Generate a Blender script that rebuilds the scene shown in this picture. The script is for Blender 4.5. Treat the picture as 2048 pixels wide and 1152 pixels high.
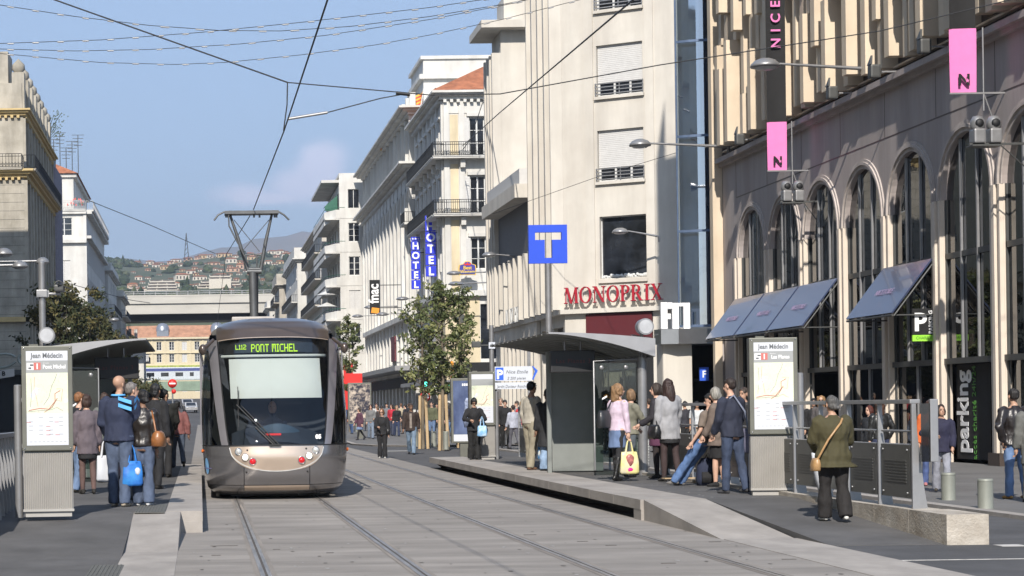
import bpy, bmesh, math, random
from mathutils import Vector, Matrix
R = math.radians
PI = math.pi
for o in list(bpy.data.objects):
    bpy.data.objects.remove(o)
S = bpy.context.scene
COL = S.collection
# ------------------------------------------------------------------ camera
HC = 1.58; F = 3900.0; ROLL = 0.014; CX, CY = 400.0, 822.0
cam_d = bpy.data.cameras.new('camera'); cam = bpy.data.objects.new('camera', cam_d); COL.objects.link(cam)
cam.matrix_world = Matrix.Translation((0, 0, HC)) @ Matrix.Rotation(PI/2, 4, 'X') @ Matrix.Rotation(-ROLL, 4, 'Z')
cam_d.sensor_width = 36; cam_d.lens = 36*F/2048; cam_d.shift_x = (1024-CX)/2048; cam_d.shift_y = (CY-576)/2048
cam_d.clip_start = 0.5; cam_d.clip_end = 40000
S.camera = cam
# ------------------------------------------------------------------ light
SUNV = Vector((0.20, 1.0, -0.76)).normalized()          # the way the light travels
S.world = bpy.data.worlds.new('World'); S.world.use_nodes = True
wn = S.world.node_tree; wn.nodes.clear()
wo = wn.nodes.new('ShaderNodeOutputWorld'); wb = wn.nodes.new('ShaderNodeBackground'); sk = wn.nodes.new('ShaderNodeTexSky')
sk.sky_type = 'NISHITA'; sk.sun_disc = False
sk.sun_elevation = math.asin(-SUNV.z); sk.sun_rotation = math.atan2(-SUNV.x, -SUNV.y)
sk.air_density = 1.0; sk.dust_density = 0.6; sk.ozone_density = 3.0
wb.inputs[1].default_value = 0.097
def clouds():
    n = wn.nodes; L = wn.links
    tc = n.new('ShaderNodeTexCoord'); mp = n.new('ShaderNodeMapping'); L.new(tc.outputs['Generated'], mp.inputs[0])
    mp.inputs['Scale'].default_value = (26, 26, 34)
    nz = n.new('ShaderNodeTexNoise'); nz.inputs['Scale'].default_value = 1.6; nz.inputs['Detail'].default_value = 7; nz.inputs['Roughness'].default_value = 0.55
    L.new(mp.outputs[0], nz.inputs['Vector'])
    def blob(px, py, sx, sz):
        d = Vector(((px-CX)/F, 1, (CY-py)/F)).normalized()
        s = n.new('ShaderNodeVectorMath'); s.operation = 'SUBTRACT'; L.new(tc.outputs['Generated'], s.inputs[0]); s.inputs[1].default_value = d
        m = n.new('ShaderNodeVectorMath'); m.operation = 'MULTIPLY'; L.new(s.outputs[0], m.inputs[0]); m.inputs[1].default_value = (F/sx, 1, F/sz)
        l = n.new('ShaderNodeVectorMath'); l.operation = 'LENGTH'; L.new(m.outputs[0], l.inputs[0])
        r = n.new('ShaderNodeMapRange'); r.inputs[1].default_value = 1.5; r.inputs[2].default_value = 0.0; L.new(l.outputs[1], r.inputs[0])
        return r.outputs[0]
    bl = [blob(655, 325, 55, 45), blob(615, 375, 75, 40), blob(485, 392, 65, 26), blob(640, 350, 55, 48), blob(560, 398, 80, 14)]
    acc = bl[0]
    for b in bl[1:]:
        a = n.new('ShaderNodeMath'); a.operation = 'MAXIMUM'; L.new(acc, a.inputs[0]); L.new(b, a.inputs[1]); acc = a.outputs[0]
    mu = n.new('ShaderNodeMath'); mu.operation = 'MULTIPLY'; L.new(acc, mu.inputs[0]); L.new(nz.outputs[0], mu.inputs[1])
    rr = n.new('ShaderNodeMapRange'); rr.interpolation_type = 'SMOOTHSTEP'; L.new(mu.outputs[0], rr.inputs[0])
    rr.inputs[1].default_value = 0.06; rr.inputs[2].default_value = 0.42; rr.inputs[4].default_value = 0.8
    mx = n.new('ShaderNodeMix'); mx.data_type = 'RGBA'; L.new(rr.outputs[0], mx.inputs[0]); L.new(sk.outputs[0], mx.inputs[6])
    mx.inputs[7].default_value = (12.0, 10.8, 12.0, 1)
    # a pale low-contrast milk over the Nishita blue
    pale = n.new('ShaderNodeMix'); pale.data_type = 'RGBA'; pale.inputs[0].default_value = 0.42
    L.new(mx.outputs[2], pale.inputs[6]); pale.inputs[7].default_value = (4.7, 6.5, 9.6, 1)
    L.new(pale.outputs[2], wb.inputs[0])
clouds()
wn.links.new(wb.outputs[0], wo.inputs[0])
sd = bpy.data.lights.new('sun', 'SUN'); sd.energy = 4.7; sd.angle = R(0.55); sd.color = (1, 0.935, 0.85)
sun = bpy.data.objects.new('sun', sd); COL.objects.link(sun); sun.rotation_euler = SUNV.to_track_quat('-Z', 'Y').to_euler(); sun.location = (-20, -60, 60)
S.view_settings.view_transform = 'Standard'; S.view_settings.look = 'None'; S.view_settings.gamma = 1; S.view_settings.exposure = 0.40
S.cycles.transparent_max_bounces = 12

def at(px, py, Y):            # photo pixel + distance -> world point
    x, y = px-CX, py-CY
    u, v = x-ROLL*y, y+ROLL*x
    return Vector((u*Y/F, Y, HC-v*Y/F))
def ground(px, py, z=0.0):    # photo pixel on the horizontal plane z
    x, y = px-CX, py-CY
    u, v = x-ROLL*y, y+ROLL*x
    Y = (HC-z)*F/v
    return Vector((u*Y/F, Y, z))
# ------------------------------------------------------------------ materials
def mat(name, col, rough=0.7, metal=0.0, var=0.12, dirt=None, scale=4.0, bump=0.0, col2=None, spec=0.5, coat=0.0, alpha=1.0, emit=None, es=1.0, trans=0.0, stretch=None, thr=None, bscale=None, ior=None):
    m = bpy.data.materials.new(name); m.use_nodes = True
    nt = m.node_tree; b = nt.nodes['Principled BSDF']
    b.inputs['Roughness'].default_value = rough; b.inputs['Metallic'].default_value = metal
    b.inputs['Specular IOR Level'].default_value = spec; b.inputs['Coat Weight'].default_value = coat; b.inputs['Coat Roughness'].default_value = 0.04
    b.inputs['Alpha'].default_value = alpha; b.inputs['Transmission Weight'].default_value = trans
    if ior: b.inputs['IOR'].default_value = ior
    c1 = (*col, 1); c2 = (*(col2 if col2 else [max(0, c*(1-var*2)) for c in col]), 1)
    tc = nt.nodes.new('ShaderNodeTexCoord'); mp = nt.nodes.new('ShaderNodeMapping'); nt.links.new(tc.outputs['Object'], mp.inputs[0])
    if stretch: mp.inputs['Scale'].default_value = stretch
    nz = nt.nodes.new('ShaderNodeTexNoise'); nz.inputs['Scale'].default_value = scale; nz.inputs['Detail'].default_value = 6; nz.inputs['Roughness'].default_value = 0.6
    nt.links.new(mp.outputs[0], nz.inputs['Vector'])
    rp = nt.nodes.new('ShaderNodeValToRGB')
    lo, hi = thr if thr else (0.32, 0.68)
    rp.color_ramp.elements[0].position = lo; rp.color_ramp.elements[0].color = c2
    rp.color_ramp.elements[1].position = hi; rp.color_ramp.elements[1].color = c1
    nt.links.new(nz.outputs[0], rp.inputs[0]); nt.links.new(rp.outputs[0], b.inputs['Base Color'])
    if dirt:      # (strength, scale, stretch): broad stains and run marks over the base tone
        m2 = nt.nodes.new('ShaderNodeMapping'); nt.links.new(tc.outputs['Object'], m2.inputs[0]); m2.inputs['Scale'].default_value = dirt[2]
        n3 = nt.nodes.new('ShaderNodeTexNoise'); n3.inputs['Scale'].default_value = dirt[1]; n3.inputs['Detail'].default_value = 8; n3.inputs['Roughness'].default_value = 0.65; nt.links.new(m2.outputs[0], n3.inputs['Vector'])
        r3 = nt.nodes.new('ShaderNodeMapRange'); r3.inputs[1].default_value = 0.38; r3.inputs[2].default_value = 0.62; r3.inputs[3].default_value = 1-dirt[0]; r3.inputs[4].default_value = 1.0; nt.links.new(n3.outputs[0], r3.inputs[0])
        vm = nt.nodes.new('ShaderNodeVectorMath'); vm.operation = 'SCALE'; nt.links.new(rp.outputs[0], vm.inputs[0]); nt.links.new(r3.outputs[0], vm.inputs['Scale']); nt.links.new(vm.outputs[0], b.inputs['Base Color'])
    if bump:
        bp = nt.nodes.new('ShaderNodeBump'); bp.inputs['Strength'].default_value = bump; bp.inputs['Distance'].default_value = 0.02
        n2 = nt.nodes.new('ShaderNodeTexNoise'); n2.inputs['Scale'].default_value = bscale or scale*8; n2.inputs['Detail'].default_value = 4
        nt.links.new(mp.outputs[0], n2.inputs['Vector'])
        nt.links.new(n2.outputs[0], bp.inputs['Height']); nt.links.new(bp.outputs[0], b.inputs['Normal'])
    if emit:
        b.inputs['Emission Color'].default_value = (*emit, 1); b.inputs['Emission Strength'].default_value = es
    return m
_mc = {}
def M(name, *a, **k):
    if name not in _mc: _mc[name] = mat(name, *a, **k)
    return _mc[name]
def glassmat(name, tint, see=0.5, rough=0.02, refl=0.35):
    """window glass: a mirror-like sheen over a tinted see-through sheet"""
    m = bpy.data.materials.new(name); m.use_nodes = True; nt = m.node_tree; nt.nodes.clear()
    out = nt.nodes.new('ShaderNodeOutputMaterial'); tr = nt.nodes.new('ShaderNodeBsdfTransparent'); tr.inputs[0].default_value = (*[see*c for c in tint], 1)
    gl = nt.nodes.new('ShaderNodeBsdfGlossy'); gl.inputs['Roughness'].default_value = rough; gl.inputs[0].default_value = (0.9, 0.92, 0.95, 1)
    fr = nt.nodes.new('ShaderNodeFresnel'); fr.inputs[0].default_value = 1.5
    mr = nt.nodes.new('ShaderNodeMapRange'); mr.inputs[1].default_value = 0.04; mr.inputs[2].default_value = 1; mr.inputs[3].default_value = refl; mr.inputs[4].default_value = 1
    nt.links.new(fr.outputs[0], mr.inputs[0])
    mx = nt.nodes.new('ShaderNodeMixShader'); nt.links.new(mr.outputs[0], mx.inputs[0]); nt.links.new(tr.outputs[0], mx.inputs[1]); nt.links.new(gl.outputs[0], mx.inputs[2])
    nz = nt.nodes.new('ShaderNodeTexNoise'); nz.inputs['Scale'].default_value = 1.2; tc = nt.nodes.new('ShaderNodeTexCoord'); nt.links.new(tc.outputs['Object'], nz.inputs['Vector'])
    bp = nt.nodes.new('ShaderNodeBump'); bp.inputs['Strength'].default_value = 0.04; bp.inputs['Distance'].default_value = 0.05
    nt.links.new(nz.outputs[0], bp.inputs['Height']); nt.links.new(bp.outputs[0], gl.inputs['Normal'])
    nt.links.new(mx.outputs[0], out.inputs[0])
    return m
# ------------------------------------------------------------------ mesh builder
class MB:
    def __init__(s): s.v = []; s.f = []; s.m = []; s.sm = []
    def add(s, vs, fs, mi=0, smooth=False):
        b = len(s.v); s.v += [tuple(v) for v in vs]
        for f in fs: s.f.append([b+i for i in f]); s.m.append(mi); s.sm.append(smooth)
        return s
    def box(s, x0, y0, z0, x1, y1, z1, mi=0):
        if x0 > x1: x0, x1 = x1, x0
        if y0 > y1: y0, y1 = y1, y0
        if z0 > z1: z0, z1 = z1, z0
        return s.add([(x0,y0,z0),(x1,y0,z0),(x1,y1,z0),(x0,y1,z0),(x0,y0,z1),(x1,y0,z1),(x1,y1,z1),(x0,y1,z1)],
              [(0,3,2,1),(4,5,6,7),(0,1,5,4),(1,2,6,5),(2,3,7,6),(3,0,4,7)], mi)
    def bbox(s, x0, y0, z0, x1, y1, z1, b=0.02, mi=0):      # box with chamfered edges
        if x0 > x1: x0, x1 = x1, x0
        if y0 > y1: y0, y1 = y1, y0
        if z0 > z1: z0, z1 = z1, z0
        bm = bmesh.new(); bmesh.ops.create_cube(bm, size=1)
        for v in bm.verts: v.co = ((x0+x1)/2+v.co.x*(x1-x0), (y0+y1)/2+v.co.y*(y1-y0), (z0+z1)/2+v.co.z*(z1-z0))
        bmesh.ops.bevel(bm, geom=bm.edges[:], offset=b, segments=2, affect='EDGES', profile=0.7)
        bm.verts.index_update()
        s.add([v.co[:] for v in bm.verts], [[v.index for v in f.verts] for f in bm.faces], mi); bm.free(); return s
    def quad(s, a, b, c, d, mi=0): return s.add([a,b,c,d], [(0,1,2,3)], mi)
    def poly(s, pts, mi=0): return s.add(pts, [tuple(range(len(pts)))], mi)
    def prism(s, pts, d, mi=0):     # 3d polygon extruded by the vector d
        n = len(pts); d = Vector(d); p2 = [Vector(p)+d for p in pts]
        fs = [tuple(range(n-1,-1,-1)), tuple(range(n,2*n))]+[(i,(i+1)%n,n+(i+1)%n,n+i) for i in range(n)]
        return s.add(list(pts)+p2, fs, mi)
    def tube(s, pts, r, n=8, mi=0, cap=True, smooth=True):
        pts = [Vector(p) for p in pts]; m = len(pts); rs = r if isinstance(r, (list, tuple)) else [r]*m
        vs = []; up = None
        for i, p in enumerate(pts):
            d = (pts[min(i+1, m-1)]-pts[max(i-1, 0)])
            d = d.normalized() if d.length > 1e-9 else Vector((0,0,1))
            if up is None: up = Vector((0,0,1)) if abs(d.z) < 0.9 else Vector((1,0,0))
            a = d.cross(up)
            if a.length < 1e-5: a = d.cross(Vector((0,1,0)))
            a.normalize(); b = a.cross(d).normalized(); up = b
            for k in range(n):
                t = 2*PI*k/n; vs.append(p+a*math.cos(t)*rs[i]+b*math.sin(t)*rs[i])
        fs = [(i*n+k, i*n+(k+1)%n, (i+1)*n+(k+1)%n, (i+1)*n+k) for i in range(m-1) for k in range(n)]
        s.add(vs, fs, mi, smooth)
        if cap: s.add([*vs[:n]], [tuple(range(n))], mi); s.add([*vs[-n:]], [tuple(range(n-1,-1,-1))], mi)
        return s
    def cyl(s, c, r, h, n=16, mi=0, r2=None):
        return s.tube([c, (c[0], c[1], c[2]+h)], [r, r if r2 is None else r2], n, mi)
    def lathe(s, c, prof, n=20, mi=0, axis='Z', smooth=True):     # prof = [(r, h)...]
        vs = []
        for r, h in prof:
            for k in range(n):
                t = 2*PI*k/n; a, b = r*math.cos(t), r*math.sin(t)
                if axis == 'Z': vs.append((c[0]+a, c[1]+b, c[2]+h))
                elif axis == 'Y': vs.append((c[0]+a, c[1]+h, c[2]+b))
                else: vs.append((c[0]+h, c[1]+a, c[2]+b))
        m = len(prof)
        fs = [(i*n+k, i*n+(k+1)%n, (i+1)*n+(k+1)%n, (i+1)*n+k) for i in range(m-1) for k in range(n)]
        return s.add(vs, fs, mi, smooth)
    def loft(s, rings, n=14, mi=0, cap=True, smooth=True, p=2.0):    # rings = [(cx, cy, cz, rx, ry)]
        vs = []
        for cx, cy, cz, rx, ry in rings:
            for k in range(n):
                t = 2*PI*k/n; c, d = math.cos(t), math.sin(t)
                vs.append((cx+rx*math.copysign(abs(c)**(2/p), c), cy+ry*math.copysign(abs(d)**(2/p), d), cz))
        m = len(rings)
        fs = [(i*n+k, i*n+(k+1)%n, (i+1)*n+(k+1)%n, (i+1)*n+k) for i in range(m-1) for k in range(n)]
        if cap: fs += [tuple(range(n-1,-1,-1)), tuple(range((m-1)*n, m*n))]
        return s.add(vs, fs, mi, smooth)
    def ell(s, c, rx, ry, rz, n=12, mi=0, rot=None):
        vs = []; fs = []; m = max(6, n*2//3)
        for i in range(m+1):
            a = PI*i/m
            for k in range(n):
                t = 2*PI*k/n
                v = Vector((rx*math.sin(a)*math.cos(t), ry*math.sin(a)*math.sin(t), rz*math.cos(a)))
                if rot: v = rot @ v
                vs.append(v+Vector(c))
        fs = [(i*n+k, (i+1)*n+k, (i+1)*n+(k+1)%n, i*n+(k+1)%n) for i in range(m) for k in range(n)]
        return s.add(vs, fs, mi, True)
    def grid(s, fn, nu, nv, mi=0, smooth=True):       # fn(i/nu, j/nv) -> point
        vs = [fn(i/nu, j/nv) for j in range(nv+1) for i in range(nu+1)]
        fs = [(j*(nu+1)+i, j*(nu+1)+i+1, (j+1)*(nu+1)+i+1, (j+1)*(nu+1)+i) for j in range(nv) for i in range(nu)]
        return s.add(vs, fs, mi, smooth)
    def xform(s, mt): s.v = [tuple(mt @ Vector(v)) for v in s.v]; return s
    def join(s, o, off=(0,0,0), mi=None):
        b = len(s.v); s.v += [(v[0]+off[0], v[1]+off[1], v[2]+off[2]) for v in o.v]
        for f, m, q in zip(o.f, o.m, o.sm): s.f.append([b+i for i in f]); s.m.append(m if mi is None else mi); s.sm.append(q)
        return s
    def mesh(s, name, mats):
        me = bpy.data.meshes.new(name); me.from_pydata(s.v, [], s.f)
        for m in (mats if isinstance(mats, (list, tuple)) else [mats]): me.materials.append(m)
        me.polygons.foreach_set('material_index', s.m); me.polygons.foreach_set('use_smooth', s.sm)
        me.validate(); me.update(); return me
    def build(s, name, mats, parent=None, loc=None, rz=0):
        o = bpy.data.objects.new(name, s.mesh(name, mats)); COL.objects.link(o)
        if parent: o.parent = parent
        if loc: o.location = loc
        if rz: o.rotation_euler.z = rz
        return o
def tag(o, label=None, cat=None, group=None, kind=None):
    if label: o['label'] = label
    if cat: o['category'] = cat
    if group: o['group'] = group
    if kind: o['kind'] = kind
    return o
def thing(name, label, cat, loc=(0,0,0), rz=0, group=None):
    o = bpy.data.objects.new(name, None); COL.objects.link(o); o.location = loc; o.rotation_euler.z = rz; o.empty_display_size = 0.2
    return tag(o, label, cat, group)
def inst(o, parent=None, loc=(0,0,0), rz=0):          # a copy of one mesh object and of its children
    c = o.copy(); COL.objects.link(c); c.parent = parent; c.location = loc; c.rotation_euler.z = rz
    for ch in o.children:
        d = ch.copy(); COL.objects.link(d); d.parent = c
    return c
def copy_tree(o, parent=None, loc=None, rz=None, label=None):
    c = o.copy(); COL.objects.link(c); c.parent = parent
    if loc is not None: c.location = loc
    if rz is not None: c.rotation_euler.z = rz
    if label: c['label'] = label
    for ch in o.children: copy_tree(ch, c)
    return c
def text_mb(txt, size, depth=0.01, spacing=1.0, xs=1.0, offset=0.0, res=3, shear=0.0):
    """lettering in the XZ plane reading along +X, centred on x=0, base line z=0, front toward -Y"""
    c = bpy.data.curves.new('t', 'FONT'); c.body = txt; c.size = size; c.align_x = 'CENTER'; c.extrude = depth/2
    c.resolution_u = res; c.space_character = spacing; c.offset = offset; c.shear = shear
    o = bpy.data.objects.new('t', c); COL.objects.link(o)
    dg = bpy.context.evaluated_depsgraph_get(); me = o.evaluated_get(dg).to_mesh()
    mb = MB(); mb.add([(v.co.x*xs, -v.co.z, v.co.y) for v in me.vertices], [list(p.vertices) for p in me.polygons])
    o.evaluated_get(dg).to_mesh_clear(); bpy.data.objects.remove(o); bpy.data.curves.remove(c)
    return mb
# ================================================================== THE SETTING
m_asph = mat('asphalt', (0.115,0.112,0.112), 0.9, var=0.16, scale=1.3, bump=0.35, bscale=160, dirt=(0.22,0.5,(1,0.5,1)))
m_road = mat('road_asphalt', (0.10,0.10,0.105), 0.9, var=0.2, scale=0.9, bump=0.3, bscale=140, dirt=(0.25,0.3,(1,0.4,1)))
m_slab = mat('track_concrete', (0.31,0.285,0.26), 0.85, var=0.10, scale=1.0, bump=0.3, bscale=120, stretch=(0.35,1.6,1), col2=(0.215,0.197,0.178), dirt=(0.22,0.9,(0.5,1.3,1)))
m_cope = mat('coping_stone', (0.37,0.34,0.31), 0.8, var=0.1, scale=2.5, bump=0.2, bscale=90, stretch=(1,0.6,1), dirt=(0.2,1.5,(1,0.6,1)))
m_copd = mat('coping_old', (0.30,0.27,0.24), 0.85, var=0.25, scale=5, bump=0.3)
m_rail = mat('rail_steel', (0.40,0.37,0.34), 0.4, 0.55, var=0.25, scale=3, stretch=(6,0.5,1))
m_railc = mat('rail_concrete', (0.25,0.222,0.195), 0.8, var=0.15, scale=2, stretch=(4,0.4,1))
m_groove = mat('rail_groove', (0.085,0.076,0.068), 0.9, var=0.2)
m_white = mat('road_paint', (0.46,0.45,0.43), 0.7, var=0.25, scale=6, thr=(0.3,0.5))
m_tact = mat('tactile_tile', (0.11,0.11,0.10), 0.8, var=0.1, scale=8)
def st(mb, name, m, kind='structure'): return tag(mb.build(name, m), kind=kind)
g = MB(); g.box(-3000, -60, -0.5, 3000, 40, 0); g.box(-3000, 40, -0.5, 3000, 9000, -0.001); st(g, 'ground', m_road)
g = MB(); g.box(-0.28, 6, -0.2, 6.05, 330, 0.006); st(g, 'tram_track_bed', m_slab)
# rails: concrete-coloured band, two bright lips and the groove
g = MB(); w = [(0.60, 0.63), (2.10, 2.07), (3.80, 3.74), (5.27, 5.25)]
for a, b in w:
    for x0, x1, z, mi in ((-0.10, 0.10, 0.010, 1), (-0.055, -0.012, 0.014, 0), (0.014, 0.05, 0.014, 0), (-0.010, 0.014, 0.0135, 2)):
        g.add([(a+x0,6,z),(a+x1,6,z),(b+x1,45,z),(b+x0,45,z)], [(0,1,2,3)], mi)
        g.add([(b+x0,45,z),(b+x1,45,z),(b+x1,325,z),(b+x0,325,z)], [(0,1,2,3)], mi)
st(g, 'tram_rails', [m_rail, m_railc, m_groove])
g = MB(); rnd = random.Random(4)
for (px, py, L) in ((448,1093,0.32),(432,1112,0.1),(553,1100,0.08),(660,1107,0.08),(1075,1010,0.14),(880,1001,0.12),(1060,1071,0.15),(1165,1084,0.12),(1222,1092,0.12),(1337,1128,0.14),(1430,1085,0.13),(1578,1120,0.14),(820,1003,0.1)):
    p = ground(px, py); g.box(p.x-L/2, p.y-0.02, 0.006, p.x+L/2, p.y+0.02, 0.0105)
tag(g.build('slab_joint_marks', m_groove), kind='structure')
g = MB(); rnd = random.Random(15)
for k in range(420):
    x, y = rnd.uniform(-0.2,6.0), 14+rnd.random()**1.7*50; s = rnd.uniform(0.008,0.03); n = 5; g.poly([(x+s*rnd.uniform(.6,1.2)*math.cos(2*PI*j/n), y+s*1.6*rnd.uniform(.6,1.2)*math.sin(2*PI*j/n), 0.0095) for j in range(n)], 0 if rnd.random() < 0.75 else 1)
for k in range(160):
    x, y = rnd.uniform(6.95,8.1), rnd.uniform(27,45); s = rnd.uniform(0.008,0.022); g.poly([(x+s*math.cos(2*PI*j/5), y+s*1.4*math.sin(2*PI*j/5), 0.2835) for j in range(5)], 0 if rnd.random() < 0.6 else 1)
tag(g.build('gum_and_grit', [m_groove, m_white]), 'small dark and pale specks of gum and grit trodden into the paving', 'grit', kind='stuff')
# right platform, with its cantilevered lip
def platform(x_edge, sgn, x_back, y0, y1, name):
    prof = [(0, 0.28), (0, 0.18), (0.10, 0.165), (0.30, 0.02), (0.30, -0.1), (abs(x_back-x_edge), -0.1), (abs(x_back-x_edge), 0.28)]
    g = MB(); n = len(prof)
    a = [(x_edge+sgn*p[0], y0+0.45, p[1]) for p in prof]
    g.prism(a if sgn < 0 else a[::-1], (0, y1-y0-0.45, 0), 0)
    g.box(x_edge+sgn*0.0, y0, -0.1, x_back, y0+0.449, 0.28, 0)
    return st(g, name, m_asph)
platform(6.0, 1, 8.30, 26.6, 51.2, 'platform_right')
g = MB(); L = 1.75; y = 26.58; k = 0
while y < 51:
    e = min(y+L, 51.22); g.box(5.985, y+0.006, 0.15, 6.88, e-0.006, 0.286 + (0.0 if k % 2 else 0.0012)); y = e; k += 1
g.box(5.99, 26.57, -0.05, 6.28, 27.02, 0.15)
# ramp down towards the camera
g.prism([(6.03,26.575,0.284),(6.03,26.575,-0.05),(6.03,22.6,-0.05),(6.03,22.6,0.004)], (0.85,0,0))
g.box(6.05, 5, -0.05, 6.9, 22.6, 0.011)
for y in (25.4, 24.2): pass
st(g, 'platform_coping_right', m_cope)
g = MB(); g.prism([(6.9,26.59,0.278),(6.9,26.59,-0.05),(6.9,21.4,-0.05),(6.9,21.4,0.006)], (1.24,0,0)); st(g, 'platform_ramp_right', m_asph)
g = MB(); g.prism([(6.881,51.3,0.27),(6.881,54.5,0.0),(6.881,54.5,-0.1),(6.881,51.3,-0.1)], (1.4,0,0)); st(g, 'platform_ramp_far', m_asph)
# left platform
platform(0.0, -1, -2.75, 25.3, 47.5, 'platform_left')
g = MB(); y = 25.28; k = 0
while y < 47.4:
    e = min(y+L, 47.5); g.box(0.015, y+0.006, 0.15, -0.46, e-0.006, 0.286+(0.0 if k % 2 else 0.0012)); y = e; k += 1
g.box(0.012, 25.27, -0.05, -0.30, 25.74, 0.15)
g.prism([(-0.27,25.1,0.283),(-0.27,25.1,-0.05),(-0.27,21.8,-0.05),(-0.27,21.8,0.004)], (-0.60,0,0))
g.prism([(-0.27,25.1,-0.05),(-0.27,25.27,-0.05),(-0.27,25.27,0.283),(-0.27,25.1,0.283)], (-0.60,0,0))
g.box(-0.87, 5, -0.05, -0.27, 21.8, 0.011)
st(g, 'platform_coping_left', m_cope)
g = MB(); g.prism([(-0.87,25.3,0.278),(-0.87,25.3,-0.05),(-0.87,21.0,-0.05),(-0.87,21.0,0.006)], (-1.85,0,0)); g.box(-2.72,5,-0.05,-0.87,21.0,0.007); st(g, 'platform_ramp_left', m_asph)
g = MB()
for x0, y0, x1, y1, z in ((-0.86, 24.95, -0.47, 27.2, 0.289), (-1.12, 18.0, -0.80, 20.0, 0.014)):
    n = int((x1-x0)/0.04)
    g.box(x0, y0, z-0.006, x1, y1, z)
    for i in range(n): g.box(x0+i*0.04, y0, z, x0+i*0.04+0.02, y1, z+0.005)
st(g, 'tactile_paving', m_tact)
# low stone wall under the right fence, ending in a sawn block
m_block = mat('block_stone', (0.52,0.48,0.42), 0.8, var=0.12, scale=3, bump=0.5, bscale=40, col2=(0.36,0.31,0.25), dirt=(0.3,2.0,(1,1,1)))
g = MB(); y = 21.3; k = 0
while y < 36:
    e = y+1.15; g.box(8.14, y+0.005, -0.05, 8.60 if k < 1 else 8.5, e-0.005, 0.335 - (0.0 if k % 2 else 0.002)); y = e; k += 1
wl = g.build('low_stone_wall', m_block); tag(wl, 'low pale stone wall of sawn blocks under the right platform fence', 'wall')
# pavement in front of the arcade, kerb, corner pavement
m_side = mat('pavement', (0.15,0.145,0.14), 0.85, var=0.14, scale=0.8, bump=0.25, bscale=110)
g = MB(); g.box(11.0, 0, -0.1, 18.7, 74, 0.05); st(g, 'pavement_right', m_side)
g = MB(); y = 0
while y < 74: g.box(10.78, y+0.005, -0.1, 11.0, y+0.995, 0.055); y += 1.0
st(g, 'kerb_right', m_cope)
cor = [(6.6,85),(7.2,81.5),(8.4,79.4),(10.0,78.4),(40,78.4),(40,98),(18.5,98.5),(18.5,240),(8.6,240),(7.2,110)]
g = MB(); g.prism([(x,y,-0.1) for x,y in cor], (0,0,0.16)); st(g, 'pavement_corner', m_side)
g = MB()
for i in range(6):
    (xa,ya),(xb,yb) = [(7.2,110),(6.6,85),(7.2,81.5),(8.4,79.4),(10.0,78.4),(17,78.4),(40,78.4)][i:i+2]
    d = Vector((xb-xa, yb-ya, 0)).normalized(); nn = Vector((d.y, -d.x, 0))*0.22
    g.prism([(xa,ya,-0.1),(xb,yb,-0.1),(xb+nn.x*-1,yb-nn.y,-0.1),(xa-nn.x,ya-nn.y,-0.1)][::-1], (0,0,0.166))
st(g, 'kerb_corner', m_cope)
g = MB(); g.box(-17, 120, -0.1, -9.5, 330, 0.06); g.box(-60, 0, -0.1, -10.5, 138, 0.06); st(g, 'pavement_left', m_side)
g = MB()
for i in range(7): g.box(6.6+0*i, 92+i*1.2, 0.002, 10.2, 92.55+i*1.2, 0.009) if False else None
for (px, py, w, l) in ((705,879,1.1,0.9),(770,881,1.6,1.2),(790,902,1.0,0.5),(742,889,0.8,0.5),(700,868,1.3,1.0),(745,872,1.2,1.0)):
    p = ground(px, py); g.box(p.x-w/2, p.y-l/2, -0.005, p.x+w/2, p.y+l/2, 0.004)
p = ground(1745, 1117); g.box(p.x, 19.30, 0.001, 40, 19.34, 0.005)
g.poly([(9.15,21.4,0.005),(9.9,20.6,0.005),(10.6,20.5,0.005),(10.6,22.0,0.005),(9.7,22.1,0.005)][::-1])
g.box(8.62, 21.0, -0.01, 8.9, 21.25, 0.004)
st(g, 'road_markings', m_white)
# ================================================================== BUILDING KIT
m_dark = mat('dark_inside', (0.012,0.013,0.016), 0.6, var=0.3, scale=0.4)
m_glassw = mat('window_glass', (0.03,0.035,0.045), 0.05, var=0.5, scale=0.7, spec=0.9)
m_frame = mat('white_frame', (0.62,0.62,0.60), 0.6)
m_iron = mat('dark_iron', (0.03,0.032,0.035), 0.5, 0.3)
m_greyml = mat('grey_metal', (0.33,0.33,0.335), 0.42, 0.55, var=0.08)
m_dgrey = mat('dark_grey_metal', (0.09,0.092,0.09), 0.5, 0.4, var=0.1)
m_cream = mat('cream_render', (0.60,0.565,0.50), 0.85, var=0.07, scale=0.5, bump=0.15, bscale=30, col2=(0.52,0.48,0.42), dirt=(0.16,0.7,(1,1,0.12)))
m_white_r = mat('white_render', (0.66,0.65,0.61), 0.85, var=0.07, scale=0.5, col2=(0.56,0.54,0.50), dirt=(0.22,0.6,(1,1,0.15)))
m_yel = mat('yellow_render', (0.66,0.56,0.38), 0.85, var=0.07, scale=0.6, dirt=(0.2,0.7,(1,1,0.2)))
m_stone = mat('old_stone', (0.50,0.46,0.39), 0.85, var=0.12, scale=0.7, bump=0.3, bscale=12, col2=(0.38,0.345,0.29), dirt=(0.3,0.8,(1,1,0.2)))
m_ochre = mat('ochre_cornice', (0.56,0.42,0.20), 0.8, var=0.1, scale=2)
m_tile = mat('roof_tile', (0.42,0.155,0.075), 0.85, var=0.25, scale=1.5, bump=0.5, bscale=8)
m_shut = mat('pale_shutter', (0.55,0.54,0.52), 0.7, var=0.05)
m_green = mat('green_awning', (0.03,0.13,0.085), 0.7)
m_redp = mat('red_panel', (0.62,0.02,0.015), 0.5, var=0.05)
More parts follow.
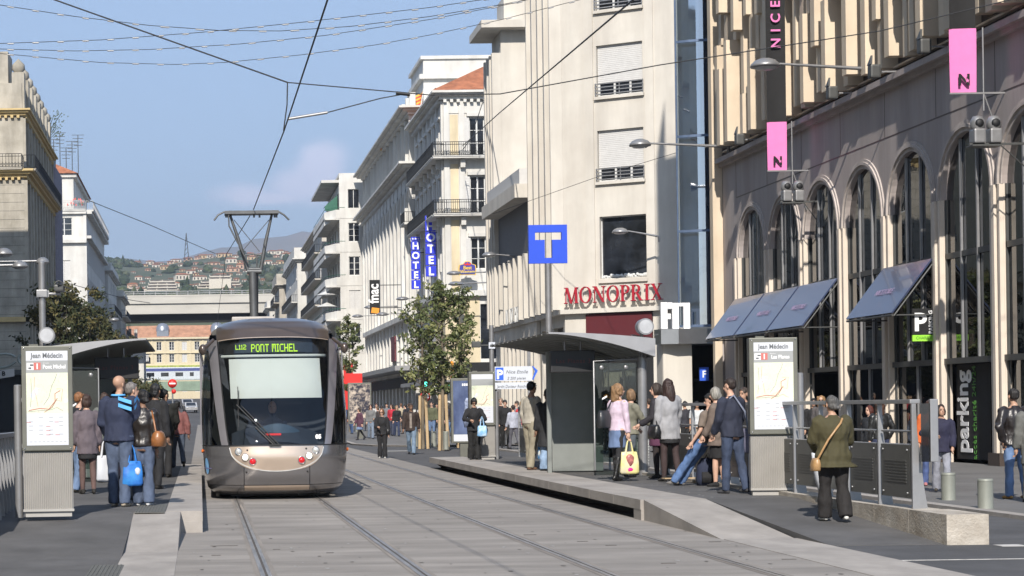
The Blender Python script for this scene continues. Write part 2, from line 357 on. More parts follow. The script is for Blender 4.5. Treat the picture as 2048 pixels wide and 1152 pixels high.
class Fr:     # a frame on a facade: origin, u along it, n out of it (all in the building's own coordinates)
    def __init__(s, o, u, n): s.o = Vector(o); s.u = Vector(u).normalized(); s.n = Vector(n).normalized()
    def p(s, u, z, d=0): return s.o+s.u*u+Vector((0,0,1))*z+s.n*d
    def box(s, mb, u0, z0, u1, z1, d0, d1, mi=0):
        v = [s.p(u0,z0,d0), s.p(u1,z0,d0), s.p(u1,z0,d1), s.p(u0,z0,d1), s.p(u0,z1,d0), s.p(u1,z1,d0), s.p(u1,z1,d1), s.p(u0,z1,d1)]
        mb.add(v, [(0,3,2,1),(4,5,6,7),(0,1,5,4),(1,2,6,5),(2,3,7,6),(3,0,4,7)], mi)
def wall(fr, W, H, holes, mb, depth=0.3, z0=0.0, mi=0):
    us = sorted({0, W, *[h[0] for h in holes], *[h[2] for h in holes]}); zs = sorted({z0, H, *[h[1] for h in holes], *[h[3] for h in holes]})
    us = [u for u in us if 0 <= u <= W]; zs = [z for z in zs if z0 <= z <= H]
    for i in range(len(us)-1):
        j = 0
        while j < len(zs)-1:
            cu, cz = (us[i]+us[i+1])/2, (zs[j]+zs[j+1])/2
            if not any(h[0] < cu < h[2] and h[1] < cz < h[3] for h in holes):
                mb.quad(fr.p(us[i],zs[j]), fr.p(us[i+1],zs[j]), fr.p(us[i+1],zs[j+1]), fr.p(us[i],zs[j+1]), mi)
            j += 1
    for a, b, c, d in holes:
        for q in ((a,b,a,d),(c,d,c,b),(a,d,c,d),(c,b,a,b)):
            mb.quad(fr.p(q[0],q[1]), fr.p(q[2],q[3]), fr.p(q[2],q[3],-depth), fr.p(q[0],q[1],-depth), mi)
_win = {}
def window(fr, parent, h, depth=0.2, style='french', label=None):
    """window (glass) > window_frame; meshes shared between windows of the same size"""
    a, b, c, d = h; w, hh = c-a, d-b
    key = (round(w,2), round(hh,2), style, round(depth,2))
    if key not in _win:
        g = MB(); g.box(0, 0, -0.02, w, 0.02, 0) if False else None
        g.add([(0,0,0),(w,0,0),(w,0,hh),(0,0,hh)], [(0,1,2,3)])
        me = g.mesh('window', m_glassw)
        f = MB()
        def fb(x0, z0, x1, z1, d0, d1, mi=0): f.box(x0, -d1, z0, x1, -d0, z1, mi)
        if style in ('french', 'shut'):
            for x in (0, w-0.08): fb(x, 0, x+0.08, hh, 0.003, 0.07)
            fb(0.08, 0, w-0.08, 0.1, 0.003, 0.07); fb(0.08, hh-0.08, w-0.08, hh, 0.003, 0.07); fb(w/2-0.06, 0.1, w/2+0.06, hh-0.08, 0.003, 0.075)
            for t in (0.33, 0.66): fb(0.08, hh*t, w/2-0.06, hh*t+0.04, 0.003, 0.05); fb(w/2+0.06, hh*t, w-0.08, hh*t+0.04, 0.003, 0.05)
        if style == 'shut':
            for x0 in (-w*0.45-0.03, w+0.03):
                fb(x0, 0, x0+w*0.45, hh, -depth-0.05, -depth-0.002) if False else f.box(x0, -depth-0.06, 0, x0+w*0.45, -depth-0.004, hh, 1)
                for k in range(int(hh/0.18)): f.box(x0+0.06, -depth-0.072, 0.06+k*0.18, x0+w*0.45-0.06, -depth-0.058, 0.12+k*0.18, 1)
        if style == 'closed':
            f.box(0, -0.09, 0, w/2-0.01, -0.03, hh, 1); f.box(w/2+0.01, -0.09, 0, w, -0.03, hh, 1)
            for k in range(int(hh/0.2)): f.box(0.06, -0.10, 0.08+k*0.2, w-0.06, -0.088, 0.14+k*0.2, 1)
        if style == 'roller' or style == 'half':
            zb = hh*0.27 if style == 'roller' else hh*0.6
            n = int((hh-zb)/0.09)
            for k in range(n): f.box(0.02, -0.14, zb+k*(hh-zb)/n+0.008, w-0.02, -0.10, zb+(k+1)*(hh-zb)/n, 1)
            f.box(0.02, -0.11, zb, w-0.02, -0.09, hh, 1)
            for x in [0.0]+[w*t-0.05 for t in (0.36, 0.7)]+[w-0.08]: fb(x, 0, x+0.1, zb, 0.003, 0.06)
            fb(0.1, 0, w-0.1, 0.08, 0.003, 0.06)
        if style == 'single':
            for x in (0, w-0.05): fb(x, 0, x+0.05, hh, 0.003, 0.05)
            fb(0.05, 0, w-0.05, 0.05, 0.003, 0.05); fb(0.05, hh-0.05, w-0.05, hh, 0.003, 0.05)
        if style == 'plain':
            for x in (0, w-0.05): fb(x, 0, x+0.05, hh, 0.003, 0.05)
            fb(0.05, 0, w-0.05, 0.05, 0.003, 0.05); fb(0.05, hh-0.05, w-0.05, hh, 0.003, 0.05); fb(w/2-0.03, 0.05, w/2+0.03, hh-0.05, 0.003, 0.04)
        _win[key] = (me, f.mesh('window_frame', [m_frame, m_shut]) if f.v else None)
    me, fm = _win[key]
    o = bpy.data.objects.new('window', me); COL.objects.link(o); o.parent = parent
    z = Vector((0,0,1)); X = fr.u; Yv = -fr.n
    mt = Matrix(((X.x, Yv.x, z.x, 0), (X.y, Yv.y, z.y, 0), (X.z, Yv.z, z.z, 0), (0,0,0,1))); mt.translation = fr.p(a, b, -depth)
    o.matrix_local = mt
    if fm:
        q = bpy.data.objects.new('window_frame', fm); COL.objects.link(q); q.parent = o
    if label: o['label'] = label
    return o
def balcony(fr, parent, u0, u1, z, d=0.9, h=1.0, slab=None, rail=None, solid=None, ends=True, step=0.14):
    s = MB(); fr.box(s, u0, z-0.16, u1, z, 0.004, d); fr.box(s, u0-0.05, z-0.04, u1+0.05, z+0.02, d-0.02, d+0.05)
    o = s.build('balcony', slab or m_stone, parent)
    r = MB()
    if solid:
        fr.box(r, u0, z+0.02, u1, z+h, d-0.08, d)
        fr.box(r, u0, z+0.02, u0+0.08, z+h, 0.004, d-0.08); fr.box(r, u1-0.08, z+0.02, u1, z+h, 0.004, d-0.08)
        r.build('parapet', solid, o)
    else:
        def bar(a, b, t=0.018): r.tube([a, b], t, 4, cap=False, smooth=False)
        for zz in (0.08, h*0.82, h): bar(fr.p(u0,z+zz,d-0.03), fr.p(u1,z+zz,d-0.03), 0.024)
        n = max(2, int((u1-u0)/step))
        for k in range(n+1): u = u0+(u1-u0)*k/n; bar(fr.p(u,z,d-0.03), fr.p(u,z+h,d-0.03), 0.016 if k % 6 else 0.03)
        for k in range(n): # scrolls read as small diagonals
            ua = u0+(u1-u0)*k/n; ub = u0+(u1-u0)*(k+1)/n
            bar(fr.p(ua,z+0.12,d-0.03), fr.p(ub,z+0.42,d-0.03), 0.012); bar(fr.p(ub,z+0.12,d-0.03), fr.p(ua,z+0.42,d-0.03), 0.012)
        if ends:
            for u in (u0, u1):
                for zz in (0.08, h): bar(fr.p(u,z+zz,0), fr.p(u,z+zz,d-0.03), 0.024)
                for k in range(int(d/step)): bar(fr.p(u,z,k*step), fr.p(u,z+h,k*step))
        r.build('railing', rail or m_iron, o)
    return o
_ce = 0
def cornice(fr, mb, u0, u1, z, d=0.6, h=0.5, mi=0, dent=False):
    """stepped moulding that projects d at its top"""
    global _ce
    _ce = (_ce+1) % 9; ep = 0.004*(_ce+1); d = d+ep; z = z+ep
    for k, (a, b, c) in enumerate(((0, 0.4, 0.35), (0.4, 0.72, 0.7), (0.72, 1.0, 1.0))):
        fr.box(mb, u0-d*c, z+h*a+0.001*k, u1+d*c, z+h*b, 0.003, d*c, mi)
    if dent:
        u = u0
        while u < u1: fr.box(mb, u, z-0.22, u+0.22, z, 0.003, d*0.45, mi); u += 0.5
def block_shell(mb, x0, y0, x1, y1, z0, z1, skip=(), mi=0):
    q = {'w': [(x0,y1,z0),(x0,y0,z0),(x0,y0,z1),(x0,y1,z1)], 's': [(x0,y0,z0),(x1,y0,z0),(x1,y0,z1),(x0,y0,z1)],
         'e': [(x1,y0,z0),(x1,y1,z0),(x1,y1,z1),(x1,y0,z1)], 'n': [(x1,y1,z0),(x0,y1,z0),(x0,y1,z1),(x1,y1,z1)],
         't': [(x0,y0,z1),(x1,y0,z1),(x1,y1,z1),(x0,y1,z1)]}
    for k, v in q.items():
        if k not in skip: mb.quad(*v, mi)
    # a dark lining inside, so openings look into a room
    return mb
def lining(parent, x0, y0, x1, y1, z0, z1, name='interior'):
    g = MB(); g.box(x0, y0, z0, x1, y1, z1); return g.build(name, m_dark, parent)
# ================================================================== RIGHT SIDE
m_pink = mat('arcade_render', (0.405,0.365,0.355), 0.85, var=0.08, scale=0.7, bump=0.15, bscale=25, col2=(0.38,0.325,0.30), stretch=(1,1,0.25), dirt=(0.2,1.2,(1,1,0.15)))
m_sand = mat('sandstone_fin', (0.67,0.565,0.43), 0.85, var=0.08, scale=0.9, bump=0.1, col2=(0.59,0.485,0.36), dirt=(0.15,0.8,(1,1,0.2)))
m_rib = mat('pale_pilaster', (0.64,0.56,0.47), 0.7, var=0.06, scale=1.5)
m_mould = mat('arch_stone', (0.50,0.445,0.41), 0.8, var=0.08, dirt=(0.2,2,(1,1,0.5)))
m_brown = mat('brown_metal', (0.085,0.065,0.055), 0.45, 0.3)
g_arc = glassmat('arcade_glass', (0.5,0.55,0.6), 0.08, 0.015, 0.13)
g_sky = glassmat('curved_curtain_glass', (0.75,0.88,1.0), 0.8, 0.03, 0.45)
m_lamp = mat('lamp_grey', (0.30,0.30,0.305), 0.4, 0.5)
m_awn = mat('awning_glass', (0.030,0.055,0.115), 0.22, 0.10, var=0.2, scale=1.2, col2=(0.055,0.055,0.10), coat=0.35, stretch=(1,3,1), thr=(0.35,0.75))
Y0 = 30.0; YE = 68.6; XR = 18.5
root = thing('shopping_arcade', 'long building with a row of tall glazed arches below and stepped sandstone fins above', 'building', (XR, Y0, 0))
cols = [66.9-3.63*k-Y0 for k in range(10)]      # local y of the piers
cents = [c-1.815 for c in cols]; r = 1.50; zs = 6.55; zt = 10.0
mw = MB()
for yc in cents:
    arc = [(yc-r*math.cos(PI*i/24), zs+r*math.sin(PI*i/24)) for i in range(25)]
    for (ya, za), (yb, zb) in zip(arc, arc[1:]):
        mw.quad((0,ya,za),(0,yb,zb),(0,yb,zt),(0,ya,zt))
        mw.quad((0,ya,za),(0.2,ya,za),(0.2,yb,zb),(0,yb,zb))
    mw.quad((0,yc-1.815,zs),(0,yc-r,zs),(0,yc-r,zt),(0,yc-1.815,zt)); mw.quad((0,yc+r,zs),(0,yc+1.815,zs),(0,yc+1.815,zt),(0,yc+r,zt))
yl = cents[-1]-1.815
mw.box(0, cols[0], 0, 0.5, YE-Y0, zt); mw.box(0, 0, 0, 0.5, yl, zt)
wallo = mw.build('wall', m_pink, root)
jt = MB()
for yc in cents:
    jt.box(-0.004, yc-1.8, 8.62, 0.004, yc+1.8, 8.66); 
    jt.box(-0.004, yc+1.80, 8.66, 0.004, yc+1.83, zt)
jt.build('panel_joint', m_brown, root)
# piers: three slender ribs each, running up into the arch mouldings
for i, y in enumerate(cols):
    g = MB(); g.box(0.02, y-0.315, 0, 0.2, y+0.315, zs)
    for dy, w_, d in ((-0.25,0.11,0.07),(-0.03,0.15,0.12),(0.21,0.11,0.07)):
        g.box(-d, y+dy-w_/2, 0.35, 0.02, y+dy+w_/2, zs-0.002)
    g.box(-0.15, y-0.33, 0, 0.019, y+0.33, 0.35, 1)
    g.build('pier', [m_rib, m_brown], root)
for i, yc in enumerate(cents):
    g = MB()
    for (ra, rb, d) in ((1.50, 1.60, 0.03), (1.60, 1.68, 0.08), (1.68, 1.76, 0.04)):
        for k in range(24):
            t0, t1 = PI*k/24, PI*(k+1)/24
            p = lambda rr, t, x: (x, yc-rr*math.cos(t), zs+rr*math.sin(t))
            g.quad(p(ra,t0,-d), p(ra,t1,-d), p(rb,t1,-d), p(rb,t0,-d)); g.quad(p(rb,t0,-d), p(rb,t1,-d), p(rb,t1,0), p(rb,t0,0)); g.quad(p(ra,t0,0), p(ra,t1,0), p(ra,t1,-d), p(ra,t0,-d))
    g.build('arch_moulding', m_mould, root)
    g = MB(); pts = [(0.12, yc-r, 2.6)]+[(0.12, yc-r*math.cos(PI*k/24), zs+r*math.sin(PI*k/24)) for k in range(25)]+[(0.12, yc+r, 2.6)]
    g.poly(pts); gl = g.build('glazing', g_arc, root)
    g = MB()
    for t in (-0.5, 0.5):
        g.box(0.05, yc+t*1.0-0.03, 2.6, 0.11, yc+t*1.0+0.03, zs+math.sqrt(r*r-0.25)-0.02, 1)
    g.box(0.06, yc-r, 5.08, 0.115, yc+r, 5.22); g.box(0.0, yc-r, 2.48, 0.2, yc+r, 2.62)
    for s in (-1, 1): g.box(0.06, yc+s*(r-0.03)-0.03, 0, 0.115, yc+s*(r-0.03)+0.03, zs)
    g.build('mullion', [m_dgrey, m_greyml], gl)
    if i not in (2, 5):
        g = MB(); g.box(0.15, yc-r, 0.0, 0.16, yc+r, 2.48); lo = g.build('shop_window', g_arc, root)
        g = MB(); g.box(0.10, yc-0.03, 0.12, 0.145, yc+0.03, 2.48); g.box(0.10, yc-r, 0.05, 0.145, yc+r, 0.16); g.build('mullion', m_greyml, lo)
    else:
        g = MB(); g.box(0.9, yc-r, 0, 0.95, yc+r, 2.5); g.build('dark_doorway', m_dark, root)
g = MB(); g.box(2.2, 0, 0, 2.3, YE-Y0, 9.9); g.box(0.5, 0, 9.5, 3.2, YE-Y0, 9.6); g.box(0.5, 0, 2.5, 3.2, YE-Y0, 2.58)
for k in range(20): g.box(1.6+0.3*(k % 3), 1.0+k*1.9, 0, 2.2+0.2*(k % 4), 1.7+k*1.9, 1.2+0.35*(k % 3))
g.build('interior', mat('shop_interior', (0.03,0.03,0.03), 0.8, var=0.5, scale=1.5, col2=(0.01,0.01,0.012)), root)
g = MB(); g.box(-0.28, 0, zt, 0.4, YE-Y0, zt+0.16); g.box(-0.14, 0, zt-0.12, 0.0, YE-Y0, zt-0.001); g.build('ledge', m_pink, root)
g = MB(); g.box(0.15, 0, zt+0.161, 3.3, YE-Y0, 24); 
fb = g.build('upper_wall', m_brown, root)
rnd = random.Random(11)
g = MB(); k = 0; y = 0.3
while y < YE-Y0-0.3:
    z = 10.42 + 0.16*(k % 3 == 1); zz = z; y0_ = y; wd = 0.30+0.07*rnd.random()
    last = 0
    while zz < 24:
        hgt = rnd.choice((1.3, 1.9, 2.6, 3.4)); d = rnd.choice((0.30, 0.44, 0.62))
        while d == last: d = rnd.choice((0.30, 0.44, 0.62))
        last = d; e = min(24, zz+hgt)
        off = rnd.choice((-0.07, 0.0, 0.09))
        g.box(-d, y0_+off, zz, 0.14, y0_+off+wd, e)
        if rnd.random() < 0.5 : g.box(-d*0.55, y0_+off+wd+0.002, zz+0.2, 0.14, y0_+off+wd+0.22, e+0.3)
        zz = e+0.002
    if rnd.random() < 0.75: g.box(-0.10, y0_+0.46, zt+0.7+rnd.random()*2, 0.14, y0_+0.62, 24)
    y += 0.93; k += 1
g.build('sandstone_fins', m_sand, root)
g = MB(); g.box(0.0,-0.02,zt+0.4,0.14,YE-Y0,zt+0.45)
g.box(-0.35, YE-Y0+0.05, 4.0, 0.0, YE-Y0+0.45, 24); g.box(-0.32, YE-Y0+0.10, 0, -0.06, YE-Y0+0.38, 4.0); g.build('corner_column', m_sand, root)
g = MB(); g.box(-0.01, YE-Y0+0.46, 0, 0.5, YE-Y0+1.2, 24); g.build('end_wall', m_pink, root)
# awnings (tinted glass sheets on steel arms)
def awning(yc, lab):
    t = thing('glass_awning', lab, 'awning', (XR, Y0+yc, 0), 0, 'blue glass awnings over the arches')
    g = MB(); a, b = (-0.10, 5.12), (-1.12, 3.78); w_ = 1.72
    g.prism([(a[0],-w_,a[1]),(a[0],w_,a[1]),(b[0],w_,b[1]),(b[0],-w_,b[1])], (-0.03,0,0.025)); o = g.build('panel', m_awn, t)
    f = MB()
    for s in (-w_, w_): f.tube([(-0.06,s,5.06),(-1.09,s,3.72)], 0.025, 6); f.tube([(0,s*0.97,3.74),(-1.09,s*0.97,3.74)], 0.022, 6)
    f.tube([(-1.12,-w_,3.74),(-1.12,w_,3.74)], 0.03, 6); f.tube([(-0.5,-w_,4.5),(-0.5,w_,4.5)], 0.02, 6)
    for s in (-0.9, 0, 0.9): f.tube([(-0.06,s,5.06),(-1.09,s,3.72)], 0.015, 5)
    f.build('frame', m_dgrey, t)
    tx = text_mb('NICETOILE', 0.24, 0.006, 1.1)
    d = Vector((b[0]-a[0], 0, b[1]-a[1])).normalized(); n = Vector((-d.z*-1, 0, d.x*-1)); n = Vector((d.z, 0, -d.x))
    if n.x > 0: n = -n
    c = Vector((-0.72, 0, 4.32))+n*0.06
    # reading toward -Y (x->-y), up the slope
    mt = Matrix(((0, -n.x, -d.x, c.x), (-1, 0, 0, c.y), (0, -n.z, -d.z, c.z), (0,0,0,1)))
    tx.xform(mt).build('lettering', M('awning_text', (0.30,0.22,0.36), 0.6), o)
for i, lab in ((0, 'blue glass awning beside the curved glass tower, farthest of the four'), (1, 'second blue glass awning from the curved glass tower'),
               (2, 'blue glass awning just above the transit map pillar on the right platform'), (4, 'large blue glass awning standing alone, nearest the camera')):
    awning(cents[i], lab)
# pink and black banners
m_pk = mat('banner_pink', (0.74,0.19,0.46), 0.6, var=0.04); m_bk = mat('banner_black', (0.010,0.010,0.011), 0.8, var=0.2)
def banner(Yb, xr, w_, label, txt, zt2):
    t = thing('vertical_banner', label, 'banner', (xr, Yb, 0), 0, 'pink and black banners on the arcade')
    g = MB(); n = 10
    def f(zl, zh): return lambda a, b: (-w_*(1-a), 0.03*math.sin(a*3+b*2), zl+(zh-zl)*b)
    g.grid(f(8.62, 10.08), 6, 6, 0); o = g.build('pink_cloth', m_pk, t)
    g = MB(); g.grid(f(10.085, 21.0), 6, 20, 0); o2 = g.build('black_cloth', m_bk, t)
    for mb, z in ((text_mb('N', 0.36, 0.01, offset=0.012), 8.78),):
        mb.xform(Matrix.Translation((-w_/2, -0.06, z))).build('letter', m_bk, o)
        s = MB(); c = (-w_/2+0.07, -0.072, 8.88)
        s.poly([(c[0]+(0.055 if k % 2 == 0 else 0.022)*math.sin(k*PI/5), c[1], c[2]+(0.055 if k % 2 == 0 else 0.022)*math.cos(k*PI/5)) for k in range(10)]); s.build('star', m_pk, o)
    if txt:
        tx = text_mb(txt, 0.40, 0.01, 1.9, offset=0.008); tx.xform(Matrix.Translation((-w_/2-0.02, -0.06, zt2)) @ Matrix.Rotation(PI/2, 4, 'Y').inverted() @ Matrix.Translation((0,0,-0.14)))
        tx.build('lettering', m_pk, o2)
    for z in (15.0, 21.02): g = MB(); g.box(-w_-0.02, -0.02, z, max(0.3, XR-xr), 0.02, z+0.04); g.build('bracket', m_greyml, t)
    g = MB(); g.box(-w_-0.02, -0.02, 8.58, max(0.3, XR-xr), 0.02, 8.62)
    g.tube([(0.16,0,8.2),(0.16,0,10.1)], 0.02, 6); g.tube([(XR-xr-0.02,0.1,7.4),(0.16,0,8.6)], 0.02, 6)
    g.build('bracket', m_greyml, t)
banner(59.0, 17.86, 0.58, 'tall banner reading NICETO in pink on black, above the farther arches', 'NICETOILE', 14.0)
banner(44.6, 17.86, 0.60, 'tall pink and black banner with a black N, nearest the camera', None, 0)
# spotlight pairs and single flood lamps on the facade
def spots(Yb, x, z, lab):
    t = thing('spotlight_pair', lab, 'spotlight', (XR, Yb, z), 0, 'spotlights on the arcade')
    g = MB(); g.box(x-XR-0.35, -0.03, 0.0, 0, 0.03, 0.05); g.tube([(x-XR+0.35,0,0),(0,0,-0.55)], 0.015, 6); g.box(x-XR-0.35,-0.2,-0.04,x-XR+0.3,0.2,0.0); g.build('bracket', m_dgrey, t)
    for k, dx in enumerate((-0.16, 0.2)):
        h = MB(); h.bbox(x-XR+dx-0.13, -0.16, 0.04, x-XR+dx+0.13, 0.16, 0.36, 0.04)
        h.lathe((x-XR+dx, 0, 0.36), [(0.0,0.30),(0.10,0.28),(0.15,0.18),(0.16,0.05),(0.13,0.0)], 14)
        h.ell((x-XR+dx, -0.13, 0.48), 0.10, 0.05, 0.10, 10, 1)
        h.build('lamp_head', [m_lamp, m_dark], t)
spots(58.2, 17.75, 7.55, 'pair of grey spotlights under the farther banner')
spots(43.4, 17.55, 7.25, 'pair of grey spotlights under the nearest banner')
for i, (Yb, ) in enumerate(((50.8,), (54.2,), (63.5,), (47.3,))):
    lab = ['grey floodlight above the ledge between the two banners, nearer one', 'grey floodlight above the ledge midway between the banners, second from the nearest banner', 'small grey floodlight above the ledge beyond the farther banner', 'grey floodlight close to the nearest banner, on the ledge'][i]
    t = thing('floodlight', lab, 'floodlight', (XR, Yb, 10.05), 0, 'floodlights on the arcade ledge')
    g = MB(); g.box(-0.62, -0.02, 0.1, -0.2, 0.02, 0.14); g.build('bracket', m_greyml, t)
    h = MB(); h.bbox(-0.95, -0.14, -0.05, -0.68, 0.14, 0.30, 0.05); h.prism([(-0.96,-0.14,0.30),(-0.96,0.14,0.30),(-0.90,0.0,0.55)], (0.05,0,0)); h.build('lamp_head', m_dgrey, t)
# parking lettering panel and the hanging P sign
yc = cents[5]
t = thing('parking_sign', 'tall black panel with white upright lettering reading parking', 'sign', (XR, Y0+yc, 0))
g = MB(); g.box(0.24, -0.72, 0.14, 0.28, 1.35, 2.46); pn = g.build('panel', m_bk, t)
def on_west(tx, y, z, x, rot=True):      # lettering upright on a wall that faces -X; rot: turned to read upward
    A = Matrix(((0,1,0,0),(-1,0,0,0),(0,0,1,0),(0,0,0,1)))
    B = Matrix.Rotation(-PI/2, 4, 'Y') if rot else Matrix()
    return tx.xform(Matrix.Translation((x, y, z)) @ A @ B)
on_west(text_mb('parking', 0.98, 0.01, offset=0.024, xs=0.70), 0.62, 1.30, 0.225).build('lettering', mat('sign_white', (0.8,0.8,0.8), 0.6, var=0.02), pn)
on_west(text_mb('accès charité 24h/24', 0.32, 0.01, xs=0.86), 0.12, 1.28, 0.225).build('small_lettering', mat('sign_green', (0.06,0.22,0.03), 0.6, var=0.02), pn)
m_sw = bpy.data.materials['sign_white']; m_sg = mat('green_strip', (0.30,0.68,0.05), 0.5, var=0.02)
t = thing('parking_sign', 'small hanging black sign with a white P over a green strip', 'sign', (XR-0.30, 49.0, 3.08))
g = MB(); g.bbox(-0.28, -0.03, 0.16, 0.28, 0.03, 0.82, 0.008); g.build('board', m_bk, t)
g = MB(); g.box(-0.28, -0.032, 0, 0.28, 0.03, 0.155); gs = g.build('green_board', m_sg, t)
text_mb('P', 0.62, 0.01, offset=0.02).xform(Matrix.Translation((-0.09,-0.038,0.27))).build('letter', m_sw, t)
text_mb('PARKING', 0.135, 0.01, 1.05, offset=0.003).xform(Matrix.Translation((0.22,-0.038,0.48)) @ Matrix.Rotation(-PI/2,4,'Y')).build('lettering', m_sw, t)
text_mb('CHARITÉ', 0.10, 0.008).xform(Matrix.Translation((0,-0.038,0.05))).build('lettering', mat('sign_dgreen', (0.1,0.3,0.03), 0.6), gs)
g = MB(); g.tube([(0.28,0,0.1),(0.36,0,0.1)], 0.02, 6); g.tube([(0.28,0,0.75),(0.36,0,0.75)], 0.015, 6); g.build('arm', m_greyml, t)
# ---- street lamps on arms
def arm_lamp(p, tip, lab, rr=0.30, group='dome street lamps on long arms'):
    """p = wall end, tip = lamp centre (both world)"""
    p, tip = Vector(p), Vector(tip); t = thing('street_lamp', lab, 'street lamp', p, 0, group)
    d = tip-p; s = 1 if d.x > 0 else -1
    g = MB(); g.tube([(0,0,-0.28),(0,0,-0.02),(s*0.10,0,0.0),(d.x-s*rr*0.9,d.y,d.z)], [0.055,0.06,0.055,0.032], 8)
    g.tube([(d.x*0.90,d.y*0.9,d.z*0.9-0.005),(d.x-s*rr*0.8,d.y,d.z)], 0.05, 8); g.build('arm', m_lamp, t)
    h = MB(); h.lathe((d.x, d.y, d.z-0.04), [(0.0,0.20),(rr*0.35,0.185),(rr*0.7,0.13),(rr*0.93,0.04),(rr,-0.02),(rr*0.96,-0.05),(rr*0.6,-0.055)], 20)
    hd = h.build('lamp_head', m_lamp, t)
    h = MB(); h.lathe((d.x, d.y, d.z-0.10), [(rr*0.78,0.0),(rr*0.6,-0.05),(0,-0.07)], 16); h.build('lens', mat('lamp_lens', (0.55,0.56,0.57), 0.25) if 'lamp_lens' not in bpy.data.materials else bpy.data.materials['lamp_lens'], hd)
def pl(px, py, Y): return at(px, py, Y)
arm_lamp(pl(1748,138,52.9), pl(1530,128,52.9), 'dome street lamp on the longest arm, in front of the black banner', 0.40)
arm_lamp(pl(1457,293,67.3), pl(1280,287,67.3), 'dome street lamp on a long arm before the shuttered windows beside the glass tower', 0.38)
arm_lamp(pl(1318,472,94.6), pl(1240,462,94.6), 'dome street lamp on a short sloping arm across the dark upper window', 0.40)
arm_lamp(pl(1058,514,112.0), pl(978,509,112.0), 'dome street lamp just left of the big blue T sign', 0.42)
# ---- curved glass tower with marquee
root = thing('glass_tower', 'curved blue mirror-glass tower standing between the arcade and the pale department store', 'building', (21.2, 75.5, 0))
AX, AY = -1.45, 0.8
def arc(rr, a0, a1, n, z0_, z1_, mb, mi=0):
    for k in range(n):
        t0, t1 = a0+(a1-a0)*k/n, a0+(a1-a0)*(k+1)/n
        mb.add([(AX+rr*math.cos(t), AY+rr*math.sin(t), z_) for t, z_ in ((t0,z0_),(t1,z0_),(t1,z1_),(t0,z1_))], [(0,1,2,3)], mi, True)
g = MB(); arc(2.6, R(235), R(305), 12, 4.5, 30, g); g.add([(AX-1.491,AY-2.13,4.5),(AX-0.3,AY+1.6,4.5),(AX-0.3,AY+1.6,30),(AX-1.491,AY-2.13,30)],[(0,1,2,3)]); g.build('curtain_glass', g_sky, root)
g = MB(); arc(2.45, R(236), R(304), 10, 4.5, 30, g); g.build('sky_reflection_lining', mat('sky_reflection_blue', (0.13,0.20,0.31), 0.7, var=0.3, scale=0.25), root)  # blue lining added behind the glass; its colour stands in for reflected sky
g = MB()
for z in (4.5, 8.1, 11.7, 15.3, 18.9, 22.5, 26.1): arc(2.63, R(235), R(305), 12, z, z+0.09, g); 
for a in (235.4, 268, 300): g.tube([(AX+2.62*math.cos(R(a)),AY+2.62*math.sin(R(a)),4.5),(AX+2.62*math.cos(R(a)),AY+2.62*math.sin(R(a)),30)], 0.035, 6)
g.build('transom', mat('blue_steel', (0.12,0.17,0.27), 0.4, 0.4), root)
m_mirror = mat('polished_steel', (0.66,0.67,0.68), 0.30, 1.0, var=0.1, scale=1)
g = MB(); 
pts = [(-4.35,-3.3),(-4.2,-3.75),(-3.6,-3.95),(-0.2,-3.7),(-0.2,-2.9),(-4.1,-2.9)]
g.prism([(x,y,3.80) for x,y in pts], (0,0,0.55)); g.build('marquee', m_mirror, root)
g = MB(); g.bbox(-4.05, -3.35, 0, -2.95, -2.3, 3.87, 0.12); g.build('entrance_pillar', m_cream, root)
g = MB(); g.box(-2.9, -2.6, 0, -1.3, -2.55, 3.86); g.build('entrance_glass', g_arc, root)
g = MB(); g.box(-3.0,-2.0,0,1,-1.9,3.86); g.build('interior', bpy.data.materials['shop_interior'], root)
g = MB(); g.box(-2.52,-2.66,2.45,-2.18,-2.62,2.95); q = g.build('reflected_sign_panel', mat('reflected_sign_blue', (0.03,0.10,0.55), 0.4, var=0.02), root)  # reflection built as a solid panel: blue F sign mirrored in the glass
text_mb('F', 0.36, 0.01, offset=0.006).xform(Matrix.Translation((-2.35,-2.675,2.57))).build('letter', m_sw, q)
g = MB(); g.prism([(-1.75,-2.7,2.55),(-1.2,-2.7,2.25),(-0.6,-2.7,2.5),(-0.6,-2.7,2.62),(-1.2,-2.7,2.42),(-1.75,-2.7,2.72)], (0,0.03,0)); g.build('red_mark', m_redp, root)
t = thing('block_letters', 'row of white block letters standing on the steel marquee', 'sign', (17.0, 71.7, 4.36))
for i, x in enumerate((0.0, 0.42, 0.83)):
    g = MB(); g.bbox(x, 0, 0, x+0.24, 0.12, 0.95 if i else 0.98, 0.01)
    if i == 0: g.bbox(x+0.245, 0, 0.74, x+0.42, 0.12, 0.97, 0.01); g.bbox(x+0.245, 0, 0.36, x+0.36, 0.12, 0.56, 0.01)
    if i: g.bbox(x+0.245, 0.02, 0.10, x+0.27, 0.12, 0.90, 0.006, 1)
    if i == 2: g.bbox(x-0.16, 0.0, 0.82, x-0.005, 0.12, 0.95, 0.01)
    g.build('letter', [m_sw, m_dark], t)
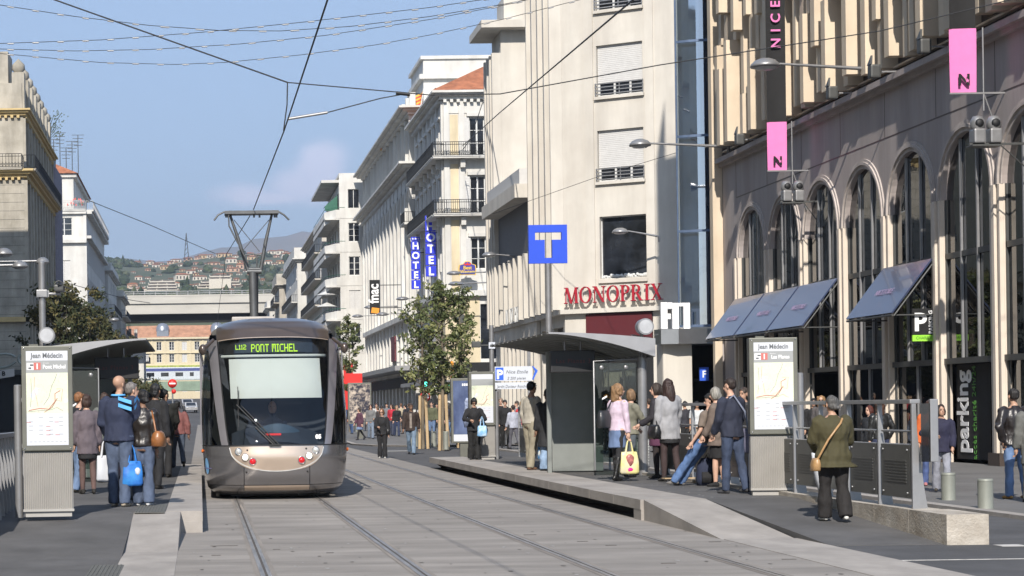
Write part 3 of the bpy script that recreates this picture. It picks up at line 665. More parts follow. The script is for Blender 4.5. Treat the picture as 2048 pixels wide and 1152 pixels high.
# ---- department store (tall cream block, chamfered corner)
root = thing('department_store', 'tall cream corner block with roller shutters and a dark red panel over its door', 'building', (18.5, 98.5, 0))
fs = Fr((0,0,0), (0.84,-0.543,0), (-0.543,-0.84,0)); ff = Fr((0,7.0,0), (0,-1,0), (-1,0,0))
g = MB(); wx = 1.84; hl = [(1.9,7.9,4.32,11.0)]+[(1.84,z,4.24,z+2.55) for z in (12.75,17.0,21.3,25.6)]
wall(fs, 14, 31, hl+[(1.15,0,4.6,6.2)], g, 0.35)
fs.box(g, 0.05, 6.2, 7.0, 6.42, 0.002, 0.35)            # ledge
fs.box(g, 1.15, 0, 1.2, 6.199, 0.002, 0.1)
for a, b in ((1.2,1.68),(4.36,4.8)): fs.box(g, a, 6.43, b, 31, 0.002, 0.07)
for h in hl[1:]: fs.box(g, h[0]-0.08, h[1]-0.16, h[2]+0.08, h[1]-0.02, 0.004, 0.16)
fs.box(g, 1.85, 7.68, 4.4, 7.86, 0.004, 0.12)
# west fins
holes = []; fins = [7.0*k/4 for k in range(5)]
for k in range(4):
    for z in (8.0, 11.7, 15.3, 18.9, 22.5, 26.1): holes.append((fins[k]+0.55, z, fins[k]+1.35, z+2.0))
wall(ff, 7.0, 31, holes+[(0.3,0.4,3.2,5.6),(3.7,0.4,6.6,5.6)], g, 0.3)
ff.box(g, 0, 6.2, 7.35, 6.42, 0.002, 0.30)
g.box(0.01, 7.0, 0, 8, 7.02, 31); g.box(0, 0.02, 31, 9, 7, 31.2)
g.build('wall', m_cream, root)
g = MB()
for u in fins: ff.box(g, max(0,u-0.17), 6.43, min(7.0,u+0.17), 31, 0.003, 0.62)
g.build('fin', m_cream, root)
lining(root, 0.45, 0.2, 7.5, 6.9, 0.1, 30.8).data
for h in hl[1:]: window(fs, root, h, 0.3, 'roller')
window(fs, root, hl[0], 0.3, 'single')
for h in holes: window(ff, root, h, 0.28, 'plain')
for h in hl[1:]:
    g = MB()
    for k in range(4): fs.box(g, h[0]-0.05, h[1]+0.08+k*0.17, h[2]+0.05, h[1]+0.12+k*0.17, 0.10, 0.14)
    for u in (h[0]-0.05, (h[0]+h[2])/2, h[2]+0.01): fs.box(g, u, h[1]-0.02, u+0.04, h[1]+0.66, 0.03, 0.099)
    g.build('window_grille', m_greyml, root)
g = MB(); rnd = random.Random(3)
for k in range(26):
    u = 1.95+k*0.09; p = fs.p(u, 7.95+rnd.random()*0.12, -0.24); g.ell(p, 0.08, 0.05, 0.06+rnd.random()*0.05, 6)
g.build('white_display', m_frame, root)
g = MB(); fs.box(g, 1.16, 4.45, 4.58, 6.15, 0.01, 0.14); g.build('red_fascia', mat('dark_red', (0.085,0.005,0.010), 0.6, var=0.05), root)
g = MB(); fs.box(g, 1.2, 0, 4.55, 4.4, -0.34, -0.3); g.build('entrance', m_dark, root)
g = MB(); ff.box(g, 0.3, 0.4, 3.2, 5.6, -0.28, -0.25); ff.box(g, 3.7, 0.4, 6.6, 5.6, -0.28, -0.25); g.build('shop_window', m_glassw, root)
# serif lettering, stroke by stroke
def serif(ch):
    T, t, s = 0.155, 0.05, 0.045     # thick, thin, serif height
    P = []
    def ln(x0,z0,x1,z1,w_): P.append([(x0,z0),(x0+w_,z0),(x1+w_,z1),(x1,z1)])
    def sf(x0,x1,z): P.append([(x0,z),(x1,z),(x1,z+s),(x0,z+s)])
    def ring(cx,cz,rx,rz,a0=0,a1=360,thick=T,thin=t,n=20):
        pts = [R(a0+(a1-a0)*k/n) for k in range(n+1)]
        for a,b in zip(pts,pts[1:]):
            f = lambda q, k: (cx+(rx-k*thick)*math.cos(q), cz+(rz-k*thin)*math.sin(q))
            P.append([f(a,0), f(b,0), f(b,1), f(a,1)])
    if ch == 'M': ln(0.10,0,0.13,1,t); ln(0.13,1,0.44,0,T*0.9); ln(0.50,0,0.80,1,t); ln(0.76,1,0.80,0,T); sf(0,0.26,0); sf(0.02,0.27,1-s); sf(0.70,1.02,0); sf(0.80,1.0,1-s); W=1.02
    elif ch == 'N': ln(0.12,0,0.12,1,t); ln(0.10,1,0.66,0,T); ln(0.72,0,0.72,1,t); sf(0,0.28,0); sf(0,0.25,1-s); sf(0.60,0.90,1-s); W=0.90
    elif ch == 'O': ring(0.43,0.5,0.43,0.52); W=0.86
    elif ch == 'I': ln(0.10,0,0.10,1,T); sf(0,0.36,0); sf(0,0.36,1-s); W=0.36
    elif ch in 'PR':
        ln(0.10,0,0.10,1,T); sf(0,0.36,0); sf(0,0.3,1-s); ring(0.34,0.735,0.32,0.265,-90,90)
        P.append([(0.25,0.47),(0.36,0.47),(0.36,0.52),(0.25,0.52)]); P.append([(0.25,0.95),(0.36,0.95),(0.36,1.0),(0.25,1.0)]); W=0.66
        if ch == 'R': ln(0.34,0.48,0.62,0,T); sf(0.60,0.86,0); W=0.86
    elif ch == 'X': ln(0.06,1,0.58,0,T); ln(0.10,0,0.62,1,t); sf(0,0.28,1-s); sf(0.50,0.78,1-s); sf(0,0.26,0); sf(0.46,0.84,0); W=0.84
    return P, W
def serif_word(word, H, total, depth):
    gl = [serif(c) for c in word]; gap = 0.07; W = sum(w for _, w in gl)+gap*(len(word)-1); k = total/W; x = 0; out = []
    for P, w in gl:
        out.append([[( (x+px)*k, pz*H) for px, pz in q] for q in P]); x += w+gap
    return out
t = thing('store_lettering', 'large dark red serif letters reading MONOPRIX above the red panel', 'sign', (18.5, 98.5, 6.70))
for L in serif_word('MONOPRIX', 0.80, 5.15, 0.15):
    g = MB()
    for j, q in enumerate(L):
        d0, d1 = 0.30+0.0004*j, 0.42+0.0004*j
        a = [fs.p(0.12+x, z+0.02, 0.30) for x, z in q]; g.prism(a, fs.n*(0.12+0.0006*j), 0)
        c = Vector((sum(p[0] for p in q)/4, 0, sum(p[1] for p in q)/4))
        e = [fs.p(0.12+x+(0.02 if x > c.x else -0.02), z+0.02+(0.02 if z > c.z else -0.02), 0.28) for x, z in q]; g.prism(e, fs.n*(0.05+0.0003*j), 1)
    g.build('letter', [mat('letter_red', (0.36,0.015,0.03), 0.4, var=0.03) if 'letter_red' not in bpy.data.materials else bpy.data.materials['letter_red'], m_frame], t)
t = thing('side_lettering', 'row of dark upright letters on the ledge of the finned street side', 'sign', (18.5, 114, 6.35))
for k, L in enumerate(serif_word('MONOPRIX', 0.86, 4.6, 0.1)):
    g = MB()
    for j, q in enumerate(L): g.prism([(-0.5, -x, z) for x, z in q], (-0.08-0.0006*j, 0, 0), 0)
    g.build('letter', [m_frame], t)
# ---- lower and rear volumes of the store
root = thing('finned_block', 'long pale building with close vertical fins and a jutting flat cornice, behind the store', 'building', (18.5, 105.6, 0))
ff = Fr((0,15.9,0), (0,-1,0), (-1,0,0)); fs2 = Fr((0,12.4,0), (1,0,0), (0,-1,0))
g = MB()
holes = [(u+0.5, z, u+1.3, z+2.0) for u in (0.25, 1.75) for z in (8.0,11.7,15.3,18.9)]
low = [(9.4+1.75*k+0.5, z, 9.4+1.75*k+1.3, z+1.7) for k in range(6) for z in (7.4,)]
wall(ff, 3.5, 24.2, holes, g, 0.3); 
fl = Fr((0,12.4,0), (0,-1,0), (-1,0,0)); low = [(1.75*k+0.5, 7.2, 1.75*k+1.3, 9.0) for k in range(7)]
wall(fl, 12.4, 13.2, low+[(1.0+3.6*k,0.4,3.9+3.6*k,5.4) for k in range(3)], g, 0.3)
sh = [(2.25,z,4.2,z+2.6) for z in (15.2,19.6)]+[(5.3,z,7.2,z+2.6) for z in (15.2,19.6)]
wall(fs2, 9.0, 24.2, sh, g, 0.3, 0)
g.box(0.02,0.0,13.2,9,12.39,13.35); g.box(0.02,12.42,24.2,9,15.9,24.35); g.box(0.02,15.88,0,9,15.9,24.2)
g.build('wall', m_cream, root)
g = MB()
for k in range(4): ff.box(g, 1.07*k, 6.43, 1.07*k+0.28, 23.0, 0.003, 0.55)
for k in range(8): fl.box(g, 1.75*k-0.0, 6.43, 1.75*k+0.28, 10.0, 0.003, 0.62)
g.build('fin', m_cream, root)
g = MB(); g.prism([(-1.3,11.4,24.36),(8,11.4,24.36),(8,16.6,24.36),(-1.3,16.6,24.36)], (0,0,0.45)); g.box(0.3,12.9,24.82,8,15.6,26.5); g.build('cornice', m_cream, root)
g = MB(); g.box(-1.3,-0.0,12.9,0.0,12.3,13.65); g.box(-1.0,0.2,13.66,0.4,12.1,14.5,1); g.build('jutting_cornice', [m_cream, m_shut], root)
g = MB(); fl.box(g, 0.1, 10.1, 12.3, 12.89, 0.01, 0.30); g.build('dark_band', mat('dark_cladding', (0.10,0.10,0.11), 0.6, var=0.1), root)
g = MB(); g.box(-0.30,0.0,6.2,0,15.9,6.42); g.box(-0.2,0,5.45,0,15.9,6.19,0); g.build('ledge', m_cream, root)
lining(root, 0.4, 0.2, 8.8, 12.2, 0.1, 13.0); lining(root, 0.42, 12.8, 8.7, 15.7, 0.1, 24.0)
for h in holes: window(ff, root, h, 0.28, 'plain')
for h in low: window(fl, root, h, 0.28, 'plain')
for h, s_ in zip(sh, ('roller','half','half','roller')): window(fs2, root, h, 0.28, s_)
for k in range(3):
    g = MB(); fl.box(g, 1.0+3.6*k, 0.4, 3.9+3.6*k, 5.4, -0.28, -0.25); g.build('shop_window', m_glassw, root)
for k in range(9): 
    g = MB(); fl.box(g, 0.35+1.45*k, 0, 0.62+1.45*k, 5.44, 0.003, 0.35); g.build('pier', m_cream, root)
# ---- hotel with iron balconies
root = thing('balcony_hotel', 'ornate cream and yellow corner building with wrought iron balconies and a tiled roof', 'building', (18.5, 146, 0))
fw = Fr((0,18,0), (0,-1,0), (-1,0,0)); fs = Fr((0,0,0), (1,0,0), (0,-1,0))
Z = [(20.4,23.3),(16.1,18.9),(11.9,14.3)]
hw = [(1.1+2.9*k, a, 2.2+2.9*k, b) for k in range(6) for a, b in Z]; hs = [(1.95+2.9*k, a, 3.1+2.9*k, b) for k in range(2) for a, b in Z]
g = MB(); wall(fw, 18, 25, hw+[(0.8+4.3*k,0.2,4.4+4.3*k,4.0) for k in range(4)], g, 0.35); wall(fs, 9, 25, hs+[(0.6,0.2,4.0,3.4),(4.8,0.2,8.2,3.4),(2.6,5.2,4.3,9.3)], g, 0.35)
for z in (24.9, 15.2, 19.4): pass
cornice(fs, g, 0, 9, 24.6, 0.9, 0.6, 0, True); cornice(fw, g, 0, 18, 24.6, 0.9, 0.6, 0, True)
fs.box(g, 0, 9.9, 9, 10.3, 0.004, 0.5); fw.box(g, 0, 9.9, 18, 10.3, 0.004, 0.5)
for u in (0.0, 1.15, 4.35, 7.2): fs.box(g, u+0.02, 10.31, u+0.42, 24.59, 0.004, 0.16)
for u in (0.05,3.0,5.9,8.8,11.7,14.6,17.4): fw.box(g, u, 10.31, u+0.5, 24.59, 0.004, 0.16)
for h in hs+hw:
    f_ = fs if h in hs else fw; f_.box(g, h[0]-0.2, h[3]+0.05, h[2]+0.2, h[3]+0.3, 0.18 if False else 0.004, 0.2)
fs.box(g, 0.3, 23.6, 8.9, 24.5, 0.005, 0.06)
g.build('wall', m_white_r, root)
g = MB()
for z0_, z1_ in ((10.4,15.6),(16.2,19.8),(20.4,23.5)):
    fs.box(g, 0.5, z0_, 1.1, z1_, 0.004, 0.03) ; fs.box(g, 4.8, z0_, 7.1, z1_, 0.004, 0.03)
fs.box(g, 0.0, 3.6, 2.55, 9.85, 0.004, 0.05); fs.box(g, 4.35, 3.6, 9.0, 9.85, 0.004, 0.05); fw.box(g, 12, 3.6, 18.05, 9.85, 0.004, 0.05)
g.build('yellow_wall_panel', m_yel, root)
lining(root, 0.45, 0.45, 8.8, 17.8, 0.1, 24.4)
for i, h in enumerate(hs): window(fs, root, h, 0.25, 'shut')
for i, h in enumerate(hw): window(fw, root, h, 0.25, 'shut')
g = MB(); fs.box(g, 2.6, 5.2, 4.3, 9.3, -0.3, -0.26); fs.box(g,0.6,0.2,4.0,3.4,-0.3,-0.26); fs.box(g,4.8,0.2,8.2,3.4,-0.3,-0.26); g.build('glazing', m_glassw, root)
for z in (20.3, 16.0):
    balcony(fs, root, -0.9, 8.8, z, 0.95, 1.05, m_white_r, m_iron, step=0.16); balcony(fw, root, 0.3, 18.0, z, 0.9, 1.05, m_white_r, m_iron, step=0.2)
for u in (1.2, 4.2, 7.2):
    for z in (19.5, 15.2): g = MB(); fs.box(g, u, z, u+0.35, z+0.62, 0.02, 0.55); g.build('bracket', m_white_r, root)
for k in range(7):
    for z in (19.5, 15.2): g = MB(); fw.box(g, 0.4+2.8*k, z, 0.75+2.8*k, z+0.62, 0.02, 0.5); g.build('bracket', m_white_r, root)
g = MB(); g.add([(-0.9,-0.9,25.22),(9.9,-0.9,25.22),(9.9,18.9,25.22),(-0.9,18.9,25.22),(4.5,4.5,28.2),(4.5,13.5,28.2)], [(0,1,4),(1,2,5,4),(2,3,5),(3,0,4,5),(3,2,1,0)]); g.build('roof', m_tile, root)
g = MB(); fs.box(g, -0.4, 3.3, 8.8, 3.6, 0.004, 1.6); fw.box(g, 0, 3.3, 18, 3.6, 0.004, 1.6); g.build('canopy', m_greyml, root)
t = thing('shop_sign', 'black fascia sign framed in orange under the yellow wall', 'sign', (18.6, 144.3, 3.65))
g = MB(); g.bbox(0.2,0,0,6.6,0.2,1.25,0.02); g.build('board', m_bk, t)
m_or = mat('orange_trim', (0.80,0.30,0.02), 0.5, var=0.05)
g = MB(); g.box(0.0,-0.05,-0.1,0.19,0.2,1.35); g.box(0.19,-0.05,-0.15,6.6,0.2,-0.01); g.build('trim', m_or, t)
g = MB(); g.box(5.2,-0.03,0.2,5.9,-0.005,0.75); g.build('orange_logo', m_or, t)
t = thing('small_shop_sign', 'small black sign with white lettering beside the orange framed fascia', 'sign', (16.2, 143.9, 4.0))
g = MB(); g.bbox(0,0,0,2.2,0.15,1.1,0.02); g.build('board', m_bk, t)
text_mb('Quick', 0.8, 0.01, offset=0.01).xform(Matrix.Translation((1.1,-0.03,0.3))).build('lettering', m_sw, t)
# hotel signs
m_blue = mat('hotel_blue', (0.02,0.035,0.50), 0.4, var=0.03, emit=(0.02,0.03,0.5), es=0.12)
def hotel_sign(c, k, lab):
    t = thing('hotel_sign', lab, 'sign', c, 0, 'upright blue hotel signs')
    s = 0.98*k
    for i, ch in enumerate('HOTEL'):
        z = (4-i)*s*1.08; g = MB(); g.bbox(-s/2,-0.1,z,s/2,0.1,z+s,0.02); b = g.build('letter_box', m_blue, t)
        text_mb(ch, s*1.05, 0.02, offset=0.035*k).xform(Matrix.Translation((0,-0.115,z+s*0.13))).build('letter', m_sw, b)
    z = 5*s*1.08; g = MB(); g.bbox(-s/2,-0.1,z,s/2,0.1,z+s*0.42,0.02); b = g.build('star_box', m_blue, t)
    for x in (-0.3,0,0.3):
        q = MB(); q.poly([(x*s+(0.13*k if j%2==0 else 0.06*k)*math.sin(j*PI/5),-0.112,z+s*0.2+(0.13*k if j%2==0 else 0.06*k)*math.cos(j*PI/5)) for j in range(10)]); q.build('star', m_sw, b)
    g = MB(); g.box(-0.05,0.1,0.2,0.05,0.2,z); g.box(0.05,0.12,1,s*0.5+1.2,0.18,1.08); g.box(0.05,0.12,z-1,s*0.5+1.2,0.18,z-0.92); g.build('bracket', m_dgrey, t)
p = at(862,553,150); hotel_sign(p, 0.82, 'larger blue upright HOTEL sign, the one on the right')
p = at(832,578,158); hotel_sign(p, 0.74, 'smaller blue upright HOTEL sign, the one on the left')
p = at(935,550,144.4)
t = thing('hotel_emblem', 'blue and yellow crown-shaped hotel sign with gold lettering', 'sign', p)
def crown(k, y):
    pts = [(-0.62,0.0),(0.62,0.0),(0.66,0.45),(0.62,0.75),(0.30,0.84),(0.16,1.02),(-0.16,1.02),(-0.30,0.84),(-0.62,0.75),(-0.66,0.45)]
    return [(x*k, y, 0.5+(z-0.5)*k) for x, z in pts]
g = MB(); g.prism(crown(1.0, 0), (0,0.15,0)); g.build('rim', mat('gold', (0.75,0.50,0.05), 0.5, var=0.05), t)
g = MB(); g.prism(crown(0.90, -0.02), (0,0.02,0)); q = g.build('field', mat('emblem_blue', (0.04,0.04,0.30), 0.5), t)
mg = bpy.data.materials['gold']
text_mb('Best', 0.36, 0.01, offset=0.008).xform(Matrix.Translation((0,-0.035,0.42))).build('lettering', mg, q)
text_mb('Western', 0.36, 0.01, offset=0.008, xs=0.85).xform(Matrix.Translation((0,-0.035,0.13))).build('lettering', mg, q)
g = MB(); g.poly([(-0.22,-0.035,0.72),(0.22,-0.035,0.72),(0.28,-0.035,0.9),(0.1,-0.035,0.8),(0,-0.035,0.95),(-0.1,-0.035,0.8),(-0.28,-0.035,0.9)]); g.build('crown', m_redp, q)
# ---- white palace with sweeping cornices
root = thing('palace_hotel', 'long white building with sweeping cornices, tall pilasters and an arcaded storey', 'building', (18.3, 165, 0))
L = 47; fw = Fr((0,L,0), (0,-1,0), (-1,0,0)); fs = Fr((0,0,0), (1,0,0), (0,-1,0))
nb = 14; bw = L/nb; hs = []
for k in range(nb):
    u = k*bw
    hs += [(u+0.9,22.9,u+2.4,25.0),(u+1.0,18.0,u+2.3,20.8),(u+1.0,13.4,u+2.3,17.2),(u+1.0,10.2,u+2.3,12.4),(u+0.9,6.0,u+2.5,9.0)]
g = MB(); wall(fw, L, 27.0, hs+[(u*bw+0.5,0.3,u*bw+2.9,4.4) for u in range(nb)], g, 0.5)
wall(fs, 9, 27.0, [(1.2,22.9,2.8,25.0),(1.2,18,2.6,20.8),(1.2,13.4,2.6,17.2)], g, 0.4)
cornice(fw, g, 0, L, 26.4, 1.2, 0.6); cornice(fw, g, 0, L, 21.6, 1.3, 0.7, 0, True); cornice(fs, g, 0, 9, 26.4, 1.2, 0.6); cornice(fs, g, 0, 9, 21.6, 1.3, 0.7, 0, True)
fw.box(g, 0, 9.3, L, 9.75, 0.004, 0.5)
for k in range(nb+1):
    u = k*bw
    fw.box(g, max(0,u-0.32), 9.76, min(L,u+0.32), 20.2, 0.004, 0.42); fw.box(g, max(0,u-0.2), 5.2, min(L,u+0.2), 9.29, 0.004, 0.25)
    fw.box(g, max(0,u-0.15), 22.31, min(L,u+0.15), 26.39, 0.004, 0.3); fw.box(g, max(0,u-0.25), 27.01, min(L, u+0.25), 28.3, -0.3, 0.2)
for k in range(nb):      # round heads between the pilasters
    c = (k+0.5)*bw; rr = bw/2-0.32
    for j in range(10):
        t0, t1 = PI*j/10, PI*(j+1)/10; a = (c-rr*math.cos(t0), 18.9+rr*math.sin(t0)); b = (c-rr*math.cos(t1), 18.9+rr*math.sin(t1))
        g.add([fw.p(a[0],a[1],0.3), fw.p(b[0],b[1],0.3), fw.p(b[0],20.5,0.3), fw.p(a[0],20.5,0.3), fw.p(a[0],a[1],0.004), fw.p(b[0],b[1],0.004)], [(0,1,2,3),(0,4,5,1)])
    fw.box(g, k*bw+0.33, 20.51, k*bw+bw-0.33, 21.5, 0.004, 0.3)
g.box(0.1,0.1,27.0,9,L,27.2); g.build('wall', m_white_r, root)
lining(root, 0.6, 0.5, 8.8, L-0.3, 0.1, 26.6)
for i, h in enumerate(hs): window(fw, root, h, 0.42, 'french' if h[1] > 17 else 'plain')
window(fs, root, (1.2,22.9,2.8,25.0), 0.3, 'french'); window(fs, root, (1.2,18,2.6,20.8), 0.3, 'french')
balcony(fs, root, 0.1, 3.4, 17.3, 0.8, 0.9, m_white_r, m_iron); balcony(fw, root, L-3.2, L, 17.3, 0.8, 0.9, m_white_r, m_iron)
g = MB(); fw.box(g, 0, 4.75, L+1.5, 5.15, 0.004, 1.9); fs.box(g, 0.0, 4.75, 8, 5.15, 0.004, 1.5); g.build('canopy', m_greyml, root)
g = MB(); fw.box(g, 0.2, 0.3, L-0.2, 4.5, -0.42, -0.38); g.build('shop_window', m_glassw, root)
g = MB(); fw.box(g, 2, 4.3-0.9, L-2, 4.3, 0.1, 0.25); g.build('fascia', m_bk, root)
g = MB(); fw.box(g, 30, 5.9, 33.5, 8.2, 0.26, 0.4); g.build('red_blind', mat('maroon_blind', (0.14,0.03,0.04), 0.7), root)
g = MB(); g.box(2.4, 12, 27.2, 11, 22, 33.2); g.box(2.0, 11.6, 31.4, 11.4, 22.4, 31.8); g.box(2.15,11.8,33.2,11.2,22.2,33.5)
tw = g.build('roof_tower', m_white_r, root)
g = MB()
for k in range(6): g.box(3.4+k*1.15, 11.97, 28.4, 4.0+k*1.15, 11.995, 30.6)
g.build('opening', m_dark, tw)
def flag(p, lab, lean):
    t = thing('flag', lab, 'flag', p, 0, 'red and yellow flags on the white palace')
    g = MB(); g.tube([(0,0,-2.0),(lean*0.8,0,1.4)], 0.05, 6); g.build('pole', m_frame, t)
    g = MB(); g.grid(lambda a, b: (lean*0.8*(1-0.3*b)-a*0.0+0.3*math.sin(a*5)*a-0.9*a*0.7, 0.15*math.sin(a*7), 1.35-b*1.5-a*0.7), 10, 9, 0)
    g.m = [1 if (i//10) % 2 else 0 for i in range(len(g.f))]
    g.build('cloth', [mat('flag_yellow', (0.75,0.42,0.06), 0.7, var=0.05) if 'flag_yellow' not in bpy.data.materials else bpy.data.materials['flag_yellow'], mat('flag_red', (0.60,0.08,0.04), 0.7, var=0.05) if 'flag_red' not in bpy.data.materials else bpy.data.materials['flag_red']], t)
flag(at(833,210,166), 'red and yellow flag nearer the tiled roof', 0.8)
flag(at(775,285,188), 'red and yellow flag farther along the white roof', 0.4)
t = thing('upright_shop_banner', 'black upright sign with white letters reading fnac and an orange tag', 'sign', (16.0, 172, 0)); p = at(750,628,172); q = at(750,560,172)
t.location = (p.x, p.y, p.z); hh = q.z-p.z
g = MB(); g.bbox(-0.45,-0.1,0,0.45,0.1,hh,0.02); b = g.build('board', m_bk, t)
text_mb('fnac', 1.25, 0.02, offset=0.03, xs=0.85).xform(Matrix.Translation((0.30,-0.12,hh*0.60)) @ Matrix.Rotation(-PI/2,4,'Y')).build('lettering', m_sw, b)
g = MB(); g.prism([(-0.36,-0.12,0.1),(0.32,-0.12,0.02),(0.38,-0.12,0.5),(-0.28,-0.12,0.58)], (0,-0.02,0)); g.build('orange_tag', m_or, b)
g = MB(); g.box(0.46,0.0,0.5,18.3-p.x,0.06,0.58); g.box(0.46,0.0,hh-0.5,18.3-p.x,0.06,hh-0.42); g.build('bracket', m_dgrey, t)
# ---- apartment block with white balconies
root = thing('apartment_block', 'white apartment block with deep solid balconies and green blinds, above the tram', 'building', (15.6, 214, 0))
fs = Fr((0,0,0), (1,0,0), (0,-1,0)); fw = Fr((0,22,0), (0,-1,0), (-1,0,0))
fz = [7.9,11.6,15.3,19.0,22.7]; hs = [(0.95,z+0.9,2.2,z+3.0) for z in fz]
g = MB(); wall(fs, 9, 27.2, hs+[(0.4,0.3,2.9,5.2)], g, 0.3); hw = [(1.5+4.2*k, z+0.3, 4.3+4.2*k, z+2.7) for k in range(5) for z in fz]; wall(fw, 22, 26.2, hw, g, 1.0)
g.box(0.02,0.3,27.2,9,22,27.5); g.box(-1.9,0.6,26.5,2,20,26.8); g.build('wall', m_white_r, root)
lining(root, 1.1, 0.4, 8.8, 21.8, 0.1, 26.5)
for i, h in enumerate(hs): window(fs, root, h, 0.2, ('french','closed','french','french','plain')[i])
for z in fz:
    g = MB(); g.box(-1.6,-0.02,z-0.35,-0.003,22,z-0.15); o = g.build('balcony', m_white_r, root)
    q = MB(); q.add([(-1.6,1.2,z-0.9),(-1.6,22,z-0.9),(-1.6,22,z+0.55),(-1.6,1.2,z+0.55),(-0.4,-0.04,z-0.2),(-0.4,-0.04,z+0.75),(-1.5,1.2,z-0.9),(-1.5,22,z-0.9),(-1.5,22,z+0.55),(-1.5,1.2,z+0.55)], [(0,1,2,3),(4,0,3,5),(6,9,8,7)]); q.add([(-0.4,-0.04,z-0.2),(2.9,-0.04,z-0.2),(2.9,-0.04,z+0.75),(-0.4,-0.04,z+0.75)], [(0,1,2,3)]); q.build('parapet', m_white_r, o)
    q = MB(); q.tube([(-1.55,1.2,z+0.85),(-1.55,22,z+0.85)], 0.03, 5); q.tube([(-1.55,1.2,z+0.85),(-0.4,0,z+1.0)], 0.03, 5); q.tube([(-0.4,0,z+1.0),(0.6,0,z+1.0)],0.03,5); q.build('railing', m_green, o)
for z, y in ((22.9,1.5),):
    g = MB(); g.add([(-0.1,y,z+2.3),(-1.5,y,z+1.1),(-1.5,y+3,z+1.1),(-0.1,y+3,z+2.3),(-0.1,y-0.02,z+0.6),(-1.5,y-0.02,z+0.6)], [(0,1,2,3),(0,4,5,1)]); g.build('blind', m_green, root)
for z in (12.9, 14.2):
    g = MB(); g.lathe((-1.4,1.6,z), [(0.0,0.5),(1.2,0.0)], 8, smooth=False); g.tube([(-1.4,1.6,z-1.3),(-1.4,1.6,z+0.4)],0.03,5); tag(g.build('parasol', m_frame, root), None)
g = MB(); g.box(0.3,-0.1,0,0.31,0,0.01); g.box(0.2,-0.25,0.2,1.2,-0.02,6.6); g.build('red_panel', m_redp, root)
# ---- farther houses on the right
def townhouse(name, label, loc, W, L, H, side, mats, bays, floors, roof='tile', bal=True, gf=4.2, rail=None, scol=None):
    """side = -1: street face looks to -X (right side of street); +1: looks to +X"""
    root = thing(name, label, 'building', loc)
    if side < 0: fw = Fr((0,L,0), (0,-1,0), (-1,0,0)); fs = Fr((0,0,0), (1,0,0), (0,-1,0))
    else: fw = Fr((0,0,0), (0,1,0), (1,0,0)); fs = Fr((-W,0,0), (1,0,0), (0,-1,0))
    fh = (H-gf-0.6)/floors; bw = L/bays; hw = [(bw*k+bw/2-0.55, gf+fh*j+0.7, bw*k+bw/2+0.55, gf+fh*j+0.7+min(2.2,fh-1.1)) for k in range(bays) for j in range(floors)]
    sb = max(1, int(W/3.2)); hs = [(W/sb*k+W/sb/2-0.5, gf+fh*j+0.7, W/sb*k+W/sb/2+0.5, gf+fh*j+0.7+min(2.2,fh-1.1)) for k in range(sb) for j in range(floors)]
    g = MB(); wall(fw, L, H, hw+[(bw*k+0.4,0.2,bw*k+bw-0.4,gf-0.7) for k in range(bays)], g, 0.3); wall(fs, W, H, hs, g, 0.3)
    cornice(fw, g, 0, L, H-0.5, 0.7, 0.5); cornice(fs, g, 0, W, H-0.5, 0.7, 0.5); fw.box(g, 0, gf-0.3, L, gf, 0.004, 0.3); fs.box(g, 0, gf-0.3, W, gf, 0.004, 0.3)
    g.build('wall', mats, root)
    xs = (0.4, W-0.3) if side < 0 else (-W+0.3, -0.4); lining(root, xs[0], 0.4, xs[1], L-0.3, 0.1, H-0.6)
    rr = random.Random(int(loc[1]*7))
    for h in hw: window(fw, root, h, 0.22, rr.choice(('shut','closed','french')))
    for h in hs: window(fs, root, h, 0.22, rr.choice(('shut','closed','french')))
    if bal:
        for j in range(floors):
            if j % 2 == 0 or bal == 2: balcony(fw, root, 0.5+(j % 3)*bw*0.5, L-0.6, gf+fh*j+0.6, 0.9, 1.0, mats, rail or m_iron, step=0.3)
    x0, x1 = (-0.7, W) if side < 0 else (-W, 0.7)
    g = MB()
    if roof == 'tile': g.add([(x0,-0.7,H+0.02),(x1,-0.7,H+0.02),(x1,L+0.7,H+0.02),(x0,L+0.7,H+0.02),((x0+x1)/2,W*0.4,H+2.2),((x0+x1)/2,L-W*0.4,H+2.2)], [(0,1,4),(1,2,5,4),(2,3,5),(3,0,4,5),(3,2,1,0)]); rf = g.build('roof', m_tile, root)
    else: g.box(x0*0.6, 0.3, H+0.002, x1*0.6, L-0.3, H+roof); rf = g.build('roof', mats, root)
    g = MB(); 
    for k in range(2): g.box((x0+x1)/2-0.4+k, L*(0.3+0.3*k), H+1.0, (x0+x1)/2+0.2+k, L*(0.3+0.3*k)+0.9, H+3.2)
    g.build('chimney', mats, rf)
    g = MB(); rr = random.Random(int(L*9))
    for k in range(3):
        cx, cy = (x0+x1)/2+rr.uniform(-2,2), L*rr.uniform(0.05,0.5); hh = H+rr.uniform(3,4.6); g.tube([(cx,cy,H+0.5),(cx,cy,hh)],0.035,4)
        for q in range(4): g.tube([(cx-0.6+0.08*q,cy,hh-0.3*q),(cx+0.6-0.08*q,cy,hh-0.3*q)],0.022,4)
    g.build('antenna', m_dgrey, rf)
    return root
townhouse('corner_house', 'house with an orange tiled roof and many balconies beyond the white apartment block', (15.3,240,0), 9, 36, 24.2, -1, m_cream, 9, 6, 'tile', 2)
townhouse('terrace_house', 'pale grey house with long balconies farther down the right side', (14.2,279,0), 9, 36, 23.2, -1, m_white_r, 9, 6, 1.6, True)
townhouse('far_house', 'small stone house with a stepped roof near the viaduct on the right', (13.2,318,0), 8, 20, 22.0, -1, m_stone, 5, 6, 1.8, 2)
townhouse('end_house', 'last narrow house before the viaduct on the right side', (12.4,341,0), 8, 14, 19.5, -1, m_white_r, 4, 5, 1.2, 2)
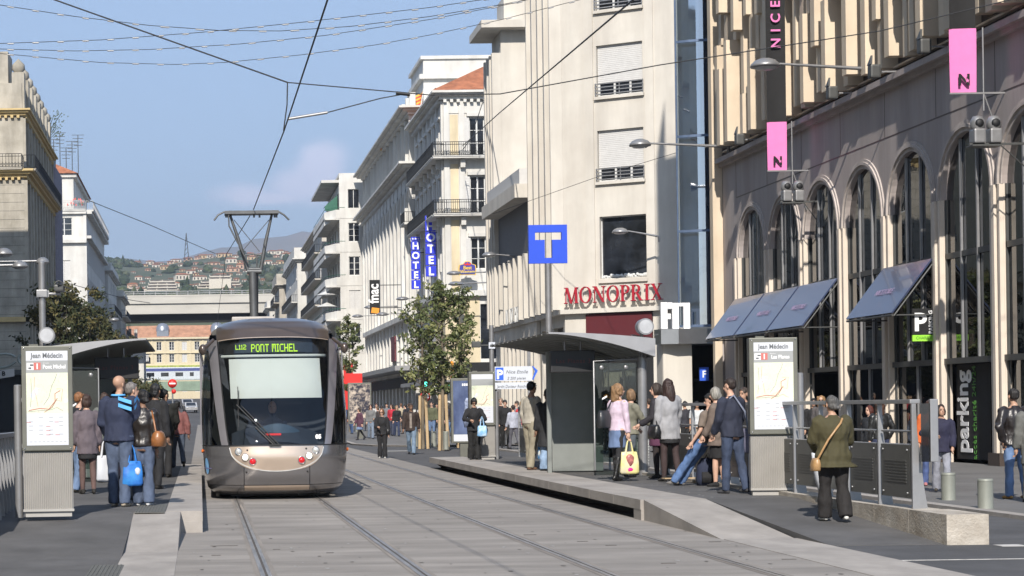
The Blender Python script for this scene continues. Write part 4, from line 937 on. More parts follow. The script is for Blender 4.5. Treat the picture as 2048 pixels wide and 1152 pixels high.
# ================================================================== LEFT SIDE
root = thing('cornice_building', 'tall stone building with ochre cornices and stone urns at the left edge', 'building', (-14, 158, 0))
L = 30; fe = Fr((0,0,0), (0,1,0), (1,0,0)); fs = Fr((-12,0,0), (1,0,0), (0,-1,0))
Z = [(5.6,8.4),(9.7,12.2),(13.0,16.0),(17.0,20.2),(22.6,25.0)]; he = [(1.0+3.0*k, a, 2.2+3.0*k, b) for k in range(10) for a, b in Z]; hs = [(2+3.6*k, a, 3.3+3.6*k, b) for k in range(2) for a, b in Z]
g = MB(); wall(fe, L, 26.2, he+[(0.6+3.7*k,0.2,3.6+3.7*k,4.6) for k in range(8)], g, 0.45); wall(fs, 12, 26.2, hs, g, 0.4)
for k in range(11): fe.box(g, max(0.0,3.0*k-0.3), 5.2, min(L,3.0*k+0.35), 20.6, 0.004, 0.28); fe.box(g, max(0,3.0*k-0.25), 22.0, min(L,3.0*k+0.3), 25.6, 0.004, 0.2)
z = 5.4
while z < 21: fs.box(g, 0, z, 12, z+0.02, 0.004, 0.012, 1); z += 0.7
g.box(-11.9,0.2,26.2,-0.1,L,28.4)
for k in range(8): g.box(-0.9, 0.3+3.9*k, 26.3, 0.1, 1.5+3.9*k, 29.3); g.lathe((-0.4,0.9+3.9*k,29.3), [(0.3,0),(0.55,0.3),(0.5,0.7),(0.2,1.0),(0,1.2)], 8)
g.box(-5,0.4,28.4,-1.2,4,31)
g.build('wall', [mat('worn_shaded_stone', (0.47,0.43,0.36), 0.85, var=0.15, scale=0.8, col2=(0.33,0.30,0.24), dirt=(0.3,0.8,(1,1,0.2))), m_dgrey], root)  # stone colour darkened to carry the shade of the street face, stains besides
g = MB(); cornice(fe, g, 0, L, 25.7, 0.6, 0.5, 0, True); cornice(fs, g, 0, 12, 25.7, 0.6, 0.5, 0, True); cornice(fe, g, 0, L, 20.7, 0.8, 0.6, 0, True); cornice(fs, g, 0, 12, 20.7, 0.8, 0.6, 0, True); fe.box(g, 0, 9.0, L, 9.4, 0.004, 0.4); fs.box(g, 0, 9.0, 12, 9.4, 0.004, 0.4)
g.build('cornice', m_ochre, root)
lining(root, -11.6, 0.6, -0.6, L-0.4, 0.1, 26)
for h in he: window(fe, root, h, 0.35, 'french')
for h in hs: window(fs, root, h, 0.3, 'french')
balcony(fs, root, 2, 11.9, 21.42, 0.95, 1.1, m_stone, m_iron, step=0.25); balcony(fe, root, 0, L, 21.42, 0.95, 1.1, m_stone, m_iron, step=0.3)
g = MB(); fe.box(g, 0, 4.7, L, 5.1, 0.004, 1.4); fs.box(g, 0, 4.7, 12, 5.1, 0.004, 1.2); g.build('canopy', m_dgrey, root)
g = MB(); fe.box(g, 0.2, 0.1, L-0.2, 4.6, -0.44, -0.4); fs.box(g, 0.1, 0.1, 11.9, 4.69, 0.01, 0.1); g.build('shop_front', m_dark, root)
root = thing('dark_glass_block', 'narrow dark brown glass block with upright white lines, beside the ochre cornices', 'building', (-13.75, 188.2, 0))
g = MB(); g.box(-10,0,0,0,9,25.2); g.build('glass_wall', mat('bronze_glass', (0.035,0.022,0.02), 0.15, 0.2, var=0.4), root)
g = MB()
for k in range(10): g.box(0.001, 0.3+0.93*k, 5, 0.14, 0.42+0.93*k, 25.4)
for k in range(5): g.box(-2*k-0.12,-0.12,5,-2*k-0.0,-0.001,25.4)
g.build('mullion', mat('lilac_mullion', (0.35,0.33,0.40), 0.5), root)
g = MB(); g.box(0.0,0,4.6,0.9,9,4.9); g.box(-4,1,25.2,-0.4,8,27.4); g.build('roof', m_dgrey, root)
bz = MB(); rnd = random.Random(2)
bb = thing('roof_plant', 'bare-twigged plant on top of the dark glass block', 'plant', (-14.5,190,27.4))
for k in range(14):
    a = rnd.uniform(-1.2,1.2); q = rnd.uniform(1.5,3.4); bz.tube([(0,0,0),(a*0.4,0,q*0.6),(a*1.3,rnd.uniform(-.5,.5),q)],0.03,4)
    for j in range(9): c = Vector((a*1.3+rnd.uniform(-.5,.5), rnd.uniform(-.5,.5), q+rnd.uniform(-.9,.3))); bz.poly([c, c+Vector((0.16,0,0.05)), c+Vector((0.08,0.03,0.18))], 0)
bz.build('twig', M('roof_leaf', (0.05,0.07,0.03), 0.8), bb)
root = thing('roof_terrace_house', 'white corner house with an orange awning and plants on its roof terrace', 'building', (-14, 246, 0)); root.scale = (1,1,1.144)
L = 46; fe = Fr((0,0,0), (0,1,0), (1,0,0)); fs = Fr((-9,0,0), (1,0,0), (0,-1,0))
he = [(1.0+3.2*k, a, 2.2+3.2*k, b) for k in range(14) for a, b in ((6,8.4),(10,12.4),(14,16.4),(18,20.4))]; hs = [(5.2,20.9,7.2,22.9),(5.4,15,6.9,18.2)]
g = MB(); wall(fe, L, 23.6, he+[(0.5+4.5*k,0.2,4.5+4.5*k,4.2) for k in range(10)], g, 0.3); wall(fs, 9, 23.6, hs, g, 0.25)
fs.box(g, 0, 20.1, 9, 20.45, 0.004, 0.5); fe.box(g, 0, 20.6, L, 20.9, 0.004, 0.6); fs.box(g, 0, 23.3, 9, 23.7, 0.004, 0.4); fe.box(g, 0, 23.3, L, 23.7, 0.004, 0.7); fs.box(g, 8.6, 20.46, 9, 23.29, 0.004, 0.12)
g.box(-8.9,0.1,23.6,-0.1,L,23.75); g.build('wall', m_white_r, root)
g = MB(); g.box(-9,0.6,23.76,-1.6,30,27.4); g.box(-9,0.3,27.4,-1.2,30.4,27.8); p = g.build('penthouse', m_white_r, root)
g = MB(); g.box(-4.2,0.55,24.0,-3.2,0.598,26.6); g.build('window', m_glassw, p)
g = MB(); g.add([(-9.2,0,27.82),(-1.0,0,27.82),(-1.0,31,27.82),(-9.2,31,27.82),(-5.5,4,29.8),(-5.5,26,29.8)], [(0,1,4),(1,2,5,4),(2,3,5),(3,0,4,5)]); rf = g.build('roof', m_tile, root)
g = MB()
for k in range(6):
    cx, cy, h = -5+0.7*k, 3+1.3*k, 31.2+(k*37 % 11)*0.22; g.tube([(cx,cy,28),(cx,cy,h)],0.05,4)
    for q in range(4): g.tube([(cx-0.8+0.1*q,cy,h-0.4*q),(cx+0.8-0.1*q,cy,h-0.4*q)],0.03,4)
g.build('antenna', m_dgrey, rf)
g = MB(); g.grid(lambda a, b: (-8.5+4.6*a, 0.4-1.3*b, 27.2-1.6*b), 12, 1, 0, False); g.m = [k % 2 for k in range(12)]; g.build('striped_awning', [mat('awning_orange', (0.60,0.18,0.09), 0.7), m_shut], root)
balcony(fe, root, 0.2, L-4, 23.75, 0.9, 1.0, m_white_r, m_shut, step=0.3); balcony(fs, root, 0.3, 8.9, 23.75, 0.5, 1.0, m_white_r, m_shut, step=0.25)
lining(root, -8.7, 0.4, -0.45, L-0.3, 0.1, 23.2)
for h in he: window(fe, root, h, 0.25, 'shut')
for h in hs: window(fs, root, h, 0.2, 'french' if h[1] > 18 else 'closed')
g = MB(); rnd = random.Random(5)
for k in range(60):
    c = Vector((-8+rnd.random()*7.6, 0.2+rnd.random()*0.6, 24+rnd.random()*0.9)); g.poly([c, c+Vector((0.2,0,0.1)), c+Vector((0.05,0.05,0.3))], k % 2)
tag(g.build('foliage', [M('leaf_terrace', (0.06,0.12,0.03), 0.8), m_redp], root), None)
townhouse('shade_house', 'tall white house in shadow with dark eaves, left side before the viaduct', (-13.6,294,0), 9, 30, 23.0, 1, m_white_r, 8, 6, 1.2, True)
townhouse('narrow_house', 'narrow pale house with a flat roof at the end of the left row', (-13.0,326,0), 9, 22, 21.0, 1, m_cream, 6, 5, 1.0, 2)
townhouse('gable_house', 'small white house half hidden under the viaduct on the left', (-10.6,372,0), 6, 16, 14.5, 1, m_white_r, 4, 3, 'tile', 2)
# long block just outside the frame: it shades this side of the street, shows in the arcade glass and carries the span wires
root = thing('shading_block', 'long six-storey stone block along the near left side of the avenue', 'building', (-16, -20, 0))
L = 158; fe = Fr((0,0,0), (0,1,0), (1,0,0))
he = [(1.5+4.4*k, a, 3.1+4.4*k, b) for k in range(19, 33) for a, b in ((6,8.6),(10.4,13),(14.8,17.4),(19.2,21.8),(23.6,26.2))]
g = MB(); wall(fe, L, 31.6, he, g, 0.4); block_shell(g, -14, 0, 0, L, 0, 31.6, ('e',))
cornice(fe, g, 0, L, 31.0, 1.0, 0.6); fe.box(g, 0, 9.2, L, 9.6, 0.004, 0.5); fe.box(g, 0, 22.4, L, 22.8, 0.004, 0.6)
g.build('wall', m_yel, root); lining(root, -13.6, 0.6, -0.6, L-0.6, 0.1, 31)
for h in he: window(fe, root, h, 0.3, 'shut')
g = MB(); fe.box(g, 0, 4.4, L, 4.8, 0.004, 1.6); g.build('canopy', m_dgrey, root)
# neon style cafe sign and small B sign under the left canopy
t = thing('loop_script_sign', 'looping pale neon script over the dark shop front at the left edge', 'sign', at(2,722,130))
def loops(pts, col, nm): g = MB(); g.tube(pts, 0.09, 6); g.build(nm, col, t)
m_neon = mat('neon_tube', (0.42,0.46,0.42), 0.4); m_neo2 = mat('neon_tube_orange', (0.55,0.25,0.06), 0.4)
c = Vector((0,0,0))
loops([(0.05+0.95*math.cos(a), 0, 0.45*math.sin(a)+0.1*math.cos(a)) for a in [R(20+17*k) for k in range(20)]], m_neon, 'loop')
loops([(1.55+0.40*math.cos(a), 0, 0.1+0.36*math.sin(a)) for a in [R(18*k) for k in range(21)]]+[(2.1,0,-0.3),(2.3,0,0.1)], m_neon, 'loop')
loops([(2.3,0,0.3),(2.5,0,0.55),(2.8,0,0.6),(3.0,0,0.45)], m_neo2, 'loop')
t = thing('shop_letter_sign', 'small pale sign with a black letter B at the left edge', 'sign', at(12,752,100))
g = MB(); g.prism([(-1.2,0,-0.25),(0.42,0,-0.02),(0.42,0,0.38),(-1.2,0,0.15)], (0,0.1,0)); g.build('board', m_shut, t)
text_mb('B', 0.32, 0.02, offset=0.01).xform(Matrix.Translation((-0.12,-0.02,0.02))).build('letter', m_bk, t)
# ================================================================== BEYOND THE STREET
m_conc = mat('viaduct_concrete', (0.50,0.475,0.42), 0.85, var=0.1, scale=0.15, stretch=(1,1,3))
root = thing('road_viaduct', 'wide concrete road viaduct crossing the avenue above the tram', 'bridge', (0, 360, 0))
za = lambda py: at(400, py, 360).z
g = MB(); g.box(-60,0,za(606),60,14,za(592)); g.box(-60,-0.05,za(592),60,0.3,za(589))
g.build('deck', m_conc, root)
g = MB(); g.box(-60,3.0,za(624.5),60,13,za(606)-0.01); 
pts = [(-60,1.4,za(612)),(60,1.4,za(612)),(60,2.9,za(626)),(-60,2.9,za(626))]
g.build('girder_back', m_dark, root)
g = MB(); g.box(-60,0.35,za(626.5),60,2.9,za(606)-0.02); g.build('girder', m_conc, root)
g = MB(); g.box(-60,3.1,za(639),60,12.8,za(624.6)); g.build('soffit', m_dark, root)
for x in (-24, 22):
    g = MB(); g.box(x-1.2,4,0,x+1.2,10,za(639)); g.build('pier', m_conc, root)
g = MB()
for z in (za(586), za(582)): g.tube([(-60,0.1,z),(60,0.1,z)], 0.07, 5)
for k in range(60): g.box(-60+2*k,0.05,za(589),-59.88+2*k,0.17,za(582))
g.build('railing', m_greyml, root)
# rail bridge with a train
root = thing('rail_bridge', 'green painted railway bridge far down the avenue behind the road viaduct', 'bridge', (0, 402, 0))
zb = lambda py: at(400, py, 402).z
g = MB(); g.box(-60,0,zb(781),60,8,zb(762)); 
for k in range(40): g.box(-40+2*k,-0.12,zb(781),-39.8+2*k,-0.002,zb(762))
g.build('girder', mat('bridge_green', (0.27,0.36,0.27), 0.6, var=0.2, scale=0.4), root)
g = MB()
for x in (-15,-9,9): g.box(x,1,0,x+1.2,7,zb(781))
g.build('pier', m_conc, root)
t = thing('train', 'white and blue train standing on the green railway bridge', 'train', (0, 405, zb(762)))
g = MB(); g.bbox(-40,0,0.3,40,2.9,zb(733)-zb(762),0.3); b = g.build('body', mat('train_white', (0.55,0.58,0.62), 0.4), t)
g = MB(); g.box(-39.5,-0.02,zb(741)-zb(762),39.5,-0.003,zb(735)-zb(762)); g.build('blue_band', mat('train_blue', (0.07,0.09,0.26), 0.4), b)
for k in range(26):
    g = MB(); g.box(-38+3*k,-0.03,1.1,-36.4+3*k if k % 4 else -37.2+3*k,-0.005,1.9); g.build('window', m_glassw, b)
# yellow station-side building
root = thing('yellow_building', 'long yellow building with an orange tiled mansard roof and domed dormers below the viaduct', 'building', (-16, 430, 0))
zc = lambda py: at(400, py, 430).z
W = 40; H = zc(674); fs = Fr((0,0,0), (1,0,0), (0,-1,0))
fz = [zc(y) for y in (783,751,724,700)]; hs = []
for k in range(14):
    for z, hh in zip(fz, (2.3,2.2,1.9,1.9)): hs.append((1.0+2.8*k, z, 2.1+2.8*k, z+hh))
g = MB(); wall(fs, W, H, hs, g, 0.3); fs.box(g,0,H-0.4,W,H,0.004,0.6); fs.box(g,0,zc(731),W,zc(729),0.004,0.3); fs.box(g,0,zc(706),W,zc(705),0.004,0.3)
for k in range(15): fs.box(g, max(0,2.8*k-0.15),0,min(W,2.8*k+0.25),H-0.41,0.004,0.12)
g.box(0,0.6,0.1,W,12,H-0.1); g.build('wall', mat('pale_yellow', (0.60,0.52,0.36), 0.8, var=0.08), root)
for h in hs: window(fs, root, h, 0.2, 'closed' if int(h[0]*10) % 3 else 'french')
g = MB(); g.add([(-0.6,-0.6,H+0.01),(W+0.6,-0.6,H+0.01),(W,3.2,zc(649)),(0,3.2,zc(649)),(W,12,zc(649)),(0,12,zc(649))], [(0,1,2,3),(3,2,4,5)]); rf = g.build('roof', mat('pale_tile', (0.44,0.23,0.14), 0.85, var=0.2, scale=1), root)
for x in (8.0, 20.0, 32):
    g = MB(); g.box(x-1.3,-0.3,H,x+1.3,2.4,H+1.5); g.lathe((x,1.0,H+1.5),[(1.5,0),(1.4,0.8),(0.9,1.5),(0,1.8)],10); g.build('dome_dormer', mat('zinc', (0.30,0.32,0.36), 0.35, 0.5) if 'zinc' not in bpy.data.materials else bpy.data.materials['zinc'], rf)
g = MB(); g.box(3,-0.5,zc(739),W-3,-0.3,zc(730)); g.build('green_lettering_band', mat('lime_band', (0.45,0.50,0.12), 0.7, var=0.3, scale=3), root)
g = MB(); g.prism([(-9,220,-0.05),(-9,380,4.0),(-9,420,4.0),(-9,420,-0.2),(-9,220,-0.2)], (17.5,0,0)); st(g, 'rising_road', m_road)
# parked cars beyond
rnd = random.Random(8)
def car(p, col, lab, rz=0.0):
    t = thing('parked_car', lab, 'car', p, rz, 'parked cars beneath the railway bridge')
    g = MB(); prof = [(-2.1,0.35),(-2.15,0.75),(-1.6,0.9),(-0.9,1.42),(0.7,1.42),(1.4,0.92),(2.1,0.78),(2.15,0.35)]
    g.prism([(-0.85,y,z) for y,z in prof], (1.7,0,0)); b = g.build('body', M('car_'+lab.split()[0], col, 0.25, 0.3, coat=0.5), t)
    g = MB(); g.prism([(-0.70,-1.53,0.93),(0.70,-1.53,0.93),(0.62,-0.95,1.36),(-0.62,-0.95,1.36)], (0,-0.03,0.02)); g.build('window', m_glassw, b)
    for x in (-0.86,0.70):
        for y in (-1.35,1.35): g = MB(); g.lathe((x,y,0.33),[(0,0),(0.32,0),(0.33,0.08),(0.32,0.16),(0,0.16)],12,axis='X'); g.build('wheel', m_dark, t)
    for x in (-0.7,0.5): g = MB(); g.box(x,-2.2,0.62,x+0.22,-2.151,0.76); g.build('headlight', m_frame, b)
car(ground(372,789)*1.0, (0.5,0.5,0.52), 'silver car parked nearest the tram, seen between the platform and the tram', 0.15)
car(ground(378,797), (0.55,0.56,0.58), 'white car parked just in front of the silver one', 0.1)
car(ground(352,790), (0.05,0.05,0.06), 'black car parked behind the no entry sign', 0.1)
for i,c in enumerate([o for o in COL.objects if o.get('category') == 'car']): c.location = Vector(([-2.1,-1.4,-4.2][i], [300,276,290][i], [2.0,1.4,1.75][i]))
# hills and mountains
def terrain(name, x0, x1, y0, y1, nx, ny, fn, m):
    g = MB(); g.grid(lambda a, b: (lambda X, Y: (X, Y, fn(X, Y)))(x0+(x1-x0)*a, y0+(y1-y0)*b), nx, ny); return st(g, name, m)
from mathutils import noise
def nz(x, y, s): return noise.noise(Vector((x/s, y/s, 0.3)))
sil = [(-3000,90),(-700,120),(-300,138),(-190,148),(-120,146),(-85,146),(-60,143),(-35,140),(0,144),(30,147),(60,146),(100,150),(150,158),(240,165),(700,150),(3000,90)]
def ridge(X):
    for (a, za_), (b, zb_) in zip(sil, sil[1:]):
        if a <= X <= b: return za_+(zb_-za_)*(X-a)/(b-a)
    return 90
def hill(X, Y):
    t = max(0, min(1, (Y-560)/1240)); Xr = X*1800/max(Y,300); top = ridge(Xr)*2.1667
    z = Y/F*(215*min(1, max(0,(Y-520)/120))+(top-215)*t**0.85) if Y < 1800 else ridge(Xr)*(1-(Y-1800)/2500)
    return max(-2, z+nz(X,Y,150)*3.5*t+nz(X,Y,50)*1.2*t)-1.5
terrain('hillside', -900, 1100, 520, 3000, 110, 110, hill, mat('hill_scrub', (0.055,0.075,0.035), 0.95, var=0.3, scale=0.02, col2=(0.10,0.095,0.05)))
def mount(X, Y):
    px = X/7000*F+400
    pr = [(-9000,520),(-400,560),(200,545),(260,553),(300,553),(350,562),(390,580),(420,596),(450,607),(480,604),(500,612),(520,634),(540,622),(570,612),(610,618),(640,600),(700,640),(1500,560),(9000,500)]
    h = 520
    for (a, p), (b, q) in zip(pr, pr[1:]):
        if a <= px <= b: h = p+(q-p)*(px-a)/(b-a)
    t = max(0, min(1, (Y-5200)/1800)); s = t if Y < 7000 else max(0, 1-(Y-7000)/2500)
    return h*s*1.04+nz(X,Y,420)*60*s+nz(X,Y,160)*28*s*(1 if abs(Y-7000) > 200 else 0.3)-5
terrain('mountains', -4200, 4600, 5200, 9000, 150, 40, mount, mat('mountain_rock', (0.22,0.17,0.13), 0.95, var=0.25, scale=0.002, col2=(0.09,0.10,0.06)))
# houses on the hill
m_h = [mat('villa_white', (0.66,0.60,0.50), 0.8), mat('villa_ochre', (0.60,0.44,0.26), 0.8), mat('villa_rose', (0.58,0.38,0.27), 0.8)]
rnd = random.Random(21)
def hillpoint(px, py):
    Y = 700
    while Y < 1790:
        p = at(px, py, Y)
        if hill(p.x, Y) >= p.z: return p
        Y += 6
    p = at(px, py, 1760); p.z = hill(p.x, 1760)+0.5
    return p
vmesh = {}
def villa(px, py, w, h, ci, lab):
    p = hillpoint(px, py); s = p.y/F
    key = (round(w/4), round(h/3), ci)
    if key not in vmesh:
        W_, H_ = w*0.36, h*0.34
        g = MB(); g.box(-W_/2,0,-1.3,W_/2,W_*0.6,H_); 
        g2 = MB(); g2.add([(-W_/2-0.6,-0.6,H_),(W_/2+0.6,-0.6,H_),(W_/2+0.6,W_*0.6+0.6,H_),(-W_/2-0.6,W_*0.6+0.6,H_),(-W_/4,W_*0.3,H_+H_*0.28),(W_/4,W_*0.3,H_+H_*0.28)], [(0,1,5,4),(1,2,5),(2,3,4,5),(3,0,4)])
        g3 = MB(); n = max(2, int(W_/2.6)); fl = max(1, int(H_/2.8))
        for k in range(n):
            for j in range(fl): g3.box(-W_/2+W_*(k+0.3)/n, -0.12, H_*(j+0.3)/fl, -W_/2+W_*(k+0.65)/n, -0.02, H_*(j+0.75)/fl)
        vmesh[key] = (g.mesh('wall', m_h[ci]), g2.mesh('roof', m_tile), g3.mesh('windows', m_dark))
    me = vmesh[key]; t = thing('hillside_villa', lab, 'house', (p.x, p.y, p.z-0.5), rnd.uniform(-0.25,0.25), 'villas scattered over the hillside')
    k = s/0.38
    t.scale = (k,k,k)
    for m_, nm in zip(me, ('wall','roof','windows')):
        o = bpy.data.objects.new(nm, m_); COL.objects.link(o); o.parent = t
    return t
V = [(300,528,16,9,0),(312,536,18,8,0),(331,539,22,9,1),(352,518,22,8,0),(376,521,18,7,1),(408,517,26,9,1),(450,514,30,9,1),(462,526,24,11,0),(428,530,26,7,2),(466,543,28,9,2),(480,538,16,12,2),(505,520,24,9,1),(546,508,22,10,0),(560,504,14,8,0),(575,516,26,12,0),(537,529,18,8,0),(590,520,16,9,0),(277,560,14,8,0),(365,560,30,14,0),(400,560,30,10,0),(520,575,16,8,1),(535,578,18,9,1),(440,556,30,10,0),(420,502,14,6,0),(395,505,12,6,2),(480,503,14,6,0),(500,500,12,6,1),(525,502,12,6,0),(340,522,12,7,2),(322,522,12,7,0),(290,533,12,7,1),(600,505,14,8,0),(382,548,20,9,0),(350,575,20,12,0),(490,530,14,8,2),(510,545,16,8,0),(560,528,14,9,1),(585,540,18,9,0),(605,540,18,9,1),(265,577,22,12,2),(282,583,20,10,0),(330,570,14,9,0),(560,590,20,10,1)]
for i, (px, py, w, h, ci) in enumerate(V):
    col_ = ('white','ochre','rose')[ci]; where = 'on the far ridge line' if py < 512 else ('high on the hill' if py < 525 else ('halfway up the hill' if py < 555 else 'low on the hill above the viaduct'))
    side = 'at the left' if px < 340 else ('left of the pantograph' if px < 470 else ('behind the pantograph' if px < 550 else 'at the right'))
    villa(px, py, w, h, ci, f'{"long" if w > 20 else "small"} {col_} tiled villa {where}, {side}')
rt = random.Random(5); tk = 0; spots_ = [(v[0], v[1]) for v in V]
while tk < 70:
    px, py = rt.uniform(262,628), rt.uniform(506,583)
    if any(abs(px-a) < 10 and abs(py-b) < 7 for a, b in spots_): 
        if rt.random() < 0.97: continue
    spots_.append((px,py)); tk += 1; villa(px, py, rt.uniform(8,15), rt.uniform(4,7), rt.choice((0,0,1,2)), 'tiny pale house dotted among the hillside trees')
V2 = spots_[len(V):]
def terraces(px0, px1, py0, py1, n, lab, ci=0):
    t = thing('terraced_flats', lab, 'building', at((px0+px1)/2, py1, 1000), 0)
    base = t.location.copy()
    for k in range(n):
        y = py1-(py1-py0)*k/n; y2 = py1-(py1-py0)*(k+1)/n; a = at(px0+ (px1-px0)*0.035*k, y, 1000+6*k)-base; b = at(px1-(px1-px0)*0.03*k, y2, 1000+6*k)-base
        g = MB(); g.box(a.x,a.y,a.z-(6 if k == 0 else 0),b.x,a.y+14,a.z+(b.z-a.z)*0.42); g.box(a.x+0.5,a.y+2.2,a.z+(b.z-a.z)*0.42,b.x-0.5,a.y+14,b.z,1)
        m = int((b.x-a.x)/4.5)
        for q in range(m+1): x = a.x+(b.x-a.x)*q/m; g.box(x-0.2,a.y+0.3,a.z+(b.z-a.z)*0.42,x+0.2,a.y+2.19,b.z)
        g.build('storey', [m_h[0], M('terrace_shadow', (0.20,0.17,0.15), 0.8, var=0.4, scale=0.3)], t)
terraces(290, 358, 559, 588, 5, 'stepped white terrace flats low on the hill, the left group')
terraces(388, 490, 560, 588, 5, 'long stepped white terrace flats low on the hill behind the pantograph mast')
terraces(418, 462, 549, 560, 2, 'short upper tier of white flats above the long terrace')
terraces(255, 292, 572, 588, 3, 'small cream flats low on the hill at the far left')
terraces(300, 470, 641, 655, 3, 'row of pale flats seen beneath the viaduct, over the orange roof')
CLEAR = [(px-w/2, px+w/2, py-h-3, py+1) for px, py, w, h, ci in V]+[(px-6, px+6, py-6, py+1) for px, py in V2]+[(290,358,556,590),(388,490,548,590),(255,292,570,590)]
# trees on the hills: uncountable, one object
rnd = random.Random(77)
ico = bmesh.new(); bmesh.ops.create_icosphere(ico, subdivisions=1, radius=1); iv = [v.co.copy() for v in ico.verts]; iff = [[v.index for v in f.verts] for f in ico.faces]; ico.free()
g = MB(); n = 0
while n < 13000:
    Y = rnd.uniform(620, 1900) ; X = rnd.uniform(-75, 110)*Y/1000*1.6-10
    z = hill(X, Y); d = nz(X, Y, 70)+0.25+ (0.5 if X*1800/Y < -95 else 0)
    if rnd.random() > d*1.7+0.10: continue
    u_, v_ = X*F/Y, (z-HC)*F/Y; qx, qy = CX+u_-ROLL*v_, CY-v_-ROLL*u_
    if any(a0-3 < qx < a1+3 and b0-2 < qy < b1+5 for a0, a1, b0, b1 in CLEAR): n += 1; continue
    n += 1; s = rnd.uniform(1.1, 2.9)*(0.7+Y/2600); sq = rnd.uniform(0.6,1.2) if rnd.random() > 0.02 else 2.4
    vs = [(X+v.x*s*rnd.uniform(0.7,1.25)*(0.5 if sq > 2 else 1), Y+v.y*s*rnd.uniform(0.7,1.25), z+s*0.5*sq+v.z*s*0.8*sq*rnd.uniform(0.75,1.25)) for v in iv]
    g.add(vs, iff, 0 if rnd.random() < 0.6 else (1 if rnd.random() < 0.6 else 2))
tag(g.build('hillside_trees', [mat('pine_dark', (0.035,0.055,0.022), 0.95, var=0.3, scale=0.3), mat('pine_mid', (0.06,0.085,0.03), 0.95, var=0.3, scale=0.3), mat('olive_tree', (0.10,0.115,0.055), 0.95, var=0.3, scale=0.3)]), 'dark green pines and olive trees covering the hillside', 'trees', kind='stuff')
t = thing('radio_mast', 'thin lattice mast on the ridge at the left', 'mast', at(373, 507, 1700))
g = MB(); g.tube([(-2,0,-6),(0,0,18)],0.35,4); g.tube([(2,0,-6),(0,0,18)],0.35,4)
for k in range(6): g.tube([(-2+0.3*k,0,-6+4*k),(2-0.3*k-0.3,0,-2+4*k)],0.2,4)
g.build('lattice', m_dgrey, t)
# ================================================================== STREET TREES
m_bark = mat('bark', (0.20,0.165,0.12), 0.9, var=0.25, scale=6, stretch=(1,1,0.3), bump=0.5)
m_leaf = [mat('leaf_dark', (0.075,0.10,0.030), 0.7, var=0.3), mat('leaf_mid', (0.13,0.16,0.05), 0.65, var=0.3), mat('leaf_pale', (0.24,0.25,0.09), 0.6, var=0.3)]
m_stake = mat('raw_wood', (0.52,0.38,0.22), 0.8, var=0.15, scale=5, stretch=(1,1,0.2))
def street_tree(loc, label, H, cr, z0, seed, stakes=True, leaves=4200, group='young street trees', cols=m_leaf, lsz=0.11, lean=0.0, trunks=1):
    rnd = random.Random(seed); t = thing('street_tree', label, 'tree', loc, 0, group)
    g = MB(); tips = []
    for tk in range(trunks):
        bx = (tk-(trunks-1)/2)*0.25
        g.tube([(bx,0,-0.05),(bx*1.2,0.02,H*0.2),(bx*1.4+0.04,-0.03,H*0.45),(bx*2+0.02+lean,0.03,H*0.75),(bx*2+lean,0,H*0.97)], [0.075,0.065,0.055,0.035,0.012], 8)
    limb = []
    for k in range(34):
        z = z0+(H*0.93-z0)*(k+rnd.random())/34; a = k*2.4+rnd.random(); w = cr*math.sin(PI*min(1,max(0.12,(z-z0*0.8)/(H*1.05-z0*0.8))))**0.7*rnd.uniform(0.35,1.3)
        p0 = Vector((lean*z/H,0,z)); d = Vector((math.cos(a), math.sin(a), rnd.uniform(0.35,0.95)))*w
        p1 = p0+d*0.5+Vector((0,0,-0.05)); p2 = p0+d; g.tube([p0,p1,p2],[0.024,0.014,0.005],5); limb.append((p0,p1,p2))
        for j in range(3):
            q = p0.lerp(p2, rnd.uniform(0.4,0.95)); e = q+Vector((rnd.uniform(-1,1),rnd.uniform(-1,1),rnd.uniform(-0.4,0.8)))*cr*0.35; g.tube([q,e],[0.008,0.003],4); limb.append((q,(q+e)/2,e))
    g.build('trunk', m_bark, t)
    g = MB(); per = leaves//len(limb)
    for p0,p1,p2 in limb:
        mi0 = rnd.choice((0,0,1,1,2))
        for k in range(int(per*rnd.uniform(0.5,1.5))):
            f = rnd.uniform(0.25,1.08); c = p0.lerp(p2,f)+Vector([rnd.gauss(0,0.075*cr) for _ in range(3)])
            n = Vector((rnd.gauss(0,1),rnd.gauss(0,1),rnd.gauss(0,0.6)+0.5)).normalized(); a = n.orthogonal().normalized(); a = Matrix.Rotation(rnd.random()*6.28,3,n) @ a; b = n.cross(a); s = lsz*rnd.uniform(0.6,1.25)
            g.add([c-a*s, c-b*s*0.42, c+a*s, c+b*s*0.42], [(0,1,2,3)], mi0 if rnd.random() < 0.7 else rnd.randint(0,2))
    g.build('crown', cols, t)
    if stakes:
        for a in (R(100), R(220), R(340)):
            g = MB(); x, y = 0.16*math.cos(a), 0.16*math.sin(a); g.tube([(x*1.2,y*1.2,-0.05),(x*0.8,y*0.8,2.0)], 0.06, 8, smooth=False); g.build('stake', m_stake, t)
    return t
street_tree(ground(886,898,0.06), 'tallest dark leafy young tree, held by three wooden stakes beside the traffic light', 6.25, 1.05, 1.9, 1, leaves=2500, lsz=0.10)
street_tree(ground(846,895,0.06), 'slender staked tree overlapping the left edge of the tall leafy one', 5.5, 0.95, 2.0, 2, leaves=1700, lsz=0.10)
street_tree(ground(922,893,0.06), 'thinner staked tree with loose yellowing leaves behind the poster case', 6.0, 0.95, 2.0, 3, leaves=1500, lsz=0.10)
street_tree(at(700,880,128).xy.to_3d(), 'young tree just right of the tram, in front of the white apartment block', 7.9, 0.95, 2.6, 5, False, 3000)
m_ld = [mat('shade_leaf', (0.03,0.042,0.014), 0.8), mat('shade_leaf_olive', (0.06,0.062,0.02), 0.8), mat('shade_leaf_warm', (0.11,0.095,0.03), 0.8)]
